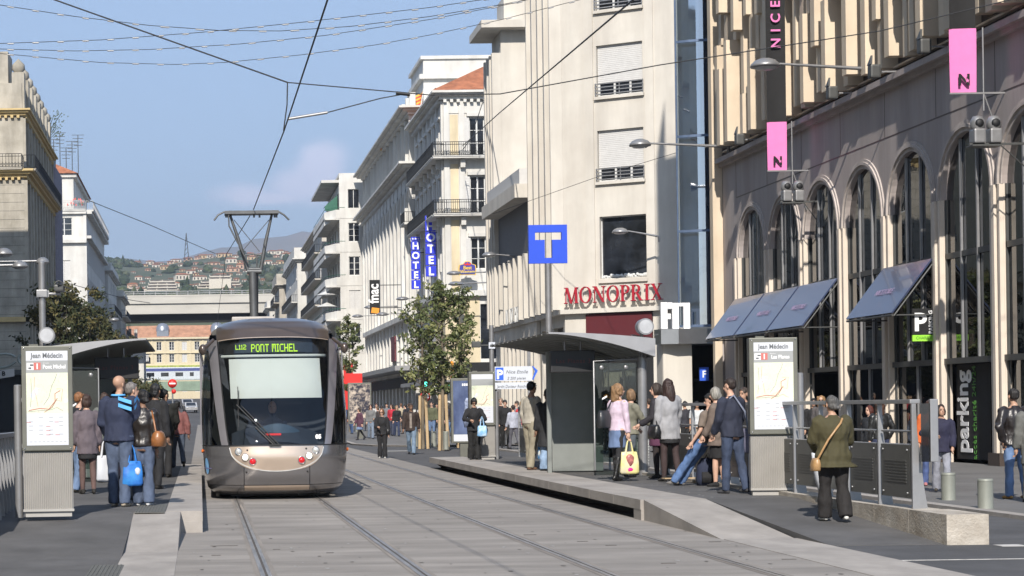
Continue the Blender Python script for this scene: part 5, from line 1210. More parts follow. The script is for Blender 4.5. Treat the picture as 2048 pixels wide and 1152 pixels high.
for i, (px, Y, zt_, cr, lab) in enumerate(((118,112,575,2.1,'dark leafy tree just right of the camera pole'), (165,118,598,2.0,'olive green tree over the left shelter roof'), (214,140,650,1.9,'lower green tree above the tip of the left shelter roof'), (285,160,775,1.8,'small green tree seen under the left shelter roof'), (262,150,770,1.6,'bushy green tree behind the bald man'), (235,132,668,1.4,'slight green tree between the olive one and the lower one'))):
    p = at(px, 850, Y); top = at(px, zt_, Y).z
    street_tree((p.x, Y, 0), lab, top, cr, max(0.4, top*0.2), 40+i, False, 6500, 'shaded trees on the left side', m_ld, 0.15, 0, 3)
# ================================================================== THE TRAM
m_tb = mat('tram_bronze', (0.115,0.088,0.075), 0.30, 0.55, var=0.05, coat=0.5)
m_tg = mat('tram_silver', (0.30,0.285,0.305), 0.32, 0.6, var=0.05, coat=0.5)
m_tl = mat('tram_lower', (0.28,0.27,0.275), 0.25, 0.75, var=0.05, coat=0.6)
m_ts = mat('tram_champagne', (0.62,0.50,0.40), 0.28, 0.62, var=0.04, coat=0.5)
m_tk = mat('tram_seal', (0.012,0.012,0.013), 0.5)
g_wind = glassmat('windscreen_glass', (0.95,0.98,0.975), 0.86, 0.01, 0.045)
g_side = glassmat('tram_side_glass', (0.4,0.45,0.5), 0.22, 0.015, 0.12)
TY = 34.0
tram = thing('tram', 'silver and bronze tram with a rounded nose and raised pantograph on the left track', 'tram', (1.33, TY, 0), R(-0.35))
def lerp_tab(tab, z):
    if z <= tab[0][0]: return tab[0][1]
    for (a, p), (b, q) in zip(tab, tab[1:]):
        if z <= b: t = (z-a)/(b-a); t = t*t*(3-2*t)*0.35+t*0.65; return p+(q-p)*t
    return tab[-1][1]
TW = [(0.10,1.10),(0.20,1.21),(0.45,1.265),(0.97,1.305),(1.6,1.315),(2.2,1.29),(2.6,1.25),(2.85,1.20),(3.00,1.14),(3.11,1.05),(3.19,0.93),(3.25,0.74),(3.285,0.46),(3.30,0.02)]
TN = [(0.10,0.42),(0.22,0.16),(0.45,0.05),(0.75,0.0),(0.97,0.03),(1.4,0.19),(1.9,0.42),(2.4,0.70),(2.84,1.00),(3.05,1.16),(3.18,1.36),(3.26,1.72),(3.30,2.5)]
def TWf(z): return lerp_tab(TW, z)
def surf(s, z, off=0.0):
    """s in -1..1 across the nose; returns local point of the shell"""
    a = math.copysign(abs(s)**1.0, s)*PI/2; W = TWf(z)+off; D = 1.25
    x = W*math.copysign(abs(math.sin(a))**0.72, a); y = lerp_tab(TN, z)+D*(1-abs(math.cos(a))**0.75)-off
    return Vector((x, y, z))
def s_of(x, z, off=0.0):      # inverse of x(s)
    q = min(1.0, abs(x)/(TWf(z)+off)); return math.copysign(math.asin(q**(1/0.72))/(PI/2), x)
def patch(xl, xr, zl, zh, nu, nv, off=0.0, mi=0, mb=None, edge=0.0):
    """xl(z), xr(z) real widths; zl(f), zh(f) lower and upper edge as functions of the fraction across"""
    mb = mb or MB()
    def fn(a, b):
        z0_, z1_ = zl(a), zh(a); z = z0_+(z1_-z0_)*b; sl, sr = s_of(xl(z), z, off), s_of(xr(z), z, off)
        return surf(sl+(sr-sl)*a, z, off)
    return mb.grid(fn, nu, nv, mi)
ax = lambda z: 0.83+0.175*max(0,min(1,(z-0.97)/1.86))**0.75          # half width of the windscreen
bxo = lambda z: ax(z)+(0.13+0.05*max(0,min(1,(z-1)/1.8)))            # outer edge of the pillars
arch = lambda a: 2.835+0.05*math.sin(PI*a)
bodyo = MB()
patch(lambda z: -TWf(z), lambda z: TWf(z), lambda a: 0.10, lambda a: 0.955, 60, 14, 0, 0, bodyo)
LEN = 32.0
# sides as one long skin
def side(z, sx): 
    p = surf(sx*1.0, z); return p
zs_ = [0.10,0.2,0.45,0.955]
for sx in (-1, 1):
    for a, b in zip(zs_, zs_[1:]):
        p, q = surf(sx, a), surf(sx, b); bodyo.add([p, q, (q.x, LEN, q.z), (p.x, LEN, p.z)], [(0,1,2,3)], 0, True)
body = bodyo.build('lower_body', m_tl, tram)
g = MB()
for x in (-0.575, 0.575): patch(lambda z: x-0.006, lambda z: x+0.006, lambda a: 0.17, lambda a: 0.60, 1, 10, 0.004, 0, g)
patch(lambda z: -TWf(z), lambda z: TWf(z), lambda a: 0.952, lambda a: 0.972, 60, 1, 0.002, 0, g)
patch(lambda z: -TWf(z)*0.98, lambda z: TWf(z)*0.98, lambda a: 0.262, lambda a: 0.270, 60, 1, 0.003, 0, g)
g.build('seam', m_tk, body)
g = MB(); patch(lambda z: -0.57, lambda z: 0.57, lambda a: 0.17, lambda a: 0.258, 30, 3, 0.006, 0, g); g.build('bumper_strip', m_ts, body)
g = MB()
for x in (-0.60,-0.26,0.26,0.60)[0:]: pass
g.box(-1.0,1.3,0.06,1.0,LEN,0.10); g.box(-0.80,1.0,0.04,0.80,1.2,0.14); g.box(-0.45,0.60,0.06,-0.40,0.9,0.13); g.box(0.40,0.60,0.06,0.45,0.9,0.13)
g.build('underframe', m_tk, body)
# windscreen and what is behind it
g = MB(); patch(lambda z: -ax(z), lambda z: ax(z), lambda a: 0.972, arch, 40, 30, -0.004, 0, g); ws = g.build('windscreen', g_wind, tram)
for sx in (-1, 1):
    g = MB(); patch(lambda z: sx*ax(z)-0.012, lambda z: sx*ax(z)+0.012, lambda a: 0.98, lambda a: 2.85, 1, 30, 0.002, 0, g); g.build('seal', m_tk, ws)
for sx in (-1, 1):
    g = MB(); patch(lambda z: min(sx*(ax(z)+0.012), sx*bxo(z)), lambda z: max(sx*(ax(z)+0.012), sx*bxo(z)), lambda a: 0.972, lambda a: 2.86, 5, 30, 0.004, 0, g); g.build('pillar', m_tg, tram)
    g = MB(); patch(lambda z: sx*bxo(z) if sx > 0 else -TWf(z), lambda z: TWf(z) if sx > 0 else sx*bxo(z), lambda a: 0.972, lambda a: 2.72, 12, 24, -0.004, 0, g)
    p = [surf(sx, z) for z in (0.972,1.3,1.6,1.9,2.2,2.5,2.72)]
    for a, b in zip(p, p[1:]): g.add([a, b, (b.x, LEN, b.z), (a.x, LEN, a.z)], [(0,1,2,3)], 0, True)
    sg = g.build('side_glass', g_side, tram)
    g = MB()
    for y in (2.6, 3.4, 5.2, 7.2, 8.4, 9.6, 12, 14, 17, 20, 23, 26, 29):
        g.box(sx*1.33-0.01, y, 0.95, sx*1.33+0.01, y+(0.10 if int(y) % 3 else 0.28), 2.75)
    g.tube([(sx*1.335,1.5,2.73),(sx*1.30,LEN,2.73)], 0.03, 6); g.build('side_post', m_tg, sg)
    g = MB(); patch(lambda z: sx*bxo(2.8)*0.99 if sx > 0 else -TWf(z), lambda z: TWf(z) if sx > 0 else sx*bxo(2.8)*0.99, lambda a: 2.722, lambda a: 3.10, 10, 10, 0.002, 0, g)
    g.build('shoulder', m_tg, tram)
# roof cap
g = MB(); patch(lambda z: -min(TWf(z)*0.999, 1.02), lambda z: min(TWf(z)*0.999, 1.02), lambda a: arch(a)+0.012, lambda a: 3.295, 40, 24, 0.003, 0, g)
for a, b in zip((2.72,2.9,3.05,3.15,3.23,3.28,3.30), (2.9,3.05,3.15,3.23,3.28,3.30,3.302)):
    for sx in (-1, 1):
        p, q = surf(sx, a), surf(sx, min(b,3.30)); p.y = max(p.y, 1.9) if a > 2.8 else p.y; q.y = max(q.y,1.9) if b > 2.9 else q.y
        g.add([p, q, (q.x, LEN, q.z), (p.x, LEN, p.z)], [(0,1,2,3)], 0, True)
g.build('roof_cap', m_tb, tram)
g = MB(); patch(lambda z: -1.0, lambda z: 1.0, lambda a: arch(a)-0.002, lambda a: arch(a)+0.012, 40, 1, 0.008, 0, g); g.build('arch_trim', m_ts, tram)
g = MB(); g.bbox(-0.72,3.0,3.26,0.10,5.5,3.36,0.03); g.bbox(-0.35,9.0,3.26,0.8,14,3.40,0.05); g.build('roof_box', mat('roof_grey', (0.4,0.37,0.34), 0.5), tram)
# bonnet panel (the smile)
g = MB()
def smile(a): 
    u = 2*a-1; return 0.935-0.415*math.sqrt(max(0,1-abs(u)**2.15))
patch(lambda z: -0.815, lambda z: 0.815, smile, lambda a: 0.945, 48, 10, 0.006, 0, g); sm = g.build('bonnet_panel', m_ts, tram)
g = MB(); 
for k in range(48):
    a0, a1 = k/48, (k+1)/48; P = []
    for a_, o_ in ((a0,0.0),(a1,0.0),(a1,-0.014),(a0,-0.014)):
        z = smile(a_)+o_; z = max(z,0.2); x = 0.815*(2*a_-1)*(1.0 if o_ == 0 else 1.012); P.append(surf(s_of(x, z), z, 0.008))
    g.add(P, [(0,1,2,3)])
g.build('panel_edge', m_frame, sm)
def lamp(px, py, r_, m, nm, em=None):
    # front-view position from the photograph's proportions
    x = (px-552.5)/113.5; z = 0.97-(py-889)/113.0
    p = surf(s_of(x, z), z, 0.012); g = MB()
    g.lathe(p, [(r_*1.25,0.012),(r_*1.28,-0.012),(r_*1.05,-0.02),(r_,-0.008)], 20, axis='Y'); o = g.build('headlamp_ring' if m is not m_red else 'rear_lamp_ring', m_mir, sm)
    q = MB(); q.lathe(p, [(r_,-0.01),(r_*0.7,-0.024),(r_*0.35,-0.032),(0,-0.034)], 18, axis='Y'); q.build(nm, m, o)
m_mir = mat('chrome', (0.6,0.6,0.6), 0.15, 1.0); m_red = mat('red_lens', (0.60,0.01,0.015), 0.15, var=0.02, coat=0.6); m_lens = mat('clear_lens', (0.75,0.76,0.74), 0.08, 0.4, var=0.2, coat=0.8)
m_lens2 = mat('lit_lens', (0.9,0.85,0.75), 0.1, var=0.02, emit=(1,0.92,0.75), es=0.8)
for sx, xs in ((-1, (477.5,490.5,505)), (1, (629,616,601))):
    for (px, py, m, nm) in zip(xs, (901.5,912.5,921), (m_lens, m_lens2, m_red), ('headlamp','headlamp','rear_lamp')): lamp(px, py-(1.5 if sx > 0 else 0), 0.052, m, nm)
g = MB()
for x, z in ((-0.51,0.885),(0.51,0.90),(-0.53,0.50),(0.53,0.50)):
    p = surf(s_of(x,z),z,0.012); g.lathe(p, [(0.016,0.01),(0.016,-0.004),(0,-0.006)], 10, axis='Y')
g.build('bolt', m_tk, sm)
m_ind = mat('amber_lens', (0.75,0.16,0.02), 0.3, var=0.03)
for sx in (-1, 1):
    z = 0.86; g = MB(); p = surf(sx*0.93, z, 0.01); g.ell(p, 0.02, 0.09, 0.035, 10); g.build('indicator', m_ind, tram)
    # round mirrors
    g = MB(); p = Vector((sx*1.27, 1.0, 2.68)); g.ell(p, 0.07, 0.08, 0.10, 14); g.tube([p, (sx*1.08, 1.2, 2.86)], [0.05,0.03], 8); g.build('mirror', m_tb, tram)
g = MB(); z = 0.62; c = surf(-0.77, z, 0.008)
g.grid(lambda a, b: surf(-0.77+0.055*math.sin(2*PI*a)*b, 0.60+0.145*math.cos(2*PI*a)*b, 0.008), 24, 3); lg = g.build('round_emblem', mat('emblem_light_blue', (0.10,0.33,0.68), 0.4, var=0.3, scale=9, col2=(0.3,0.55,0.8)), tram)
g = MB(); g.grid(lambda a, b: surf(-0.90+0.25*a, 0.555+0.012*b, 0.012), 10, 1); g.grid(lambda a, b: surf(-0.86+0.03*a, 0.52+0.09*a+0.02*b, 0.012), 4, 1); g.build('emblem_line', mat('emblem_mark', (0.25,0.22,0.45), 0.4), lg)
# cab interior
cab = MB(); cab.box(-1.15, 2.6, 0.2, 1.15, 2.7, 3.0); cab.box(-1.1,0.9,0.95,1.1,2.6,1.0)
cab.grid(lambda a, b: (-0.78+1.56*a, 0.42+0.55*b+0.28*(2*a-1)**2, 1.02+0.30*b-0.16*(2*a-1)**2), 16, 6)
ci = cab.build('cab_interior', mat('cab_dark', (0.022,0.030,0.045), 0.6, var=0.2), tram)
g = MB(); g.grid(lambda a, b: (-0.36+0.80*a, 0.70+0.2*(2*a-1)**2, 1.10+0.24*b*math.sin(PI*(0.15+0.7*a))), 16, 4); g.build('desk_hood', mat('desk_blue', (0.05,0.09,0.14), 0.5), ci)
g = MB(); g.box(-0.18,0.60,1.13,0.10,0.63,1.165); g.build('red_plate', mat('red_plate_mat', (0.6,0.02,0.02), 0.4, emit=(0.7,0.02,0.02), es=0.4), ci)
# driver: head and shoulders in the cab
dm = mat('driver_skin', (0.62,0.38,0.28), 0.6)
drv = thing('person', 'tram driver in dark clothes sitting behind the windscreen under the white blind', 'person', (1.33-0.02, TY+1.35, 1.0))
g = MB(); g.loft([(0,0,-0.35,0.17,0.12),(0,0,0.0,0.20,0.13),(0,0,0.28,0.22,0.12),(0,0,0.40,0.16,0.09),(0,0,0.46,0.06,0.06),(0,-0.01,0.52,0.055,0.06)], 14, 1)
g.ell((0,-0.02,0.63), 0.078, 0.095, 0.125, 14, 0); g.ell((0,-0.115,0.615), 0.014,0.02,0.02,6,0)
for sx in (-1,1): g.tube([(sx*0.20,0,0.36),(sx*0.27,-0.08,0.12),(sx*0.17,-0.35,0.10)], [0.055,0.048,0.035], 8, 1); g.ell((sx*0.16,-0.38,0.11),0.04,0.05,0.02,8,0); g.ell((sx*0.03,-0.108,0.645),0.011,0.006,0.006,6,2)
g.build('body', [dm, mat('driver_navy', (0.07,0.085,0.13), 0.8), m_tk], drv)
g = MB(); g.ell((0,0.01,0.68), 0.083, 0.095, 0.095, 12); g.build('hair', m_tk, drv)
# white blind, its roller, and the destination display
m_bl = mat('blind_fabric', (0.47,0.495,0.48), 0.8, var=0.02)
g = MB(); patch(lambda z: -0.81+0.03*(2.6-z), lambda z: 0.82+0.03*(2.6-z)*0.5, lambda a: 1.79, lambda a: 2.50, 16, 12, -0.07, 0, g)
bl = g.build('sun_blind', m_bl, tram)
g = MB(); g.tube([surf(s_of(-0.93+1.86*k/12, 2.55, -0.08), 2.55, -0.08) for k in range(13)], 0.028, 8); g.build('blind_roller', m_bl, bl)
g = MB(); patch(lambda z: -0.98, lambda z: 0.98, lambda a: 2.60, lambda a: 2.84, 20, 3, -0.10, 0, g); dp = g.build('display_case', m_tk, tram)
g = MB(); patch(lambda z: -0.70, lambda z: 0.70, lambda a: 2.61, lambda a: 2.79, 12, 2, -0.075, 0, g); g.build('display_face', mat('display_face', (0.02,0.03,0.045), 0.5), dp)
m_led = mat('led_green', (0.30,0.50,0.01), 0.5, var=0.01, emit=(0.50,0.80,0.02), es=0.48)
FONT = {'P':'11110,10001,10001,11110,10000,10000,10000','O':'01110,10001,10001,10001,10001,10001,01110','N':'11110,10001,10001,10001,10001,10001,10001','T':'11111,00100,00100,00100,00100,00100,00100',
 'M':'11111,10101,10101,10101,10001,10001,10001','I':'111,010,010,010,010,010,111','C':'01111,10000,10000,10000,10000,10000,01111','H':'10001,10001,10001,11111,10001,10001,10001','E':'11111,10000,10000,11110,10000,10000,11111','L':'10000,10000,10000,10000,10000,10000,11111',
 '1':'010,110,010,010,010,010,111','2':'11110,00001,00001,01110,10000,10000,11111',' ':'00,00,00,00,00,00,00'}
def led(word, x0, z0, cw, ch, nm):
    g = MB(); x = x0
    for c in word:
        rows = FONT[c].split(',')
        for j, rw in enumerate(rows):
            for i, b in enumerate(rw):
                if b == '1':
                    xx, z = x+i*cw, z0+(6-j)*ch; p = surf(s_of(xx, z, -0.07), z, -0.07)
                    g.box(xx-0.003, p.y-0.012, z-0.003, xx+cw*0.92, p.y-0.004, z+ch*0.92)
        x += (len(rows[0])+1)*cw
    return g.build(nm, m_led, dp)
led('PONT MICHEL', -0.40, 2.625, 0.0138, 0.0205, 'lettering'); led('L112', -0.68, 2.675, 0.0100, 0.0125, 'small_lettering')
text_mb('05', 0.10, 0.004, offset=0.006).xform(Matrix.Translation(surf(s_of(0.73,1.07),1.07,0.01))).build('number', m_sw, ws)
g = MB()
pv = surf(s_of(-0.62, 1.82), 1.82, 0.05); e = surf(s_of(-0.02, 1.0), 1.0, 0.05)
def onw(x, z, o_=0.04): return surf(s_of(x, z), z, o_)
for d in (0, 0.035): g.tube([onw(-0.64+d*1.5+0.62*t, 1.66-0.68*t) for t in [k/6 for k in range(7)]], 0.010, 6)
g.tube([onw(-0.64, 2.0), onw(-0.64, 1.28)], 0.008, 6); g.tube([onw(-0.06, 0.98), onw(-0.35, 1.28)], 0.018, 6); g.box(*(onw(-0.08,0.965)-Vector((0.05,0.03,0.01))), *(onw(0.02,0.965)+Vector((0.05,0.02,0.02))))
for (x0,z0_,x1,z1_) in ((-0.66,1.68,-0.36,1.36),): g.tube([onw(x0,z0_,0.06), onw(x1,z1_,0.06)], 0.014, 6)
g.build('wiper', m_tk, tram)
# pantograph
m_pan = mat('pantograph_steel', (0.13,0.135,0.14), 0.5, 0.5)
PY = 8.0; zr = 3.3
panp = lambda px, py, dy=0: (lambda p: Vector((p.x-1.33-0.006*(PY+dy), PY+dy, p.z)))(at(px, py, TY+PY+dy))
g = MB()
g.tube([panp(505,545), panp(508,640)], [0.085,0.09], 8); g.tube([panp(512,545,0.2), panp(512,640,0.2)], 0.05, 8)
g.tube([panp(494,543), panp(523,543)], 0.05, 8); g.tube([panp(497,538), panp(521,538)], 0.035, 8)
p_arm = g.build('pantograph', m_pan, tram)
g = MB()
g.tube([panp(496,541), panp(477,480), panp(459,427)], [0.042,0.038,0.026], 8); g.tube([panp(521,541), panp(532,480), panp(544,427)], [0.042,0.038,0.026], 8)
g.tube([panp(493,520,-0.2), panp(458,452,-0.2), panp(457,430,-0.2)], 0.018, 6); g.tube([panp(488,511), panp(506,508), panp(524,511)], 0.018, 6); g.tube([panp(514,538), panp(513,508)], 0.02, 6)
g.tube([panp(468,440), panp(519,503)], 0.008, 4); g.tube([panp(538,440), panp(484,503)], 0.008, 4)
g.build('arm', m_pan, p_arm)
g = MB()
for dy in (-0.17, 0.17): g.tube([panp(428,441,dy), panp(436,430,dy), panp(448,424,dy), panp(458,423,dy), panp(545,423,dy), panp(556,423,dy), panp(568,430,dy), panp(578,440,dy)], 0.022, 6)
g.box(*(panp(449,428,-0.2)), *(panp(556,424,0.2))); 
for px in (452,456,508,519,549,553): a = panp(px,433,-0.1); g.box(a.x-0.02,a.y,a.z-0.02,a.x+0.02,a.y+0.05,a.z+0.08)
g.build('collector_head', m_pan, p_arm)
# ================================================================== STREET FURNITURE
m_fr = mat('pillar_frame', (0.16,0.16,0.135), 0.45, 0.3, var=0.08)
m_paper = mat('poster_white', (0.56,0.58,0.62), 0.5, var=0.02)
m_txtg = mat('text_grey', (0.13,0.14,0.15), 0.6)
m_corr = mat('corrugated_grey', (0.40,0.385,0.36), 0.5, 0.25, var=0.05)
def mapmat():
    m = bpy.data.materials.new('printed_map'); m.use_nodes = True; nt = m.node_tree; b = nt.nodes['Principled BSDF']; b.inputs['Roughness'].default_value = 0.35
    tc = nt.nodes.new('ShaderNodeTexCoord')
    def rng(scale, lo, hi, c, base, dist=1.5, det=2):
        n = nt.nodes.new('ShaderNodeTexNoise'); n.inputs['Scale'].default_value = scale; n.inputs['Detail'].default_value = det; n.inputs['Distortion'].default_value = dist; nt.links.new(tc.outputs['Object'], n.inputs['Vector'])
        r_ = nt.nodes.new('ShaderNodeValToRGB'); e = r_.color_ramp.elements; e[0].position = lo; e[0].color = (0,0,0,1); e[1].position = hi; e[1].color = (0,0,0,1); x = e.new((lo+hi)/2); x.color = (1,1,1,1); nt.links.new(n.outputs[0], r_.inputs[0])
        mx = nt.nodes.new('ShaderNodeMix'); mx.data_type = 'RGBA'; nt.links.new(r_.outputs[0], mx.inputs[0])
        if isinstance(base, tuple): mx.inputs[6].default_value = base
        else: nt.links.new(base, mx.inputs[6])
        mx.inputs[7].default_value = c; return mx.outputs[2]
    c = rng(9, 0.35, 0.8, (0.62,0.68,0.50,1), (0.64,0.65,0.54,1), 0.5, 4)
    c = rng(5, 0.60, 0.75, (0.62,0.66,0.78,1), c, 0.5)
    for sc, w_, col_ in ((4.0,0.012,(0.55,0.52,0.45,1)),(7.0,0.014,(0.66,0.55,0.42,1))): c = rng(sc, 0.5-w_, 0.5+w_, col_, c, 1.2)
    nt.links.new(c, b.inputs['Base Color']); return m
m_map = mapmat(); m_rline = mat('line_red', (0.50,0.14,0.12), 0.5, var=0.02); m_dline = mat('line_dark', (0.12,0.11,0.12), 0.6); m_gbox = mat('panel_grey', (0.30,0.31,0.31), 0.5, var=0.02)
def totem(loc, rz, title, dest, lab, k=1.0, post=-1, small=False):
    t = thing('map_pillar', lab, 'information pillar', loc, rz, 'transit map pillars')
    t.scale = (k,k,k); W = 0.66
    g = MB(); n = 26; pts = [(-W/2+0.015+ (W-0.03)*i/(2*n), -0.06-(0.014 if (i//1) % 2 else 0)) for i in range(2*n+1)]
    for a, b in zip(pts, pts[1:]): g.quad((a[0],a[1],0.10),(b[0],b[1],0.10),(b[0],b[1],0.83),(a[0],a[1],0.83))
    g.box(-W/2+0.01,-0.055,0.06,W/2-0.01,0.10,0.835); g.box(-W/2,-0.085,0.07,W/2,-0.02,0.10); g.box(-W/2+0.03,-0.05,0.0,W/2-0.03,0.09,0.059); g.build('base', m_corr, t)
    g = MB(); g.bbox(-W/2,-0.10,0.86,W/2,0.12,2.22,0.012); g.box(-W/2+0.1,-0.03,2.22,-W/2+0.22,0.05,2.245); g.box(-0.3,-0.04,0.83,0.3,0.08,0.87); f = g.build('case', m_fr, t)
    for x in (-W/2+0.03,W/2-0.03):
        for z in (0.89,2.19): g = MB(); g.lathe((x,-0.10,z),[(0.011,0.0),(0.008,-0.008),(0,-0.009)],8,axis='Y'); g.build('screw', m_mir, f)
    pw = W/2-0.06
    g = MB(); g.box(-pw,-0.104,0.93,pw,-0.10,1.345); g.box(-pw,-0.104,2.03,pw,-0.10,2.155); g.build('poster', m_paper, f)
    g = MB(); g.box(-pw,-0.1035,1.87,pw,-0.0995,2.03); hd = g.build('header_band', m_gbox, f)
    g = MB(); g.box(-pw,-0.1045,1.345,pw,-0.1005,1.87); mp_ = g.build('map', m_map, f)
    if not small:
        text_mb(title, 0.092, 0.002, offset=0.0022, xs=0.84).xform(Matrix.Translation((0.0,-0.106,2.065))).build('lettering', m_txtg, f)
        g = MB(); g.box(-pw+0.10,-0.106,1.91,-pw+0.19,-0.1035,2.005); rq = g.build('line_number_box', m_rline, hd); text_mb('1', 0.10, 0.002, offset=0.003).xform(Matrix.Translation((-pw+0.145,-0.108,1.922))).build('number', m_sw, rq)
        g = MB(); g.box(-pw+0.01,-0.106,1.91,-pw+0.098,-0.1035,2.0); g.build('tram_symbol', m_sw, hd); g = MB(); g.box(-pw+0.03,-0.108,1.92,-pw+0.07,-0.1061,1.945); g.box(-pw+0.05,-0.108,1.96,-pw+0.095,-0.1061,1.985); g.build('symbol_mark', m_txtg, hd)
        text_mb(dest, 0.072, 0.002, offset=0.002, xs=0.86).xform(Matrix.Translation((-pw+0.365,-0.106,1.925))).build('lettering', m_sw, hd); text_mb('direction', 0.022, 0.002).xform(Matrix.Translation((-pw+0.26,-0.106,1.99))).build('small_lettering', m_sw, hd)
    def L(pts_, m, w_=0.002): g = MB(); g.tube([(x,-0.106,z) for x,z in pts_], w_, 4, cap=False); g.build('route_line', m, mp_)
    L([(-0.22,1.43),(-0.20,1.62),(-0.21,1.80)], m_dline); L([(-0.12,1.43),(-0.14,1.55),(-0.17,1.66),(-0.16,1.82)], m_rline); L([(-0.24,1.385),(-0.1,1.41),(0.02,1.40),(0.10,1.50),(0.10,1.60),(0.17,1.64)], m_rline, 0.005)
    L([(-0.25,1.37),(0.05,1.39),(0.12,1.42),(0.2,1.375)], m_dline); L([(-0.05,1.45),(0.02,1.55),(0.06,1.70),(0.10,1.78),(0.13,1.86)], m_dline); L([(0.10,1.52),(0.18,1.50),(0.20,1.66),(0.12,1.66)], m_rline); L([(-0.04,1.36),(0.06,1.42),(0.13,1.54)], M('line_tan', (0.5,0.3,0.2), 0.6), 0.005)
    g = MB()
    for j in range(5):
        for i in range(4): 
            if (i*3+j) % 4: g.box(-pw+0.03+0.13*i,-0.1055,1.29-0.055*j,-pw+0.03+0.13*i+0.05,-0.1041,1.296-0.055*j)
    for i in range(9): g.box(-pw+0.04+0.055*i,-0.1055,0.975,-pw+0.07+0.055*i,-0.1041,0.98)
    g.build('legend_text', m_gbox, f)
    g = MB()
    for j, x in ((1,-0.27),(2,-0.02),(3,-0.02),(4,-0.02),(1,0.09),(4,0.10)): g.box(x,-0.1058,1.283-0.055*j,x+0.055,-0.1042,1.289-0.055*j)
    g.build('legend_mark', m_rline, f)
    g = MB(); x = post*(W/2+0.055); g.cyl((x,0.06,-0.01), 0.052, 1.72, 14); g.lathe((x,0.06,1.71),[(0.052,0),(0.04,0.012),(0,0.015)],14); g.box(min(x,post*W/2),0.04,0.9,max(x,post*W/2),0.08,0.95); g.box(min(x,post*W/2),0.04,1.5,max(x,post*W/2),0.08,1.55); g.build('post', m_lamp, t)
    return t
p = ground(98,1033,0.28); totem((p.x, p.y, 0.28), R(4), 'Jean Médecin', 'Pont Michel', 'map pillar reading Pont Michel, at the left beside the railing', 0.965, -1)
p = ground(1548,990,0.28); totem((p.x, p.y, 0.28), R(-7), 'Jean Médecin', 'Las Planas', 'map pillar reading Las Planas, on the right platform near the woman in the green coat', 1.0, 1)
p = ground(965,919,0.28); totem((p.x, p.y, 0.28), R(2), '', '', 'farther map pillar at the far end of the right platform', 0.98, 1, True)
# ---- lit poster cases
p = at(933,900,56)
t = thing('poster_case', 'grey framed case with a dark blue poster, behind the farther map pillar', 'poster case', (p.x, 56.5, 0.0), 0, 'poster cases')
g = MB(); g.bbox(-0.37,-0.1,0.55,0.37,0.1,2.42,0.02); g.box(-0.12,-0.06,0,0.12,0.06,0.56); c_ = g.build('case', m_fr, t)
g = MB(); g.box(-0.31,-0.105,0.8,0.31,-0.1,2.35); g.build('poster', mat('poster_blue', (0.035,0.05,0.12), 0.35, var=0.3, scale=2.5, col2=(0.12,0.16,0.28), stretch=(1,1,0.5)), c_)
g = MB(); g.box(-0.31,-0.106,0.6,0.31,-0.101,0.795); g.build('poster_foot', m_paper, c_)
g = MB(); g.loft([(0.10,-0.11,1.0,0.10,0.004),(0.10,-0.11,1.3,0.15,0.004),(0.12,-0.11,1.6,0.10,0.004),(0.12,-0.11,1.75,0.11,0.004),(0.12,-0.11,1.85,0.06,0.004)], 10); g.build('pale_shape', mat('poster_pale', (0.32,0.38,0.55), 0.5, var=0.4, scale=9), c_)
g = MB(); 
for k in range(6): g.box(-0.05+0.05*k,-0.108,2.2,-0.015+0.05*k,-0.104,2.27)
g.build('headline', m_sw, c_)
p = at(722,865,100)
t = thing('poster_case', 'framed poster of mixed dark shapes under a plain red board, right of the tram', 'poster case', (p.x-0.05, 100, 0.06), 0, 'poster cases')
g = MB(); g.bbox(-0.6,-0.1,0.75,0.6,0.1,2.85,0.02); g.box(-0.15,-0.06,0,0.15,0.06,0.76); c_ = g.build('case', m_fr, t)
g = MB(); g.box(-0.53,-0.105,0.82,0.53,-0.1,2.78); g.build('poster', mat('poster_mixed', (0.50,0.42,0.34), 0.4, scale=5, col2=(0.02,0.02,0.035), thr=(0.42,0.62)), c_)
t = thing('red_board', 'plain bright red board above the poster case', 'sign', (p.x-0.1, 103, 2.9)); g = MB(); g.bbox(-0.5,-0.05,0,0.45,0.05,0.55,0.01); g.build('board', m_redp, t); g = MB(); g.box(-0.66,0.06,-2.85,-0.56,0.12,0.5); g.box(-0.56,0.06,0.1,-0.5,0.1,0.2); g.build('post', m_redp, t)
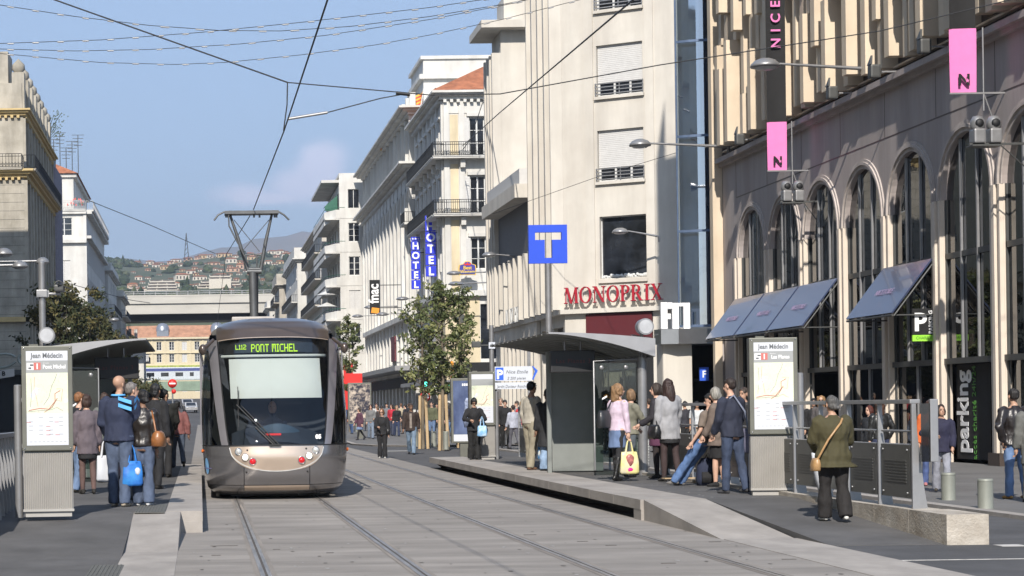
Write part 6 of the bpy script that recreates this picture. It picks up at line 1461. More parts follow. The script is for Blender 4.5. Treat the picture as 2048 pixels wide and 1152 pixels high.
# ---- shelters
m_roof = mat('shelter_roof', (0.34,0.34,0.35), 0.45, 0.4, var=0.06); m_rund = mat('shelter_rib', (0.30,0.305,0.29), 0.6, var=0.05)
g_sh = glassmat('shelter_glass', (0.75,0.82,0.80), 0.86, 0.01, 0.05)
g_shd = glassmat('shelter_glass_grey', (0.40,0.42,0.42), 0.45, 0.03, 0.10)
def shelter(loc, sx, lab):
    """sx=+1: post side at +X (right platform); the thin edge of the roof points to the track"""
    t = thing('tram_shelter', lab, 'shelter', loc, 0, 'tram shelters'); L = 7.2; W = 1.9
    g = MB(); N = 12
    def top(a): return 2.62-0.04*a-0.10*a*a+0.03          # a=0 track edge, 1 post side
    def bot(a): return top(a)-0.03-0.33*max(0,a-0.05)**1.5
    def X(a): return sx*(-1.55+1.95*a)
    for k in range(N):
        a, b = k/N, (k+1)/N
        for f1, f2 in ((top, top),): g.add([(X(a),0,top(a)),(X(b),0,top(b)),(X(b),L,top(b)),(X(a),L,top(a))], [(0,1,2,3)], 0, True)
        for y in (0.0, L): g.add([(X(a),y,top(a)),(X(b),y,top(b)),(X(b),y,bot(b)),(X(a),y,bot(a))], [(0,1,2,3)], 0)
    g.add([(X(1),0,top(1)),(X(1),L,top(1)),(X(1),L,bot(1)),(X(1),0,bot(1))], [(0,1,2,3)])
    rf = g.build('roof', m_roof, t)
    for i in range(13):
        g = MB(); y = 0.12+i*(L-0.3)/12
        for k in range(N):
            a, b = k/N, (k+1)/N; g.add([(X(a),y,top(a)-0.01),(X(b),y,top(b)-0.01),(X(b),y,bot(b)),(X(a),y,bot(a)),(X(a),y+0.06,top(a)-0.01),(X(b),y+0.06,top(b)-0.01),(X(b),y+0.06,bot(b)),(X(a),y+0.06,bot(a))], [(0,1,2,3),(4,7,6,5),(3,2,6,7)])
        g.build('rib', m_rund, rf)
    for y in (0.45, L-0.6):
        g = MB(); g.cyl((sx*0.25,y,0), 0.085, 2.18, 18); g.tube([(sx*0.25,y,2.18),(sx*0.25,y,2.62)], 0.03, 8); g.prism([(sx*0.08,y,2.55),(sx*0.42,y,2.55),(sx*0.33,y,2.15),(sx*0.22,y,2.15)], (0,0.03,0)); g.build('post', m_lamp, t)
    g = MB(); 
    g.lathe((sx*0.30,0.30,2.74), [(0,0),(0.15,0),(0.155,0.03),(0.145,0.26),(0,0.26)], 26, axis='Y', smooth=False); lp = g.build('drum_lamp', m_lamp, t)
    g = MB(); g.lathe((sx*0.30,0.298,2.74), [(0.125,0),(0.125,-0.006),(0,-0.006)], 22, axis='Y', smooth=False); g.build('drum_face', mat('drum_face', (0.45,0.46,0.48), 0.4) if 'drum_face' not in bpy.data.materials else bpy.data.materials['drum_face'], lp)
    g = MB(); g.grid(lambda a, b: (sx*(0.06+0.5*a), 0.30+0.3*b, 2.60-0.04*math.sin(PI*a)), 8, 1); g.build('saddle', m_lamp, lp)
    # glass screens: end pane and the long back
    g = MB(); g.box(sx*-0.62, 0.45, 0.25, sx*0.15, 0.462, 2.08); g.build('glass_end', g_sh, t)
    g = MB(); g.tube([(sx*-0.64,0.455,0.1),(sx*-0.64,0.455,2.12),(sx*0.2,0.455,2.15)], 0.018, 6)
    for z in (2.0,):
        for x in (-0.5,-0.05): g.lathe((sx*x,0.43,z),[(0.04,0.0),(0.03,-0.01),(0,-0.012)],12,axis='Y')
    for x in (-0.45,-0.18,0.07): g.prism([(sx*x-0.045,0.44,1.40),(sx*x+0.045,0.44,1.45),(sx*x+0.045,0.44,1.485),(sx*x-0.045,0.44,1.435)], (0,-0.004,0), 1)
    g.build('glass_fitting', [m_lamp, m_sw], t)
    for i in range(4):
        y = 0.6+1.55*i; g = MB(); g.box(sx*0.30, y, 0.25, sx*0.312, y+1.5, 2.1); g.build('glass_back', g_sh, t)
    g = MB()
    for i in range(5): g.box(sx*0.29,0.55+1.55*i,0,sx*0.33,0.585+1.55*i,2.2)
    g.box(sx*0.28,0.5,2.1,sx*0.34,6.8,2.16); g.build('back_frame', m_lamp, t)
    # solid cabinet panel and display
    g = MB(); g.bbox(sx*-1.05, 2.55, 0.02, sx*-0.05, 2.80, 2.25, 0.02); g.bbox(sx*-1.2,2.2,0.0,sx*-1.12,2.3,2.35,0.01); g.build('cabinet', mat('cabinet_grey', (0.21,0.225,0.215), 0.5, var=0.06) if 'cabinet_grey' not in bpy.data.materials else bpy.data.materials['cabinet_grey'], t)
    g = MB(); g.bbox(sx*-1.38, 0.75, 1.92, sx*-0.55, 0.95, 2.33, 0.02); d_ = g.build('display', m_tk, t)
    tx = text_mb('Las Planas 3', 0.11, 0.004, 1.2).xform(Matrix.Translation((sx*-0.96,0.742,2.1))); tx.build('lettering', M('dim_led', (0.10,0.02,0.02), 0.6), d_)
    g = MB(); g.tube([(sx*-1.1,0.85,2.33),(sx*-1.1,0.85,2.5)],0.02,6); g.tube([(sx*-0.8,0.85,2.33),(sx*-0.8,0.85,2.5)],0.02,6); g.build('hanger', m_lamp, d_)
    g = MB()
    for z in (0.44, 0.60, 0.68, 0.76, 0.84): 
        if z < 0.5:
            for k in range(5): g.box(sx*(-0.28+0.09*k)-0.03, 3.1, z, sx*(-0.28+0.09*k)+0.03, 5.6, z+0.02)
        else: g.box(sx*0.18-0.01, 3.1, z, sx*0.18+0.01, 5.6, z+0.05)
    for y in (3.3,5.4): g.box(sx*-0.1-0.03,y,0,sx*-0.1+0.03,y+0.06,0.44); g.box(sx*0.16-0.02,y,0.4,sx*0.16+0.02,y+0.05,0.88)
    g.build('bench', m_greyml, t)
    return t
shelter((7.93, 35.6, 0.28), 1, 'grey curved-roof tram shelter on the right platform')
shelter((-2.52, 35.8, 0.28), -1, 'grey curved-roof tram shelter on the left platform behind the map pillar')
# ---- railings
m_rp = mat('railing_panel', (0.115,0.115,0.108), 0.5, 0.3, var=0.06)
def railing(x, ys, z, lab, s, name_panel=True, zt=1.30):
    """s: side the raking feet point to"""
    t = thing('platform_railing', lab, 'railing', (x, ys[0], z))
    o = ys[0]
    g = MB(); g.bbox(-0.05, 0, zt-0.05, 0.07, ys[-1]-o, zt, 0.01); g.build('top_rail', m_greyml, t)
    for i, y in enumerate(ys):
        y -= o; g = MB()
        g.prism([(-0.03,y,0),(0.06,y,0),(0.02,y,zt-0.05),(-0.03,y,zt-0.05)], (0,0.04,0)); g.prism([(s*0.02,y+0.045,0),(s*0.16,y+0.045,0),(s*0.12,y+0.045,0.25),(s*0.01,y+0.045,zt-0.05)], (0,0.012,0)); g.build('post', m_greyml, t)
    for y, e in zip(ys, ys[1:]):
        y -= o-0.10; e -= o+0.06; g = MB(); g.box(-0.02, y, 0.12, -0.005, e, 0.74)
        for k in range(8): g.box(-0.027, y+0.12, 0.30+0.035*k, -0.019, e-0.12, 0.312+0.035*k)
        pn = g.build('panel', m_rp, t)
        g = MB()
        for yy in (y+0.08, e-0.08):
            for z_ in (0.18, 0.68): g.lathe((-0.021,yy,z_),[(0.012,0),(0.012,-0.012),(0,-0.014)],8,axis='X')
        g.tube([(0,y,0.90),(0,e,0.90)],0.016,6); g.tube([(0,y,0.74),(0,e,0.74)],0.014,6); g.build('fitting', m_greyml, pn)
    return t
railing(8.24, [22.5+1.12*k for k in range(12)], 0.33, 'grey platform railing with dark panels running behind the green-coated woman', 1, zt=1.27)
t = thing('glass_wind_panel', 'tinted glass panel held by a light post at the near end of the right railing', 'panel', (8.24,22.3,0.33))
g = MB(); g.box(-0.10,-0.03,0.55,0.0,-0.02,1.22); g.build('glass', g_shd, t); g = MB(); g.bbox(0.0,-0.05,0.55,0.09,0.0,1.27,0.008); g.build('post', m_greyml, t)
t.location = (8.37,22.4,0.33)
railing(8.24, [43.6+1.12*k for k in range(7)], 0.28, 'farther grey railing between the far map pillar and the right shelter', 1)
def palings(x, y0, y1, z, lab):
    t = thing('platform_railing', lab, 'railing', (x, y0, z)); L = y1-y0
    g = MB(); g.bbox(-0.05,0,1.06,0.05,L,1.12,0.01); g.box(-0.03,0,0.08,0.03,L,0.12); g.build('top_rail', m_greyml, t)
    k = 0; y = 0.1
    while y < L:
        g = MB(); g.prism([(-0.02,y,0),(0.10,y,0),(0.02,y,1.06),(-0.02,y,1.06)], (0,0.03,0)); g.prism([(0,y+0.035,0.6),(0,y+0.32,1.06),(0,y+0.035,1.06)], (0.01,0,0)); g.build('post', m_greyml, t)
        g = MB(); g.box(-0.01,y+0.06,0.14,0.0,y+0.36,0.60); g.build('panel', m_rp, t)
        y += 0.42; k += 1
    return t
palings(-2.62, 22.0, 35.2, 0.20, 'grey railing with narrow slanted posts left of the left map pillar')
# ---- big T sign
t = thing('stop_sign', 'square blue sign with a cut-out letter T on a tall grey pole', 'sign', (at(1098,700,51).x, 51, 0.0))
zt_ = at(1095,450,51).z; zb_ = at(1095,527,51).z; sz = zt_-zb_; W = sz/2
g = MB(); k = sz/77.0
def bx(x0,y0,x1,y1): g.box((x0-38.5)*k,-0.06,zt_-y1*k,(x1-38.5)*k,0.06,zt_-y0*k)
bx(0,0,77,15); bx(0,15,13,77); bx(66,15,77,77); bx(13,30,32,77); bx(47,30,66,77); bx(32,66,47,77); g.m = [0]*len(g.f)
g.build('panel', mat('tram_blue', (0.02,0.075,0.60), 0.4, var=0.03), t)
g = MB(); g.cyl((0,0,0), 0.085, zb_-0.001, 16); g.build('pole', m_lamp, t)
# ---- direction signs, traffic lights, road signs
m_signw = mat('sign_pale', (0.55,0.58,0.64), 0.5, var=0.03); m_sblue = mat('sign_blue', (0.03,0.12,0.62), 0.4, var=0.02)
Yd = 49.9; ppm = F/Yd; p0 = at(986,912,Yd); dz = lambda py: at(1020,py,Yd).z
t = thing('sign_pole', 'slim grey pole carrying two pale direction signs for a car park', 'sign', (p0.x, Yd, 0))
g = MB(); g.cyl((0,0,0), 0.062, dz(650), 12); g.build('pole', m_lamp, t)
g = MB(); g.box(0.07,-0.04,dz(762),1.02,0.0,dz(733)); 
a = g.build('board', m_signw, t)
g = MB(); g.box(0.085,-0.045,dz(760),0.29,-0.04,dz(735)); q = g.build('blue_square', m_sblue, a); text_mb('P', 0.32, 0.004, offset=0.012).xform(Matrix.Translation((0.19,-0.05,dz(757)))).build('letter', m_sw, q)
text_mb('Nice Etoile', 0.125, 0.003, 1.0, shear=0.25).xform(Matrix.Translation((0.63,-0.045,dz(747)))).build('lettering', m_txtg, a)
text_mb('2 200 places', 0.095, 0.003, 1.0, shear=0.25).xform(Matrix.Translation((0.62,-0.045,dz(759)))).build('lettering', m_txtg, a)
g = MB(); g.prism([(1.021,-0.045,dz(733)),(1.05,-0.045,dz(733)),(1.17,-0.045,dz(742)),(1.05,-0.045,dz(760)),(1.021,-0.045,dz(760)),(1.10,-0.045,dz(743))], (0,0.04,0)); g.build('arrow', m_sblue, a)
g = MB(); g.box(0.07,-0.04,dz(778),1.02,0.0,dz(765)); b = g.build('board', m_signw, t)
g = MB(); g.prism([(1.021,-0.045,dz(765)),(1.15,-0.045,dz(771.5)),(1.021,-0.045,dz(778))], (0,0.04,0)); g.build('arrow', m_txtg, b)
text_mb('Jardin Docteur Ronchèse', 0.105, 0.003, 1.0, shear=0.2, xs=0.78).xform(Matrix.Translation((0.54,-0.045,dz(775.5)))).build('lettering', m_txtg, b)
g = MB(); g.box(-0.08,-0.08,dz(697),0.08,-0.065,dz(684)); c_ = g.build('small_plate', m_signw, t); g = MB(); g.lathe((0,-0.083,dz(690.5)),[(0.045,0),(0.045,-0.003),(0.028,-0.003)],14,axis='Y'); g.build('ring', m_dgrey, c_)
g = MB(); g.tube([(-0.06,0,dz(690)),(-0.35,0,dz(690))],0.02,6); g.bbox(-0.50,-0.08,dz(694),-0.28,0.12,dz(682),0.02); g.build('camera', m_dgrey, t)
Yt = 79.6; dz = lambda py: at(851,py,Yt).z; p0 = at(851,890,Yt)
t = thing('traffic_light', 'black traffic light showing green on a grey post between the young trees', 'traffic light', (p0.x, Yt, 0.06))
g = MB(); g.cyl((0,0,0), 0.10, 1.2, 12); g.cyl((0,0,1.2), 0.05, dz(740)-1.2, 10); g.build('post', m_greyml, t)
g = MB(); g.bbox(-0.16,-0.14,dz(778)-0.05,0.16,0.1,dz(748),0.03); b = g.build('housing', m_tk, t)
m_go = mat('green_light', (0.05,0.85,0.6), 0.4, emit=(0.10,0.95,0.65), es=1.6)
for j, (py, m) in enumerate(((755,m_dark),(762,m_dark),(771,m_go))):
    g = MB(); g.lathe((0,-0.145,dz(py)),[(0.105,0),(0.10,-0.01),(0,-0.03)],16,axis='Y'); g.build('lens', m, b)
    g = MB(); g.tube([(0.115*math.cos(R(a)),-0.2,dz(py)+0.115*math.sin(R(a))) for a in range(0,181,20)],0.01,4); g.build('visor', m_tk, b)
g = MB(); g.lathe((0,-0.16,dz(796)),[(0,0.02),(0.21,0.02),(0.215,0),(0.155,-0.002)],26,0,axis='Y'); s_ = g.build('ban_sign_ring', m_redp, t)
g = MB(); g.lathe((0,-0.165,dz(796)),[(0.155,0.001),(0,0.001)],22,axis='Y'); g.build('ban_sign_face', m_sw, s_)
g = MB(); g.box(-0.04,-0.18,dz(796)-0.11,-0.015,-0.168,dz(796)+0.04); g.prism([(-0.02,-0.17,dz(796)+0.03),(0.06,-0.17,dz(796)+0.055),(0.06,-0.17,dz(796)+0.075),(-0.04,-0.17,dz(796)+0.055)],(0,-0.008,0)); g.prism([(-0.10,-0.17,dz(796)+0.05),(-0.02,-0.17,dz(796)+0.10),(-0.03,-0.17,dz(796)+0.01)],(0,-0.007,0)); g.build('arrow', m_tk, s_)
g = MB(); g.prism([(-0.13,-0.175,dz(796)+0.11),(-0.11,-0.175,dz(796)+0.13),(0.13,-0.175,dz(796)-0.11),(0.11,-0.175,dz(796)-0.13)],(0,-0.01,0)); g.build('bar', m_redp, s_)
g = MB(); g.bbox(-0.1,-0.1,dz(836),0.1,0.06,dz(816),0.02); g.build('pedestrian_housing', m_tk, t)
t = thing('pharmacy_display', 'small dark box with a green glowing figure behind the poster case', 'sign', at(899,775,120)); g = MB(); g.bbox(-0.35,0,-0.3,0.35,0.2,0.3,0.03); g.build('box', m_tk, t); text_mb('3', 0.5, 0.01, offset=0.01).xform(Matrix.Translation((0,-0.01,-0.18))).build('figure', m_go, t)
Yn = 120; p0 = at(346,850,Yn); dz = lambda py: at(346,py,Yn).z
t = thing('no_entry_sign', 'round red no entry sign with a white bar, left of the tram', 'sign', (p0.x, Yn, 0))
g = MB(); g.cyl((0,0,0),0.05,dz(758),8); g.build('post', m_greyml, t)
g = MB(); g.lathe((0,-0.07,dz(767)),[(0,0.02),(0.27,0.02),(0.275,0),(0,-0.004)],26,axis='Y'); s_ = g.build('disc', m_redp, t); g = MB(); g.box(-0.19,-0.085,dz(767)-0.045,0.19,-0.076,dz(767)+0.045); g.build('bar', m_sw, s_)
g = MB(); g.lathe((0.08,-0.07,dz(783)),[(0,0.02),(0.14,0.02),(0.145,0),(0,-0.004)],20,axis='Y'); g.build('small_disc', m_redp, t)
t = thing('warning_board', 'pale board with a red triangle outline behind the right shelter roof', 'sign', at(1058,690,60)); g = MB(); g.box(-0.28,0,-0.16,0.28,0.03,0.16); g.box(0.30,0,-0.12,0.44,0.03,0.16); q = g.build('board', M('warn_grey', (0.42,0.43,0.47), 0.5), t)
g = MB(); g.tube([(-0.2,-0.02,-0.14),(0,-0.02,0.12),(0.2,-0.02,-0.14),(-0.2,-0.02,-0.14)],0.014,5); g.build('triangle', m_rline, q); g = MB(); g.box(-0.05,0.04,-t.location.z,0.05,0.08,0.1); g.build('post', m_lamp, t)
# ---- bollards
bol = [(1898,1002,11.9,0),(1971,1018,11.5,0)]
def bollard(loc, r_, h, lab, grp='grey steel bollards'):
    t = thing('bollard', lab, 'bollard', loc, 0, grp); g = MB(); g.lathe((0,0,0), [(r_*1.02,0),(r_,0.01),(r_,h*0.90)], 24); g.build('shaft', M('bollard_paint', (0.25,0.26,0.225), 0.55, 0.2, var=0.08), t)
    g = MB(); g.lathe((0,0,0), [(r_*0.96,h*0.90),(r_*0.96,h*0.915)], 24); g.lathe((0,0,0), [(r_,h*0.915),(r_,h*0.985),(r_*0.93,h),(0,h)], 24); g.build('cap', bpy.data.materials['bollard_paint'], t)
p = ground(1897,1000,0.05); bollard((p.x,p.y,0.05),0.105,0.42,'short wide grey bollard on the right pavement, the one farther from the frame edge')
p = ground(1971,1017,0.05); bollard((p.x,p.y,0.05),0.105,0.42,'short wide grey bollard on the right pavement, nearest the frame edge')
for i, (px, py, h) in enumerate(((823,893,0.95),(857,893,0.62),(868,895,0.62),(892,899,0.66),(936,897,0.72),(831,893,0.9),(703,862,0.7),(712,863,0.7))):
    p = ground(px, py, 0.06); bollard((p.x,p.y,0.06),0.10,h,['slim grey bollard left of the traffic light post','grey bollard just right of the traffic light post','grey bollard second from the traffic light post','grey bollard in front of the tall leafy tree stakes','grey bollard below the blue poster case','grey bollard at the foot of the slender tree stakes','distant grey bollard left of the framed poster','distant grey bollard under the framed poster'][i], 'grey corner bollards')
# ---- litter bin with wire basket
p = ground(1272,948,0.28)
t = thing('litter_bin', 'round wire mesh litter bin with a slanted grey lid on the right platform', 'bin', (p.x, p.y, 0.28))
g = MB(); g.lathe((0,0,0), [(0.0,0.0),(0.20,0.0),(0.22,0.03),(0.12,0.07),(0.12,0.1),(0.25,0.12),(0.26,0.17),(0.24,0.18)], 24); g.build('foot', m_roof, t)
g = MB()
for k in range(22): a = 2*PI*k/22; g.tube([(0.235*math.cos(a),0.235*math.sin(a),0.17),(0.25*math.cos(a),0.25*math.sin(a),0.68)],0.006,4)
for k in range(10): z = 0.2+0.05*k; g.tube([(0.245*math.cos(2*PI*j/20),0.245*math.sin(2*PI*j/20),z) for j in range(21)],0.005,4)
g.build('wire_basket', m_frame, t)
g = MB(); g.loft([(0,0,0.68,0.27,0.27),(0.0,0,0.78,0.275,0.275),(0.02,0,0.86,0.24,0.26),(0.04,0,0.92,0.18,0.2)], 24); g.build('lid', m_roof, t)
g = MB(); g.loft([(0,0,0.20,0.14,0.14),(0.02,0,0.35,0.19,0.18),(0,0.02,0.52,0.2,0.2),(0,0,0.66,0.21,0.21)], 9); g.build('liner_bag', mat('clear_bag', (0.5,0.52,0.53), 0.25, var=0.5, scale=14, col2=(0.10,0.11,0.12)), t)
# ---- camera pole and left lamps
Yc = 36.6; p0 = at(90,1000,Yc); dz = lambda py: at(90,py,Yc).z
t = thing('camera_pole', 'grey pole with a clamped surveillance camera behind the left map pillar', 'camera pole', (p0.x, Yc, 0))
g = MB(); g.cyl((0,0,0),0.065,dz(525),16); g.lathe((0,0,dz(525)),[(0.065,0),(0.05,0.03),(0,0.04)],16); g.build('pole', m_lamp, t)
g = MB(); g.bbox(-0.10,-0.09,dz(595),0.10,0.09,dz(580),0.01); g.box(0.10,-0.04,dz(594),0.13,0.04,dz(581)); g.tube([(0.1,0,dz(588)),(0.34,0,dz(588)),(0.34,0,dz(583))],0.028,8); br = g.build('clamp', m_greyml, t)
g = MB(); g.bbox(0.24,-0.22,dz(584),0.42,0.25,dz(571),0.03); g.tube([(0.24+0.18*k/8,-0.2,dz(571)+0.07*math.sin(PI*k/8)) for k in range(9)],0.012,5); g.prism([(0.30,-0.3,dz(570)),(0.55,-0.1,dz(580)),(0.55,0.1,dz(580)),(0.30,0.2,dz(570))],(0,0,0.02)); g.build('camera_housing', m_dgrey, br)
for i, (x0, tx, py, Y, lab) in enumerate(((-260,85,522,80,'dark dome lamp just left of the camera pole top'), (-200,40,530,72,'dark dome lamp lowest of the left edge pair'), (-160,8,505,66,'dark dome lamp cut by the left edge of the photo, upper one'))):
    a = at(x0,py+4,Y); b = at(tx,py,Y); arm_lamp((-15.9,Y,a.z), b, lab, 0.30 if i else 0.28, 'dome lamps of the left side'); 
t = thing('street_lamp', 'pale dome lamp over the left trees on a long thin arm', 'street lamp', at(228,642,165)); g = MB(); g.lathe((0,0,0),[(0,0.3),(0.4,0.22),(0.5,0),(0,-0.05)],14); g.build('lamp_head', m_lamp, t); g = MB(); g.tube([(0,0,0.05),(-6.8,0,0.2)],0.05,5); g.build('arm', m_lamp, t)
for i, (px, py, Y, L_) in enumerate(((765,628,168,2.6),(740,614,178,2.6),(715,632,190,2.8),(805,597,160,2.2),(908,546,142,3.2),(912,567,135,2.6))):
    b = at(px,py,Y); arm_lamp((b.x+L_, Y, b.z+0.05), b, ['pale dome lamp on an arm in front of the black upright banner, lower right','pale dome lamp just left of the smaller HOTEL sign','pale dome lamp over the first tree right of the tram','pale dome lamp beneath the smaller HOTEL sign','pale dome lamp left of the crown-shaped hotel sign','pale dome lamp just below the crown-shaped hotel sign'][i], 0.55, 'dome lamps of the far right side')
# ---- wires
m_wire = mat('wire', (0.03,0.03,0.032), 0.6, 0.3)
def wire(name, lab, pts, r_, cat='cable', grp=None, sag=0.0, m=None):
    c = Vector(pts[0]); g = MB(); P = [Vector(p)-c for p in pts]
    if len(P) == 2 and sag: P = [P[0].lerp(P[1], k/24)+Vector((0,0,-4*sag*(k/24)*(1-k/24))) for k in range(25)]
    g.tube(P, r_, 5); o = g.build(name, m or m_wire, None, c); tag(o, lab, cat, grp); return o
pc = at(507,422,42.0)
wire('contact_wire', 'overhead contact wire running up from the pantograph toward the camera', [(1.42,8,5.95),at(655,0,20.3),at(568,262,30),pc+Vector((0,0,0.03))], 0.011)
wire('contact_wire', 'overhead contact wire continuing beyond the pantograph down the avenue', [pc+Vector((0,0.2,0.03)),at(452,510,62),at(440,600,110),(1.3,200,5.9)], 0.011)
wire('span_wire', 'long span wire from the top left sloping down to the hanger over the tram', [(-15.9,30,12.9),at(110,0,30),at(575,165,30)], 0.012)
wire('span_wire', 'long span wire rising from the hanger across the pale store to the arcade', [at(575,165,30),at(860,190,30),at(1000,188,30),at(1320,130,30),at(1760,62,30),(18.2,30,9.0)], 0.009)
h = wire('wire_hanger', 'thin V-shaped hanger tying the contact wire to the span wire', [at(575,165,30),at(574,210,30),at(567,262,30)], 0.010)
wire('pull_off_rod', 'grey rod reaching right from the contact wire', [at(576,238,30),at(655,225,30)], 0.024, m=m_greyml)
wire('steady_wire', 'thin stay from the steady arm up to the span wire insulator', [at(655,225,30),at(760,197,30),at(815,187,30)], 0.009)
g = MB(); a = at(792,186,30); g.tube([(0,0,0),at(820,189,30)-a],0.028,8); tag(g.build('insulator', m_tk, None, a), 'short black insulator on the span wire, right of the hanger', 'insulator')
wire('stay_cable', 'thick stay cable crossing the pale store from top toward the balcony hotel', [at(1275,-8,52),at(1000,225,110),at(925,292,143)], 0.03)
wire('stay_cable', 'thin cable dropping past the balcony hotel corner', [at(967,200,142),at(940,280,142),at(925,300,143)], 0.03)
wire('side_cable', 'thin cable crossing the store front low under the shuttered windows', [at(985,428,100),at(1200,352,90),at(1420,285,76)], 0.012)
wire('side_cable', 'thin cable from the left houses down toward the hillside', [at(175,400,240),at(300,450,260),at(430,507,300)], 0.05)
wire('side_cable', 'thin cable low across the left shop fronts', [at(110,560,158),at(260,600,180),at(300,606,200)], 0.03)
def garland(lab, pts, Y):
    P = [at(x, y, Y) for x, y in pts]; c = P[0]; g = MB(); Q = [p-c for p in P]; g.tube(Q, 0.006, 4); t = thing('garland', lab, 'garland', c, 0, 'light garlands strung over the avenue'); cnt = 0
    for a, b in zip(Q, Q[1:]):
        n = max(1, int((b-a).length/0.42))
        for k in range(n): 
            m_ = a.lerp(b, (k+0.3)/n); e = a.lerp(b, (k+0.55)/n); h = MB(); cnt += 1; h.tube([m_+Vector((0,0,-0.012)), e+Vector((0,0,-0.012))], 0.014, 5)
            if cnt < 100: h.build('lamp_sleeve', m_greyml, t)
    g.build('cord', m_wire, t)
garland('topmost light garland, sloping down from the left edge then up to the right', [(-900,-190),(-300,-45),(0,10),(150,33),(300,51),(440,61),(560,62),(700,53),(860,33),(1010,8),(1300,-50),(2300,-330)], 34)
garland('second light garland, rising steadily from the left edge', [(-900,120),(-200,95),(0,87),(200,80),(400,65),(600,45),(860,15),(1000,-6),(2300,-260)], 35)
garland('third light garland, lying almost level at the left', [(-900,40),(-200,86),(0,98),(150,102),(300,99),(480,88),(650,71),(860,39),(1020,8),(2300,-300)], 37)
garland('lowest light garland of the four over the avenue', [(-900,30),(-200,88),(0,107),(200,125),(350,129),(450,125),(600,110),(750,90),(860,70),(1000,40),(2300,-290)], 39)
# ================================================================== PEOPLE
SK = {'l': (0.55,0.34,0.25), 'm': (0.42,0.25,0.17), 'd': (0.20,0.11,0.07)}
def cloth(col, kind='c'):
    nm = 'cloth_%s_%.3f_%.3f_%.3f' % (kind, *col)
    if nm in bpy.data.materials: return bpy.data.materials[nm]
    if kind == 'leather': return mat(nm, col, 0.36, var=0.15, scale=9, bump=0.3, bscale=18, spec=0.5)
    if kind == 'hair': return mat(nm, col, 0.55, var=0.42, scale=34, bump=0.9, bscale=60, stretch=(1,1,0.14), col2=tuple(c*0.35 for c in col))
    if kind == 'denim': return mat(nm, col, 0.85, var=0.30, scale=7, bump=0.4, bscale=24, col2=tuple(c*0.55 for c in col), stretch=(1,1,0.6))
    return mat(nm, col, 0.85, var=0.16, scale=5, bump=0.6, bscale=13, stretch=(1,1,0.6))
TS = bpy.data.scenes.new('workshop')
def organic(mb, mats, voxel=0.018, sm=3, extra=None, name='mesh', wr=0.0):
    me = mb.mesh('tmp', []); o = bpy.data.objects.new('tmp', me); TS.collection.objects.link(o)
    r_ = o.modifiers.new('r', 'REMESH'); r_.mode = 'VOXEL'; r_.voxel_size = voxel; r_.use_smooth_shade = True
    s = o.modifiers.new('s', 'SMOOTH'); s.factor = 0.5; s.iterations = sm
    vl = TS.view_layers[0]; vl.update(); ev = o.evaluated_get(vl.depsgraph); e = ev.to_mesh()
    out = MB(); vs = [v.co.copy() for v in e.vertices]
    if wr:      # folds in cloth
        nn = [v.normal.copy() for v in e.vertices]
        vs = [v+n*wr*noise.noise(Vector((v.x*16, v.y*16, v.z*9))) for v, n in zip(vs, nn)]
    out.add(vs, [list(p.vertices) for p in e.polygons], 0, True)
    ev.to_mesh_clear(); bpy.data.objects.remove(o); bpy.data.meshes.remove(me)
    if extra: out.join(extra)
    return out
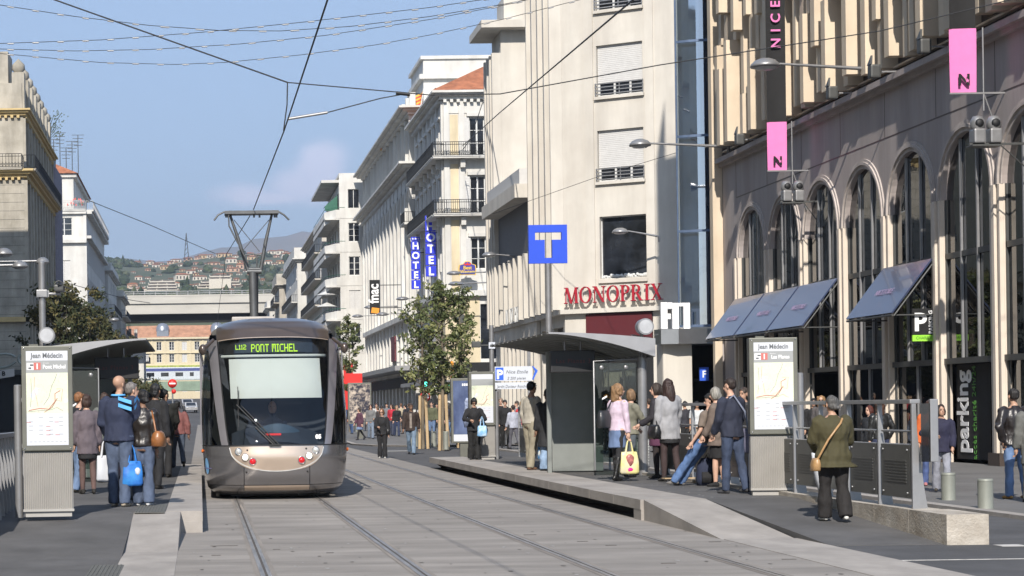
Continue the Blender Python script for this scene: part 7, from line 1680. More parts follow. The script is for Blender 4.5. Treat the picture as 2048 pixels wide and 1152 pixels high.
def build_person(name, H, sp, near=True):
    """one standing figure, local frame: x right, y forward, z up, feet on z=0. Returns its Empty."""
    k = H/1.72; fem = sp.get('f', False); wd = sp.get('w', 1.0)
    vx = 0.017 if near else 0.026
    root = bpy.data.objects.new(name, None); COL.objects.link(root); root.empty_display_size = 0.2
    lean = R(sp.get('lean', 2)); legs = sp.get('legs', ((4,4),(-4,6))); spread = sp.get('spread', 0.0)
    hipz = 0.90
    J = {}
    for i, (a, b) in zip((-1, 1), legs):
        a, b = R(a), R(b); hp = Vector((i*0.088*wd**0.5, 0, 0)); kn = hp+0.43*Vector((i*spread*0.5, math.sin(a), -math.cos(a))); an = kn+0.42*Vector((i*spread*0.5, math.sin(a-b), -math.cos(a-b)))
        J[i] = [hp, kn, an, a-b]
    low = min(J[-1][2].z, J[1][2].z); up = -low+0.075
    for i in (-1, 1): J[i][:3] = [p+Vector((0,0,up)) for p in J[i][:3]]
    P0 = Vector((0,0,up))
    RL = Matrix.Rotation(-lean, 3, 'X')
    def U(x, y, z): return P0+RL @ Vector((x, y, z))      # z measured up from the hips
    sh = 0.185 if not fem else 0.165; sh *= (0.6+0.4*wd)
    neck = U(0, -0.01, 0.56); headc = U(0, 0.02, 0.715)
    arms = sp.get('arms', ((5,8,15,0),(-5,8,12,0))); A = {}
    for i, (p, q, p2, w_) in zip((-1, 1), arms):
        p, q, p2, w_ = R(p), R(q), R(p2), R(w_)
        s = U(i*sh, -0.01, 0.49); d1 = Vector((i*math.sin(q), math.sin(p), -math.cos(p)*math.cos(q))).normalized(); e = s+0.295*d1
        d2 = Vector((i*math.sin(q)*0.3-i*math.sin(w_), math.sin(p2)*math.cos(w_), -math.cos(p2)*math.cos(w_))).normalized(); h = e+0.26*d2
        A[i] = (s, e, h, d2)
    # --- body
    b = MB()
    def T(ps, rs, n=10, mb=None): (mb or b).tube(ps, rs, n)
    def ball(c, r_, mb=None): (mb or b).ell(c, r_, r_, r_, 10)
    for i in (-1, 1):
        hp, kn, an, fa = J[i]; T([hp+Vector((0,0,0.02)), hp.lerp(kn,0.5), kn, kn.lerp(an,0.35), an], [0.088,0.072,0.052,0.056,0.037]); ball(kn, 0.053); ball(an, 0.038)
        if sp.get('barefoot'): pass
        s, e, h, d2 = A[i]; T([s, s.lerp(e,0.5), e, e.lerp(h,0.4), h], [0.055,0.046,0.038,0.038,0.026]); ball(s, 0.056); ball(e, 0.038)
        T([h-d2*0.01, h+d2*0.035, h+d2*0.085], [0.027,0.038,0.030]); ball(h+d2*0.075, 0.03)
    def torso(off, z0_, hemr, mb, bust=0.0, top=0.53):
        rings = []
        prof = [(-0.10,0.155,0.115),(0.0,0.165,0.12),(0.10,0.150 if not fem else 0.138,0.108),(0.20,0.142 if not fem else 0.122,0.103),(0.32,0.165 if not fem else 0.148,0.118+bust),(0.42,0.178 if not fem else 0.155,0.112+bust*0.5),(0.49,0.165 if not fem else 0.145,0.09),(0.535,0.10,0.07),(0.57,0.062,0.058)]
        for z, rx, ry in prof:
            if z < z0_+0.03 or z > top+0.045: continue
            c = U(0, 0, z); q = wd if z < 0.5 else 1+(wd-1)*0.3; rings.append((c.x, c.y, c.z, rx*q+off, ry*q+off))
        z = z0_; c = U(0,0,max(z,-0.1)) if z > -0.1 else U(0,0,-0.02)+Vector((0,0,z+0.02)); rings.insert(0, (c.x, c.y, c.z, hemr[0], hemr[1]))
        mb.loft(rings, 18)
    torso(0.0, -0.09, (0.14,0.11), b)
    T([neck-Vector((0,0,0.06)), neck+Vector((0,0.01,0.05))], [0.058,0.052])
    yaw, pit = sp.get('head', (0, 0)); RH = Matrix.Rotation(R(yaw), 3, 'Z') @ Matrix.Rotation(R(pit), 3, 'X')
    def Hh(x, y, z): return headc+RH @ Vector((x, y, z))
    b.ell(Hh(0,-0.012,0.035), 0.076, 0.093, 0.088, 14, 0, RH.to_3x3()); b.ell(Hh(0,0.02,-0.045), 0.056, 0.066, 0.072, 12, 0, RH.to_3x3())
    ex = MB(); sm_ = 1
    for i in (-1, 1):
        ex.ell(Hh(i*0.031,0.076,0.012), 0.012,0.008,0.007,8,1,RH.to_3x3()); ex.ell(Hh(i*0.031,0.080,0.030), 0.017,0.006,0.004,8,2,RH.to_3x3()); ex.ell(Hh(i*0.076,-0.005,-0.005), 0.010,0.018,0.030,8,0,RH.to_3x3())
        s, e, h, d2 = A[i]; sx = Vector((1,0,0)); n = d2.cross(sx); n = n.normalized() if n.length > 0.1 else Vector((0,1,0)); w2 = n.cross(d2).normalized(); curl = sp.get('curl', 0.5)
        pal = n*(-1 if d2.z < 0 else 1)
        for f, (o_, ln) in enumerate(((-0.025,0.058),(-0.008,0.068),(0.009,0.063),(0.025,0.048))):
            a0 = h+d2*0.088+n.cross(d2)*0+w2*0+n*o_; v1 = (d2+w2*curl*0.5*i).normalized(); v2 = (d2*(1-curl)+w2*curl*i).normalized()
            ex.tube([a0, a0+v1*ln*0.5, a0+v1*ln*0.5+v2*ln*0.5], [0.0095,0.0085,0.0065], 6)
        ex.tube([h+d2*0.03+n*0.03*1, h+d2*0.06+n*0.052, h+d2*0.09+n*0.052+w2*0.01*i], [0.012,0.010,0.008], 6)
    ex.ell(Hh(0,0.090,-0.014), 0.012,0.018,0.022,8,0,RH.to_3x3()); ex.ell(Hh(0,0.080,-0.052), 0.022,0.007,0.006,8,3,RH.to_3x3())
    skin = SK[sp.get('skin','l')]; hc = sp.get('hair', ('short',(0.03,0.02,0.015)))[1]
    mats = [M('skin_%s' % sp.get('skin','l'), skin, 0.55, var=0.06), M('eye_dark', (0.03,0.025,0.02), 0.3), cloth(hc, 'hair'), M('lips_%s' % sp.get('skin','l'), tuple(c*0.62*(1.25 if j == 0 else 0.8) for j, c in enumerate(skin)), 0.5)]
    if sp.get('tights'): mats[0] = mats[0]
    organic(b, mats, vx, 2, ex).build('body', mats, root)
    if sp.get('glasses'):
        g = MB()
        for i in (-1,1): g.ell(Hh(i*0.032,0.088,0.012),0.024,0.008,0.018,10,0,RH.to_3x3()); g.tube([Hh(i*0.05,0.085,0.015),Hh(i*0.078,0.0,0.015)],0.003,4)
        g.build('glasses', m_tk, root)
    # --- tights
    if sp.get('tights'):
        g = MB()
        for i in (-1, 1): hp, kn, an, fa = J[i]; g.tube([hp, hp.lerp(kn,0.5), kn, kn.lerp(an,0.35), an], [0.092,0.076,0.058,0.061,0.041], 10); ball(kn, 0.058, g); ball(an, 0.042, g)
        organic(g, None, vx, 2).build('tights', cloth(sp['tights'],'tights'), root)
    # --- shoes
    g = MB()
    for i in (-1, 1):
        hp, kn, an, fa = J[i]; tilt = max(-0.2, min(0.9, -fa*0.9)) if an.z > up*0+0.11 else 0.0
        if sp.get('kick') == i: tilt = 0.9
        RF = Matrix.Rotation(-tilt, 3, 'X') @ Matrix.Rotation(R(-i*sp.get('toe', 8)), 3, 'Z') if True else None
        hl = 0.045 if sp.get('heels') else 0.0
        f = lambda x, y, z: an+RF @ Vector((x, y, z))
        g.tube([f(0,-0.055,-0.040+hl*0.3), f(0,0.0,-0.035+hl*0.2), f(0,0.08,-0.046), f(0,0.15,-0.053)], [0.034,0.040,0.036,0.022], 10); g.ell(f(0,-0.03,-0.045), 0.036,0.045,0.030, 10); g.ell(f(0,0.10,-0.052), 0.040,0.075,0.024, 10); g.tube([f(0,-0.01,0.02), f(0,0,-0.03)], [0.040,0.040], 10)
        if sp.get('boots'): g.tube([an.lerp(kn,sp['boots']), an, f(0,-0.01,-0.03)], [0.062,0.047,0.042], 12)
        if hl: g.tube([f(0,-0.06,-0.03), f(0,-0.065,-0.072)], [0.02,0.01], 6)
    organic(g, None, vx*0.8, 2).build('shoes', cloth(sp.get('shoes',(0.02,0.018,0.016)),'leather' if sp.get('boots') else 'c'), root)
    # --- trousers / skirt
    bt = sp.get('bottom', ('trousers',(0.06,0.09,0.17),1.0))
    if bt[0] == 'trousers':
        g = MB(); w_ = bt[2]; fl = bt[3] if len(bt) > 3 else 1.0
        for i in (-1, 1):
            hp, kn, an, fa = J[i]; e = an+ (an-kn).normalized()*0.035
            g.tube([hp+Vector((0,0,0.03)), hp.lerp(kn,0.5), kn, kn.lerp(e,0.5), e], [0.105*w_*wd**0.4,0.088*w_,0.066*w_,0.066*w_*fl,0.062*w_*fl], 12); ball(kn, 0.068*w_, g)
        c = P0; g.loft([(c.x,c.y,c.z-0.07,0.155*wd,0.118*wd),(c.x,c.y,c.z,0.172*wd,0.128*wd),(*U(0,0,0.10),0.158*wd,0.118*wd)], 16)
        organic(g, None, vx, 3, wr=0.012).build('trousers', cloth(bt[1], 'denim' if bt[1][2] > bt[1][0]*1.35 else 'c'), root)
    else:
        g = MB(); z = bt[2]; fl = bt[3] if len(bt) > 3 else 1.0     # hem height above the ground in metres
        c = P0; zk = z-c.z; ym = (J[-1][1].y+J[1][1].y)/2
        g.loft([(c.x,c.y+ym,z/1.0,0.165*fl,0.145*fl+abs(J[-1][1].y-J[1][1].y)*0.35),(c.x,c.y+ym*0.5,(z+c.z)/2,0.17*fl**0.6,0.14*fl**0.5),(c.x,c.y,c.z,0.170,0.128),(*U(0,0,0.12),0.138,0.108)], 18)
        organic(g, None, vx, 3, wr=0.010).build('skirt', cloth(bt[1]), root)
    # --- top
    tp = sp.get('top', ('jacket',(0.1,0.1,0.1),-0.06)); kind, colr, hem = tp[:3]; flare = tp[3] if len(tp) > 3 else 1.0; mt_ = tp[4] if len(tp) > 4 else 'c'
    off = {'tee':0.010,'jacket':0.026,'coat':0.030}[kind]; g = MB(); rx = (0.165+off)*flare*wd; ry = (0.125+off)*flare*wd
    torso(off, hem, (rx, ry), g, 0.012 if fem else 0.0, 0.52)
    sl = sp.get('sleeve', 1.0); so = {'tee':0.012,'jacket':0.022,'coat':0.026}[kind]
    for i in (-1, 1):
        s, e, h, d2 = A[i]; q = wd**0.5
        ball(s+Vector((-i*0.012,0,-0.008)), (0.060+so)*q*0.95, g); 
        if sl > 0.55: g.tube([s, s.lerp(e,0.5), e, e.lerp(h,0.5*sl), e.lerp(h,0.96*sl)], [(0.058+so)*q,(0.050+so)*q,(0.044+so)*q,0.040+so,0.036+so], 12); ball(e, (0.045+so)*q, g)
        else: g.tube([s, s.lerp(e,0.8)], [(0.058+so)*q,(0.052+so)*q], 12)
    if kind != 'tee': c = U(0,-0.005,0.545); g.loft([(c.x,c.y,c.z-0.03,0.088,0.080),(c.x,c.y-0.004,c.z+0.03,0.076,0.076)], 14)
    ob = organic(g, None, vx, 3, wr=0.016 if mt_ == 'leather' else 0.011).build({'tee':'top','jacket':'jacket','coat':'coat'}[kind], cloth(colr, mt_), root)
    if sp.get('open'):      # shirt seen through an open jacket front
        q = MB(); pts = [(z, w_) for z, w_ in ((0.50,0.035),(0.40,0.040),(0.25,0.035),(0.10,0.040),(0.0,0.04))]
        for (z1,w1),(z2,w2_) in zip(pts,pts[1:]):
            y1 = 0.142+off; a = [U(-w1,y1,z1),U(w1,y1,z1),U(w2_,y1+0.006,z2),U(-w2_,y1+0.006,z2)]; q.prism(a, (0,-0.05,0))
        q.build('shirt_front', cloth(sp['open']), ob)
    # --- hair
    hs, hcol = sp.get('hair', ('short',(0.03,0.02,0.015))); hm = cloth(hcol, 'hair'); g = MB(); r3 = RH.to_3x3()
    if hs != 'bald':
        g.ell(Hh(0,-0.022,0.052), 0.085,0.096,0.086,14,0,r3)
        if hs == 'short': g.ell(Hh(0,-0.045,0.01),0.075,0.068,0.07,12,0,r3); g.ell(Hh(0.01,0.05,0.09),0.05,0.035,0.025,8,0,r3)
        if hs in ('bob','long','curly','tail'):
            for i in (-1,1): g.ell(Hh(i*0.062,-0.02,-0.01),0.034,0.07,0.09,10,0,r3)
            g.ell(Hh(0,-0.055,-0.02),0.085,0.06,0.10,12,0,r3)
        if hs == 'long': g.tube([Hh(0,-0.06,0.0),Hh(0,-0.085,-0.12),Hh(0,-0.10,-0.25),Hh(0,-0.095,-0.36)],[0.085,0.088,0.075,0.03],12); [g.tube([Hh(i*0.065,-0.02,0),Hh(i*0.08,-0.03,-0.14),Hh(i*0.075,-0.04,-0.28)],[0.034,0.036,0.015],8) for i in (-1,1)]
        if hs == 'curly':
            rr = random.Random(int(H*1000))
            for q in range(60): a = rr.random()*6.28; zz = rr.uniform(-0.22,0.10); g.ell(Hh(0.095*math.cos(a)*(1 if zz > -0.1 else 0.9),-0.035+min(0.085*math.sin(a),0.04),zz),0.026,0.026,0.026,6)
            g.tube([Hh(0,-0.06,0.0),Hh(0,-0.08,-0.2)],[0.085,0.07],12)
        if hs == 'tail': g.ell(Hh(0,-0.115,0.03),0.045,0.045,0.045,10); g.tube([Hh(0,-0.12,0.03),Hh(0,-0.15,-0.1),Hh(0,-0.12,-0.22)],[0.03,0.035,0.012],8)
        if hs == 'bun': g.ell(Hh(0,-0.05,-0.01),0.075,0.06,0.075,10); g.ell(Hh(0.03,-0.10,-0.05),0.05,0.035,0.035,8)
        organic(g, None, vx*0.85, 1, wr=0.012).build('hair', hm, root)
    root['_A'] = [tuple(A[-1][2]+A[-1][3]*0.10), tuple(A[1][2]+A[1][3]*0.10)]
    root.scale = (k,k,k); root['_U'] = [tuple(U(0,0,0.45)), tuple(U(0,0,0.1))]
    return root
def hand_of(t, i):       # world position of a hand (0 left, 1 right)
    v = Vector(t['_A'][i])*t.scale.x; return Vector(t.location)+Matrix.Rotation(t.rotation_euler.z, 3, 'Z') @ v
ALLP = []
def person(px, py, z, H_px, face, label, sp, near=True, group=None):
    """px,py = where the feet meet the ground; H_px = height in the photograph"""
    p = ground(px, py, z); H = H_px*p.y/F
    t = build_person('person', H, sp, near); t.location = (p.x, p.y, z); t.rotation_euler.z = R(face); tag(t, label, 'person', group); ALLP.append(t); return t
# ---------------- bags (held or worn: things of their own)
def carrier(t, i, w, h, mats, label, marks=None, rz=None, off=(0,0,0)):
    p = hand_of(t, i)+Vector(off); b = thing('shopping_bag', label, 'bag', (p.x, p.y, p.z-0.22-h), rz if rz is not None else 0)
    g = MB(); rg = random.Random(int(h*100))
    rings = [(0,0,0,w*0.46,w*0.16),(0,0,h*0.1,w*0.52,w*0.20),(0.01,0,h*0.55,w*0.50,w*0.17),(0,0.01,h*0.85,w*0.46,w*0.11),(0,0,h,w*0.42,w*0.07)]
    g.loft([(x,y,z_,rx,ry) for x,y,z_,rx,ry in rings], 22, 0, p=3.2)
    g.v = [(x+0.012*noise.noise(Vector((x*14,y*14,z_*9))), y+0.02*noise.noise(Vector((x*15+5,y*9,z_*11))), z_+0.008*noise.noise(Vector((x*12,y*12,3)))) for x,y,z_ in g.v]
    body_ = g.build('sack', mats, b)
    g = MB()
    for s in (-1, 1): g.tube([(-w*0.2,s*w*0.05,h-0.02),(-w*0.10,s*0.01,h+0.16),(0,0,h+0.225),(w*0.10,s*0.01,h+0.16),(w*0.2,s*w*0.05,h-0.02)], [0.016,0.010,0.008,0.010,0.016], 6)
    g.build('handle', mats, b)
    if marks:
        for (x, z_, rx, rz_, m) in marks:
            q = MB(); q.loft([(x, 0, z_-rz_, rx*0.3, w*0.205),(x,0,z_-rz_*0.5,rx*0.9,w*0.212),(x,0,z_+rz_*0.5,rx*0.9,w*0.212),(x,0,z_+rz_,rx*0.3,w*0.205)], 14, 0, p=2.5); q.build('print', m, body_)
    return b
def shoulder_bag(t, pos, w, h, col, label, strap_from, strap_col=None, leather='leather'):
    """pos/strap_from in the person's frame (unscaled metres)"""
    k = t.scale.x; RZ = Matrix.Rotation(t.rotation_euler.z, 3, 'Z'); L_ = Vector(t.location)
    b = thing('shoulder_bag', label, 'bag', L_+RZ @ (Vector(pos)*k), t.rotation_euler.z)
    g = MB(); g.loft([(0,0,-h*0.5,w*0.25,w*0.38),(0,0,-h*0.42,w*0.30,w*0.50),(0,0,0,w*0.30,w*0.52),(0,0,h*0.35,w*0.22,w*0.46),(0,0,h*0.5,w*0.10,w*0.40)], 18, 0, p=2.8)
    g.v = [(x+0.01*noise.noise(Vector((x*20,y*20,z_*20))), y+0.01*noise.noise(Vector((x*17+3,y*15,z_*15))), z_) for x,y,z_ in g.v]
    bo = g.build('pouch', cloth(col, leather), b)
    g = MB(); c = Vector(pos)
    for path in strap_from: g.tube([(Vector(q)-c)*k for q in path], 0.014, 6)
    g.build('strap', cloth(strap_col or col, leather), b); return b
NAVY=(0.022,0.030,0.065); DEN=(0.085,0.115,0.185); DEN2=(0.16,0.24,0.40); BLK=(0.014,0.014,0.016); BRN=(0.05,0.032,0.022); WHT=(0.62,0.62,0.60); GRY=(0.20,0.20,0.21); KHK=(0.19,0.185,0.13); OLV=(0.05,0.047,0.018)
PZ = 0.28
# ---------------- left platform
a1 = person(240,1013,PZ,256,-20,'bald man in a navy tracksuit top with pale blue shoulder stripes, on the left platform', dict(w=1.14,legs=((2,2),(-2,4)),arms=((0,10,40,10),(22,8,62,22)),lean=2,head=(-30,-2),top=('jacket',NAVY,-0.05,1.02),bottom=('trousers',DEN,1.10,1.12),shoes=(0.42,0.36,0.28),hair=('bald',(0.2,0.15,0.1)),skin='m'))
m_stripe = mat('stripe_blue', (0.12,0.42,0.80), 0.8, var=0.05)
def on_top(t, nm, m, fn, nu=10, nv=2):     # printed patch hugging the jacket: fn(a,b) -> (angle deg, height above hips, extra radius)
    ob = [c for c in t.children if c.name.split('.')[0] in ('jacket','coat','top')][0]; g = MB()
    wd = 1.14
    def f(a, b):
        an, z, r_ = fn(a, b); base = Vector(t['_U'][1])+(Vector(t['_U'][0])-Vector(t['_U'][1]))*((z-0.1)/0.35)
        rx, ry = (0.20*wd+r_)*1.0, (0.145*wd+r_); return (base.x+rx*math.cos(R(an)), base.y+ry*math.sin(R(an)), base.z)
    g.grid(f, nu, nv, 0); return g.build(nm, m, ob)
for i, z in enumerate((0.40,0.31)):
    g = MB(); sgn = 1
    ob = [c for c in a1.children if c.name.startswith('jacket')][0]
    g.grid(lambda a, b: (0.245-0.055*(1-math.sin(PI*a))*0+0.012*math.cos(PI*a)+0.022, -0.12+0.24*a, 0.94+z+0.10-0.06*abs(2*a-1)+0.055*b), 10, 2); g.grid(lambda a, b: (0.05+0.19*a, -0.135-0.045*math.sin(PI*a)*0.3, 0.94+z+0.03+0.06*(1-a)+0.05*b), 8, 2); g.build('stripe', m_stripe, ob)
g = MB(); g.tube([(0.085*math.cos(R(a)), -0.01+0.085*math.sin(R(a)), 0.94+0.555) for a in range(0,361,24)], 0.016, 6); g.build('collar_band', m_stripe, ob)
carrier(a1, 0, 0.24, 0.36, m_paper, 'white carrier bag hanging beside the bald man', rz=0.3, off=(-0.10,-0.12,0.05))
a2 = person(288,1012,PZ,226,-8,'dark-haired woman in a black leather jacket and jeans, beside the bald man', dict(f=True,legs=((3,2),(-3,6)),arms=((10,6,25,5),(-4,5,10,0)),head=(25,-4),top=('jacket',(0.022,0.018,0.016),-0.02,1.0,'leather'),bottom=('trousers',DEN,0.98,1.45),shoes=(0.7,0.7,0.7),hair=('bun',(0.012,0.01,0.01)),skin='d'))
shoulder_bag(a2, (0.25,-0.06,1.02), 0.32, 0.22, (0.30,0.12,0.04), 'tan brown leather handbag on the shoulder of the woman in the leather jacket', [[(0.23,-0.16,1.10),(0.19,-0.12,1.30),(0.15,-0.05,1.44),(0.18,0.08,1.30),(0.24,0.05,1.12)]])
carrier(a2, 0, 0.28, 0.34, mat('bag_blue', (0.02,0.12,0.46), 0.4, var=0.25, scale=8, col2=(0.04,0.24,0.58)), 'bright blue carrier bag with a pale round print on the left platform', [(0.07,0.20,0.05,0.05,m_paper)], 0.2, (-0.02,-0.34,0.12))
person(262,1000,PZ,229,-70,'grey-haired man facing right behind the bald man', dict(w=1.05,top=('jacket',(0.09,0.08,0.075),-0.08),bottom=('trousers',(0.11,0.105,0.10),1.05),hair=('short',(0.23,0.21,0.20)),skin='l',head=(0,4)))
person(312,978,PZ,205,-25,'woman with upswept black hair in dark clothes, mostly hidden in the left group', dict(f=True,top=('coat',BLK,-0.2),bottom=('trousers',BLK,1.0),hair=('bun',BLK),skin='d'))
b1 = person(330,955,PZ,172,-15,'man in a black jacket with a fawn collar seen from behind in the left group', dict(w=1.1,top=('jacket',(0.015,0.016,0.014),-0.08),arms=((5,8,15,0),(18,8,45,25)),bottom=('trousers',BLK,1.1),hair=('short',(0.01,0.01,0.01)),skin='m',head=(-35,0)))
person(356,936,PZ,133,8,'man in a faded red jacket and jeans walking away along the left platform', dict(w=1.15,legs=((18,8),(-14,28)),arms=((14,10,30,0),(-12,14,10,0)),top=('jacket',(0.23,0.09,0.085),-0.03),bottom=('trousers',(0.06,0.08,0.12),1.1),hair=('short',(0.01,0.01,0.01)),skin='d'))
person(158,985,PZ,195,-60,'person in a long black jacket and jeans just right of the left map pillar', dict(w=1.08,top=('jacket',(0.012,0.013,0.018),-0.10),bottom=('trousers',DEN2,1.05),hair=('short',(0.30,0.13,0.05)),skin='l'))
person(176,988,PZ,194,15,'woman in a mauve grey dress and dark tights under the left shelter', dict(f=True,top=('coat',(0.13,0.105,0.12),-0.22,1.05),bottom=('skirt',BLK,0.62),tights=(0.13,0.08,0.07),heels=True,hair=('bob',(0.06,0.03,0.02)),skin='m'))
person(212,965,PZ,175,20,'woman in a grey checked jacket standing in the left shelter', dict(f=True,top=('jacket',(0.13,0.14,0.13),-0.12),bottom=('trousers',BLK,1.0),hair=('bob',(0.07,0.04,0.03)),skin='m'))
person(232,958,PZ,172,-30,'person in a pale blue shirt half hidden behind the bald man', dict(arms=((25,8,80,0),(10,8,70,0)),sleeve=0.5,top=('tee',(0.45,0.50,0.62),-0.05),bottom=('trousers',(0.25,0.18,0.2),1.0),hair=('short',BRN),skin='l'))
person(196,952,PZ,152,150,'woman in black holding a red and white bag in the left shelter', dict(f=True,top=('jacket',BLK,-0.06),bottom=('trousers',BLK,1.0),hair=('long',BRN),skin='m'))
person(300,948,PZ,158,160,'person in dark clothes facing the camera deep in the left group', dict(top=('jacket',(0.03,0.03,0.035),-0.08),bottom=('trousers',BLK,1.0),hair=('short',BLK),skin='d'))
# ---------------- on the tracks and the far platform end
a = person(765,917,0.0,97,168,'woman with sunglasses in black clothes and white shoes crossing the tracks', dict(f=True,w=1.08,glasses=True,legs=((5,6),(-3,5)),arms=((3,10,8,0),(15,8,85,30)),top=('jacket',BLK,-0.08,1.1),sleeve=0.8,bottom=('trousers',BLK,1.12,1.2),shoes=(0.5,0.49,0.46),hair=('bob',(0.20,0.09,0.04)),skin='l',head=(-10,-6)))
shoulder_bag(a, (-0.22,0.05,0.95), 0.22, 0.18, BLK, 'black handbag on the arm of the woman crossing the tracks', [[(-0.22,0,1.03),(-0.17,0,1.4),(-0.21,0.08,1.03)]])
person(823,909,0.0,101,170,'man in a brown hooded jacket and jeans walking over the crossing', dict(w=1.06,legs=((16,6),(-12,24)),arms=((-14,12,5,0),(10,10,20,0)),top=('jacket',(0.035,0.022,0.018),-0.10,1.05),open=(0.26,0.22,0.19),bottom=('trousers',(0.17,0.24,0.33),1.08,1.1),shoes=BLK,hair=('short',(0.06,0.04,0.03)),skin='d',head=(30,0)))
a = person(949,920,PZ,121,182,'woman in black bending her head over her hands, at the platform end', dict(f=True,w=1.05,arms=((18,26,80,42),(18,26,80,42)),top=('jacket',BLK,-0.10,1.05),bottom=('trousers',(0.012,0.012,0.012),1.15,1.25),shoes=BLK,hair=('bob',BLK),skin='m',head=(0,-38)))
carrier(a, 0, 0.24, 0.26, mat('bag_pale_blue', (0.50,0.62,0.72), 0.4, var=0.3, scale=12, col2=(0.12,0.38,0.70)), 'pale blue and white plastic bag held by the woman in black at the platform end', off=(0.06,-0.02,0.1))
# ---------------- right platform
a = person(1063,940,PZ,172,-60,'man in a pale shirt and beige trousers half in shade beside the far shelter end', dict(w=1.12,arms=((-4,10,18,0),(5,8,15,0)),sleeve=0.85,top=('tee',(0.42,0.39,0.33),0.0,1.08),bottom=('trousers',(0.30,0.27,0.20),1.15),shoes=(0.15,0.08,0.05),hair=('short',BLK),skin='m'))
carrier(a, 1, 0.30, 0.36, mat('bag_patchwork', (0.52,0.55,0.52), 0.4, scale=9, col2=(0.02,0.13,0.30), thr=(0.44,0.56)), 'blue, green and white patterned bag carried by the man in beige trousers', rz=0.3)
person(1098,942,PZ,160,10,'person in a long dark coat and pale flared jeans in the shelter shade', dict(w=1.1,top=('coat',(0.022,0.023,0.026),-0.40,1.12),bottom=('trousers',(0.28,0.40,0.58),1.05,1.5),hair=('short',BLK),skin='d'))
person(1122,936,PZ,158,40,'person in black standing against the shelter cabinet', dict(top=('coat',BLK,-0.45,1.1),bottom=('trousers',BLK,1.1),hair=('long',(0.012,0.01,0.01)),skin='m'))
a = person(1236,962,PZ,190,-55,'young woman with wavy fair hair in a pale pink top and denim skirt', dict(f=True,legs=((6,4),(-8,6)),arms=((4,7,10,0),(4,6,6,0)),lean=3,top=('tee',(0.62,0.50,0.60),-0.02),bottom=('skirt',(0.13,0.19,0.33),0.60,0.95),tights=(0.02,0.02,0.022),boots=0.85,shoes=(0.01,0.01,0.01),hair=('curly',(0.33,0.19,0.09)),skin='l',head=(-25,0)))
carrier(a, 1, 0.32, 0.38, mat('bag_yellow', (0.72,0.66,0.22), 0.4, var=0.1, scale=7, col2=(0.6,0.55,0.45)), 'yellow plastic bag with a pink picture held by the woman in the pink top', [(0.0,0.24,0.09,0.10,mat('bag_rose', (0.60,0.22,0.20), 0.4, var=0.4, scale=14)),(0.0,0.07,0.13,0.04,mat('bag_magenta', (0.62,0.02,0.25), 0.4, var=0.1))], 0.1)
shoulder_bag(a, (-0.10,-0.24,1.12), 0.26, 0.30, (0.03,0.032,0.036), 'dark round rucksack on the back of the woman in the pink top', [[(-0.08,-0.20,1.25),(-0.10,-0.02,1.47),(-0.10,0.13,1.25)]])
person(1262,955,PZ,172,-70,'fair-haired woman in a grey green jacket reaching toward the shelter post', dict(f=True,legs=((4,4),(-6,8)),arms=((20,6,50,0),(30,8,62,0)),top=('jacket',(0.20,0.195,0.15),-0.06,1.08),bottom=('trousers',(0.10,0.12,0.14),0.95),boots=0.7,shoes=BLK,hair=('bob',(0.28,0.17,0.09)),skin='l',head=(10,0)))
person(1318,957,PZ,186,60,'woman with tied-up dark hair and a dark plum skirt facing left', dict(f=True,legs=((3,5),(-4,8)),arms=((10,8,60,0),(5,6,20,0)),top=('jacket',(0.025,0.022,0.028),-0.02),bottom=('skirt',(0.10,0.03,0.07),0.60,1.15),tights=(0.03,0.022,0.022),heels=True,hair=('tail',(0.04,0.025,0.018)),skin='l',head=(15,0)))
a = person(1340,963,PZ,200,18,'woman with long dark hair in a light grey coat, seen from behind', dict(f=True,legs=((5,4),(-6,6)),arms=((2,8,10,0),(8,8,20,0)),top=('coat',(0.33,0.33,0.345),-0.20,1.06),bottom=('skirt',BLK,0.66,1.0),tights=(0.055,0.035,0.035),heels=True,hair=('long',(0.045,0.022,0.018)),skin='l'))
shoulder_bag(a, (-0.28,0.02,0.86), 0.28, 0.24, (0.012,0.012,0.013), 'shiny black patent handbag on the arm of the woman in the grey coat', [[(-0.26,-0.04,0.96),(-0.24,0.05,1.16),(-0.28,0.1,0.96)]])
a = person(1408,972,PZ,196,52,'young man with dark hair leaning back in blue jeans and a taupe top', dict(legs=((38,4),(34,2)),lean=-12,arms=((12,10,35,0),(8,8,30,0)),top=('jacket',(0.17,0.135,0.11),-0.04),sleeve=0.5,bottom=('trousers',(0.13,0.23,0.46),1.08,1.1),shoes=(0.18,0.17,0.16),hair=('short',(0.015,0.012,0.01)),skin='l',head=(20,-12)))
person(1437,973,PZ,193,58,'woman with short grey hair in a taupe coat and black skirt', dict(f=True,w=1.1,legs=((3,3),(-3,4)),arms=((10,6,30,0),(4,6,20,0)),top=('coat',(0.15,0.115,0.095),-0.20,1.12),bottom=('skirt',BLK,0.50,1.05),shoes=BLK,hair=('bob',(0.36,0.34,0.30)),skin='l',head=(0,-12)))
a = person(1466,987,PZ,225,30,'tall young man in a navy jumper and dark jeans with a grey satchel', dict(w=1.02,legs=((6,4),(-10,6)),arms=((10,8,35,12),(8,6,20,0)),top=('jacket',(0.022,0.027,0.05),-0.06),bottom=('trousers',(0.045,0.065,0.12),0.98,1.05),shoes=(0.05,0.05,0.055),hair=('short',(0.035,0.022,0.018)),skin='l',head=(20,-8)))
shoulder_bag(a, (0.24,-0.10,0.80), 0.30, 0.36, (0.15,0.15,0.22), 'grey violet satchel hanging behind the tall young man', [[(0.20,-0.14,0.95),(0.10,-0.17,1.25),(-0.06,-0.10,1.50),(-0.14,0.08,1.35)]], (0.22,0.25,0.34), 'c')
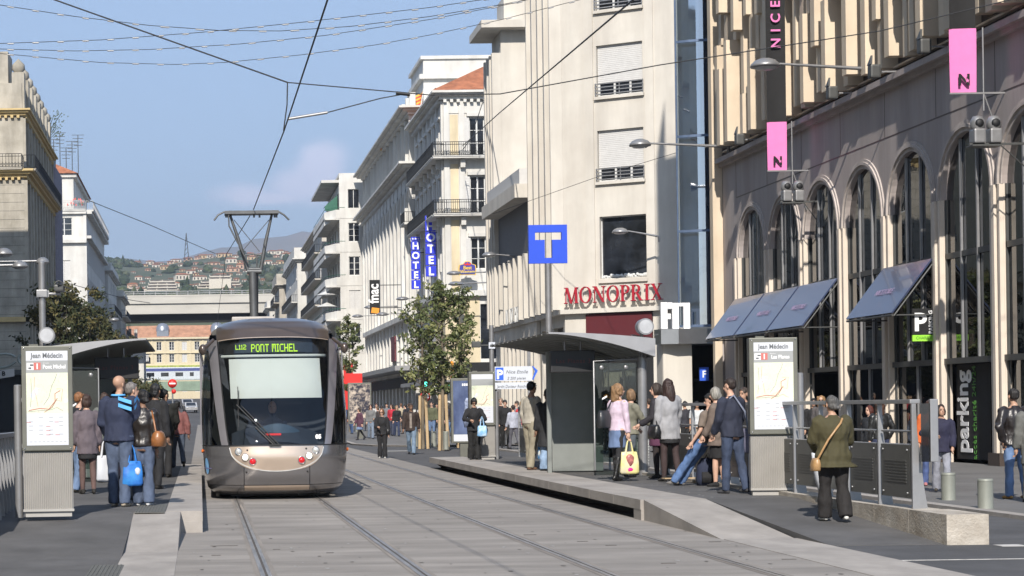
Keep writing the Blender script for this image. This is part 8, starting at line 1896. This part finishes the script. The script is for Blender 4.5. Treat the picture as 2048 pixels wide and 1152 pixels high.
person(1492,965,PZ,185,130,'dark figure mostly hidden between the tall young man and the map pillar', dict(w=1.1,top=('coat',BLK,-0.4),bottom=('trousers',BLK,1.1),hair=('short',BRN),skin='m'))
a = person(1668,1041,0.14,243,2,'elderly woman in an olive green coat with grey hair, walking away', dict(f=True,w=1.42,legs=((7,4),(-6,12)),arms=((18,13,48,30),(16,13,48,30)),top=('coat',(0.062,0.054,0.022),-0.17,1.34),bottom=('trousers',(0.016,0.014,0.014),1.22,1.3),shoes=(0.75,0.74,0.70),hair=('bun',(0.12,0.115,0.11)),skin='m',head=(12,-6)))
shoulder_bag(a, (-0.30,-0.13,0.80), 0.17, 0.16, (0.42,0.25,0.11), 'small tan leather bag worn across the olive green coat', [[(-0.28,-0.17,0.88),(-0.15,-0.235,1.15),(0.04,-0.20,1.38),(0.10,-0.10,1.44)]])
p = ground(1622,1000,0.2)
bb = thing('shopping_bag', 'crumpled white bag at the left of the woman in the olive green coat', 'bag', (8.2, 25.6, 0.42)); g = MB(); g.loft([(0,0,0,0.10,0.07),(0.0,0,0.15,0.12,0.10),(-0.02,0,0.35,0.14,0.10),(-0.04,0,0.50,0.13,0.07)], 14); g.v = [(x+0.03*noise.noise(Vector((x*9,y*9,z*9))), y, z) for x,y,z in g.v]; g.build('sack', m_paper, bb)
g = MB(); g.tube([(0,0,0.48),(0.0,-0.02,0.62),(0.04,-0.04,0.70)],[0.03,0.012,0.012],6); g.build('handle', m_paper, bb)
# ---------------- pavement in front of the arcade
SZ = 0.05
person(1884,985,SZ,172,165,'woman with dark hair in a navy jacket and pale jeans walking toward the camera', dict(f=True,w=1.08,legs=((9,6),(-6,14)),arms=((8,10,30,10),(5,42,70,62)),top=('jacket',(0.018,0.018,0.045),-0.12,1.05),bottom=('trousers',(0.30,0.31,0.36),1.0,1.25),shoes=(0.06,0.05,0.04),hair=('tail',(0.03,0.018,0.014)),skin='m',head=(15,6)))
person(1862,972,SZ,168,170,'person with short brown hair in orange, hidden behind the woman in the navy jacket', dict(top=('jacket',(0.60,0.13,0.03),-0.10),bottom=('trousers',(0.08,0.12,0.28),1.0),shoes=(0.5,0.2,0.2),hair=('short',(0.08,0.04,0.03)),skin='m'))
a = person(2032,998,SZ,215,12,'man in a black leather jacket and jeans at the right edge, hand behind his back', dict(w=1.2,legs=((4,4),(-6,6)),arms=((-14,26,12,30),(-18,14,4,35)),top=('jacket',(0.022,0.018,0.018),-0.06,1.05,'leather'),bottom=('trousers',(0.16,0.25,0.44),1.02),shoes=(0.40,0.22,0.07),hair=('short',(0.02,0.016,0.014)),skin='m'))
person(2068,1005,SZ,212,-5,'person in grey at the very edge of the frame beside the leather jacket', dict(top=('coat',(0.14,0.14,0.13),-0.3),bottom=('trousers',(0.12,0.12,0.11),1.1),hair=('short',BRN),skin='m'))
person(1762,960,SZ,155,8,'person with curly brown hair in a black leather jacket behind the railing', dict(f=True,w=1.1,arms=((0,10,5,0),(-10,22,5,35)),top=('jacket',(0.02,0.02,0.02),-0.02,1.0,'leather'),bottom=('trousers',(0.03,0.04,0.09),1.05),hair=('curly',(0.10,0.045,0.025)),skin='l'))
person(1742,955,SZ,140,120,'woman with red hair in a black jacket behind the railing', dict(f=True,top=('jacket',(0.018,0.02,0.025),-0.05),bottom=('trousers',(0.2,0.2,0.2),1.0),hair=('bob',(0.10,0.02,0.012)),skin='l'))
person(1644,925,SZ,130,160,'fair-haired woman with sunglasses behind the railing, left of the green coat', dict(f=True,glasses=True,top=('jacket',(0.10,0.09,0.09),-0.05),bottom=('trousers',(0.1,0.1,0.12),1.0),hair=('curly',(0.38,0.22,0.10)),skin='l'))
person(1628,922,SZ,122,170,'dark-haired person with glasses behind the railing beside the fair-haired woman', dict(glasses=True,top=('jacket',BLK,-0.05),bottom=('trousers',BLK,1.0),hair=('short',BLK),skin='m'))
person(1606,920,SZ,118,60,'grey-haired person just right of the right map pillar, behind the railing', dict(top=('jacket',(0.10,0.10,0.12),-0.05),bottom=('trousers',BLK,1.0),hair=('short',(0.35,0.33,0.31)),skin='l'))
person(1300,905,SZ,105,30,'man in a black t-shirt beyond the shelter post', dict(w=1.1,sleeve=0.5,top=('tee',BLK,-0.05),bottom=('trousers',(0.1,0.1,0.12),1.0),hair=('short',(0.05,0.03,0.02)),skin='m'))
person(1292,900,SZ,100,100,'fair-haired woman farther back, left of the man in the black t-shirt', dict(f=True,top=('jacket',(0.3,0.28,0.25),-0.05),bottom=('trousers',(0.1,0.1,0.12),1.0),hair=('long',(0.30,0.15,0.07)),skin='l'))
person(1395,905,SZ,100,170,'person in a white top in front of the glass entrance', dict(top=('tee',(0.6,0.62,0.64),-0.05),sleeve=0.5,bottom=('trousers',(0.35,0.28,0.2),1.0),hair=('short',BLK),skin='m'))
person(1372,905,SZ,100,20,'person in dark clothes by the glass entrance, left of the white top', dict(top=('jacket',(0.03,0.03,0.04),-0.05),bottom=('trousers',BLK,1.0),hair=('short',BLK),skin='m'))
# ---------------- the far crowd: eight figures built once, then copied with their own clothes
base = []
for i, sp in enumerate((dict(legs=((14,6),(-12,20)),arms=((12,8,25,0),(-14,8,5,0)),top=('jacket',GRY,-0.08),hair=('short',BLK)), dict(f=True,legs=((16,6),(-14,24)),arms=((-10,8,5,0),(12,8,30,0)),top=('coat',GRY,-0.22,1.08),bottom=('skirt',DEN,0.55,1.1),tights=BLK,hair=('bob',BRN)),
        dict(w=1.1,legs=((3,3),(-3,5)),arms=((4,9,20,0),(4,9,20,0)),top=('jacket',GRY,-0.05),hair=('short',BRN)), dict(f=True,legs=((8,5),(-8,14)),arms=((10,10,70,20),(-5,8,8,0)),top=('jacket',GRY,-0.05),bottom=('trousers',DEN,1.0,1.2),hair=('long',BRN)))):
    base.append(build_person('person', 1.70, sp, False))
crowd = [ # px, py, facing, base, H, top, bottom, hair, label
 (703,868,170,0,1.75,(0.03,0.03,0.035),(0.05,0.09,0.2),BLK,'person in black at the far left of the crowd, beside the framed poster'),
 (720,880,110,1,1.55,(0.09,0.035,0.06),(0.16,0.22,0.35),BRN,'child in a plum top and pale blue skirt striding left in the crowd'),
 (742,878,175,3,1.68,(0.17,0.17,0.17),(0.20,0.25,0.33),(0.04,0.02,0.02),'woman in a grey cardigan just left of the woman crossing the tracks'),
 (753,866,190,2,1.78,(0.5,0.5,0.5),(0.04,0.04,0.05),(0.10,0.05,0.04),'man in a white shirt behind the grey cardigan'),
 (757,872,100,1,1.62,(0.06,0.05,0.05),(0.5,0.5,0.5),(0.10,0.06,0.03),'woman with a brown bag behind the sunglasses woman'),
 (774,870,185,0,1.80,(0.16,0.17,0.19),(0.18,0.24,0.33),(0.02,0.02,0.02),'man in a grey jacket directly behind the woman crossing the tracks'),
 (784,872,160,3,1.70,(0.45,0.02,0.04),(0.05,0.06,0.10),(0.05,0.03,0.02),'woman in a bright red jacket in the crowd'),
 (794,873,180,3,1.64,(0.012,0.012,0.014),(0.03,0.045,0.10),(0.25,0.16,0.08),'fair woman in black right of the red jacket'),
 (803,864,10,2,1.78,(0.45,0.38,0.27),(0.15,0.12,0.10),(0.20,0.10,0.05),'person in a cream jacket seen from behind in the crowd'),
 (812,868,60,0,1.72,(0.02,0.02,0.03),(0.10,0.09,0.08),(0.02,0.015,0.01),'dark person just left of the man in the brown jacket'),
 (818,862,170,2,1.80,(0.012,0.015,0.02),(0.02,0.02,0.03),(0.06,0.03,0.02),'tall man in black behind the man in the brown jacket'),
 (843,868,170,1,1.68,(0.42,0.40,0.40),(0.40,0.40,0.42),(0.10,0.05,0.03),'woman in pale clothes right behind the man in the brown jacket'),
 (864,878,175,2,1.78,(0.095,0.10,0.055),(0.13,0.20,0.34),(0.03,0.02,0.02),'man in an olive jacket and jeans between the tree stakes'),
 (874,868,190,0,1.74,(0.012,0.012,0.015),(0.02,0.02,0.03),BLK,'man in black behind the olive jacket'),
 (888,880,120,0,1.76,(0.015,0.017,0.03),(0.015,0.02,0.03),BLK,'person in a dark jacket left of the poster case'),
 (899,882,70,3,1.70,(0.02,0.022,0.035),(0.10,0.18,0.32),(0.02,0.02,0.02),'person carrying a blue bag left of the poster case'),
 (905,872,150,2,1.75,(0.05,0.05,0.06),(0.06,0.06,0.07),BRN,'grey figure at the edge of the poster case'),
 (793,862,20,1,1.66,(0.25,0.22,0.2),(0.1,0.1,0.12),(0.45,0.38,0.28),'blonde woman in beige at the back of the crowd'),
 (735,862,190,0,1.7,(0.3,0.05,0.05),(0.1,0.1,0.12),BRN,'person in dull red behind the framed poster edge'),
 (764,861,10,3,1.7,(0.02,0.02,0.02),(0.1,0.1,0.12),(0.02,0.012,0.01),'woman with long dark hair at the back, above the sunglasses woman'),
 (1003,893,175,2,1.80,(0.012,0.012,0.014),(0.02,0.02,0.02),(0.28,0.20,0.15),'bald-looking man in black beyond the sign pole'),
 (1011,897,170,0,1.74,(0.012,0.012,0.014),(0.02,0.02,0.02),(0.02,0.02,0.02),'man in black right of the bald-looking man beyond the railing'),
 (1028,898,20,0,1.55,(0.42,0.44,0.52),(0.1,0.1,0.12),(0.03,0.02,0.02),'person in a pale blue shirt seen from behind beyond the railing'),
 (1045,897,170,3,1.68,(0.5,0.04,0.05),(0.18,0.21,0.28),(0.40,0.27,0.14),'blonde woman in a red top and glasses beyond the railing'),
 (1036,888,100,2,1.70,(0.3,0.29,0.3),(0.1,0.1,0.12),BRN,'grey figure behind the blonde woman beyond the railing'),
 (690,862,160,2,1.72,(0.04,0.10,0.25),(0.1,0.1,0.12),BRN,'person in blue right beside the tram'),
 (1530,915,40,0,1.7,(0.1,0.1,0.1),(0.05,0.05,0.05),BRN,'person hidden behind the right map pillar')]
for j, (px, py, fc, bi, H, tc_, bc, hc, lab) in enumerate(crowd):
    p = ground(px, py, 0.06); s = base[bi]; c = copy_tree(s, None, (p.x, p.y, 0.06), R(fc+((j*37) % 20)-10), lab); c['category'] = 'person'; c['group'] = 'far crowd on the corner pavement'
    k = H/1.72; c.scale = (k,k,k)
    for ch in c.children:
        nm = ch.name.split('.')[0]; m = {'jacket':cloth(tc_),'coat':cloth(tc_),'trousers':cloth(bc,'denim' if bc[2] > bc[0]*1.35 else 'c'),'skirt':cloth(bc),'hair':cloth(hc,'hair'),'shoes':cloth(BLK)}.get(nm)
        if m: ch.material_slots[0].link = 'OBJECT'; ch.material_slots[0].material = m
for s in base:
    for ch in list(s.children): bpy.data.objects.remove(ch)
    bpy.data.objects.remove(s)
p = ground(1385,966,0.28); t = thing('skateboard', 'skateboard lying under the feet of the leaning young man', 'skateboard', (p.x-0.15,p.y,0.28), 0.1)
g = MB(); g.bbox(-0.34,-0.09,0.075,0.34,0.09,0.09,0.006); d_ = g.build('deck', m_stake, t)
for x in (-0.22,0.22):
    for y in (-0.07,0.07): g = MB(); g.lathe((x,y-0.015,0.028),[(0,0),(0.027,0),(0.027,0.03),(0,0.03)],12,axis='Y'); g.build('wheel', m_frame, t)
p = ground(1420,972,0.28); t = thing('rucksack', 'dark rucksack standing on the ground beside the leaning young man', 'bag', (p.x,p.y+0.2,0.28), 0)
g = MB(); g.loft([(0,0,0,0.15,0.10),(0,0,0.1,0.17,0.12),(0,0,0.32,0.15,0.11),(0.01,0,0.44,0.09,0.07)],16,p=2.6); g.build('sack', cloth(NAVY), t); g = MB(); g.loft([(0,-0.13,0.05,0.11,0.03),(0,-0.13,0.22,0.11,0.03)],12); g.tube([(-0.03,0,0.43),(0,0,0.49),(0.03,0,0.43)],0.01,5); g.build('pocket', cloth(BLK), t)
bpy.data.scenes.remove(TS)
for o in ALLP+list(COL.objects):
    for kx in ('_A','_U'):
        if kx in o: del o[kx]
# ================================================================== AIR
hz = MB(); hz.box(-5200, -70, -8, 5600, 9600, 900)
hm = bpy.data.materials.new('air_haze'); hm.use_nodes = True; hn = hm.node_tree; hn.nodes.clear()
ho = hn.nodes.new('ShaderNodeOutputMaterial'); hv = hn.nodes.new('ShaderNodeVolumePrincipled'); hv.inputs['Color'].default_value = (0.72,0.82,1.0,1); hv.inputs['Density'].default_value = 0.00016; hv.inputs['Anisotropy'].default_value = 0.2
hn.links.new(hv.outputs[0], ho.inputs['Volume'])
hb = hz.build('haze', hm); tag(hb, kind='stuff')
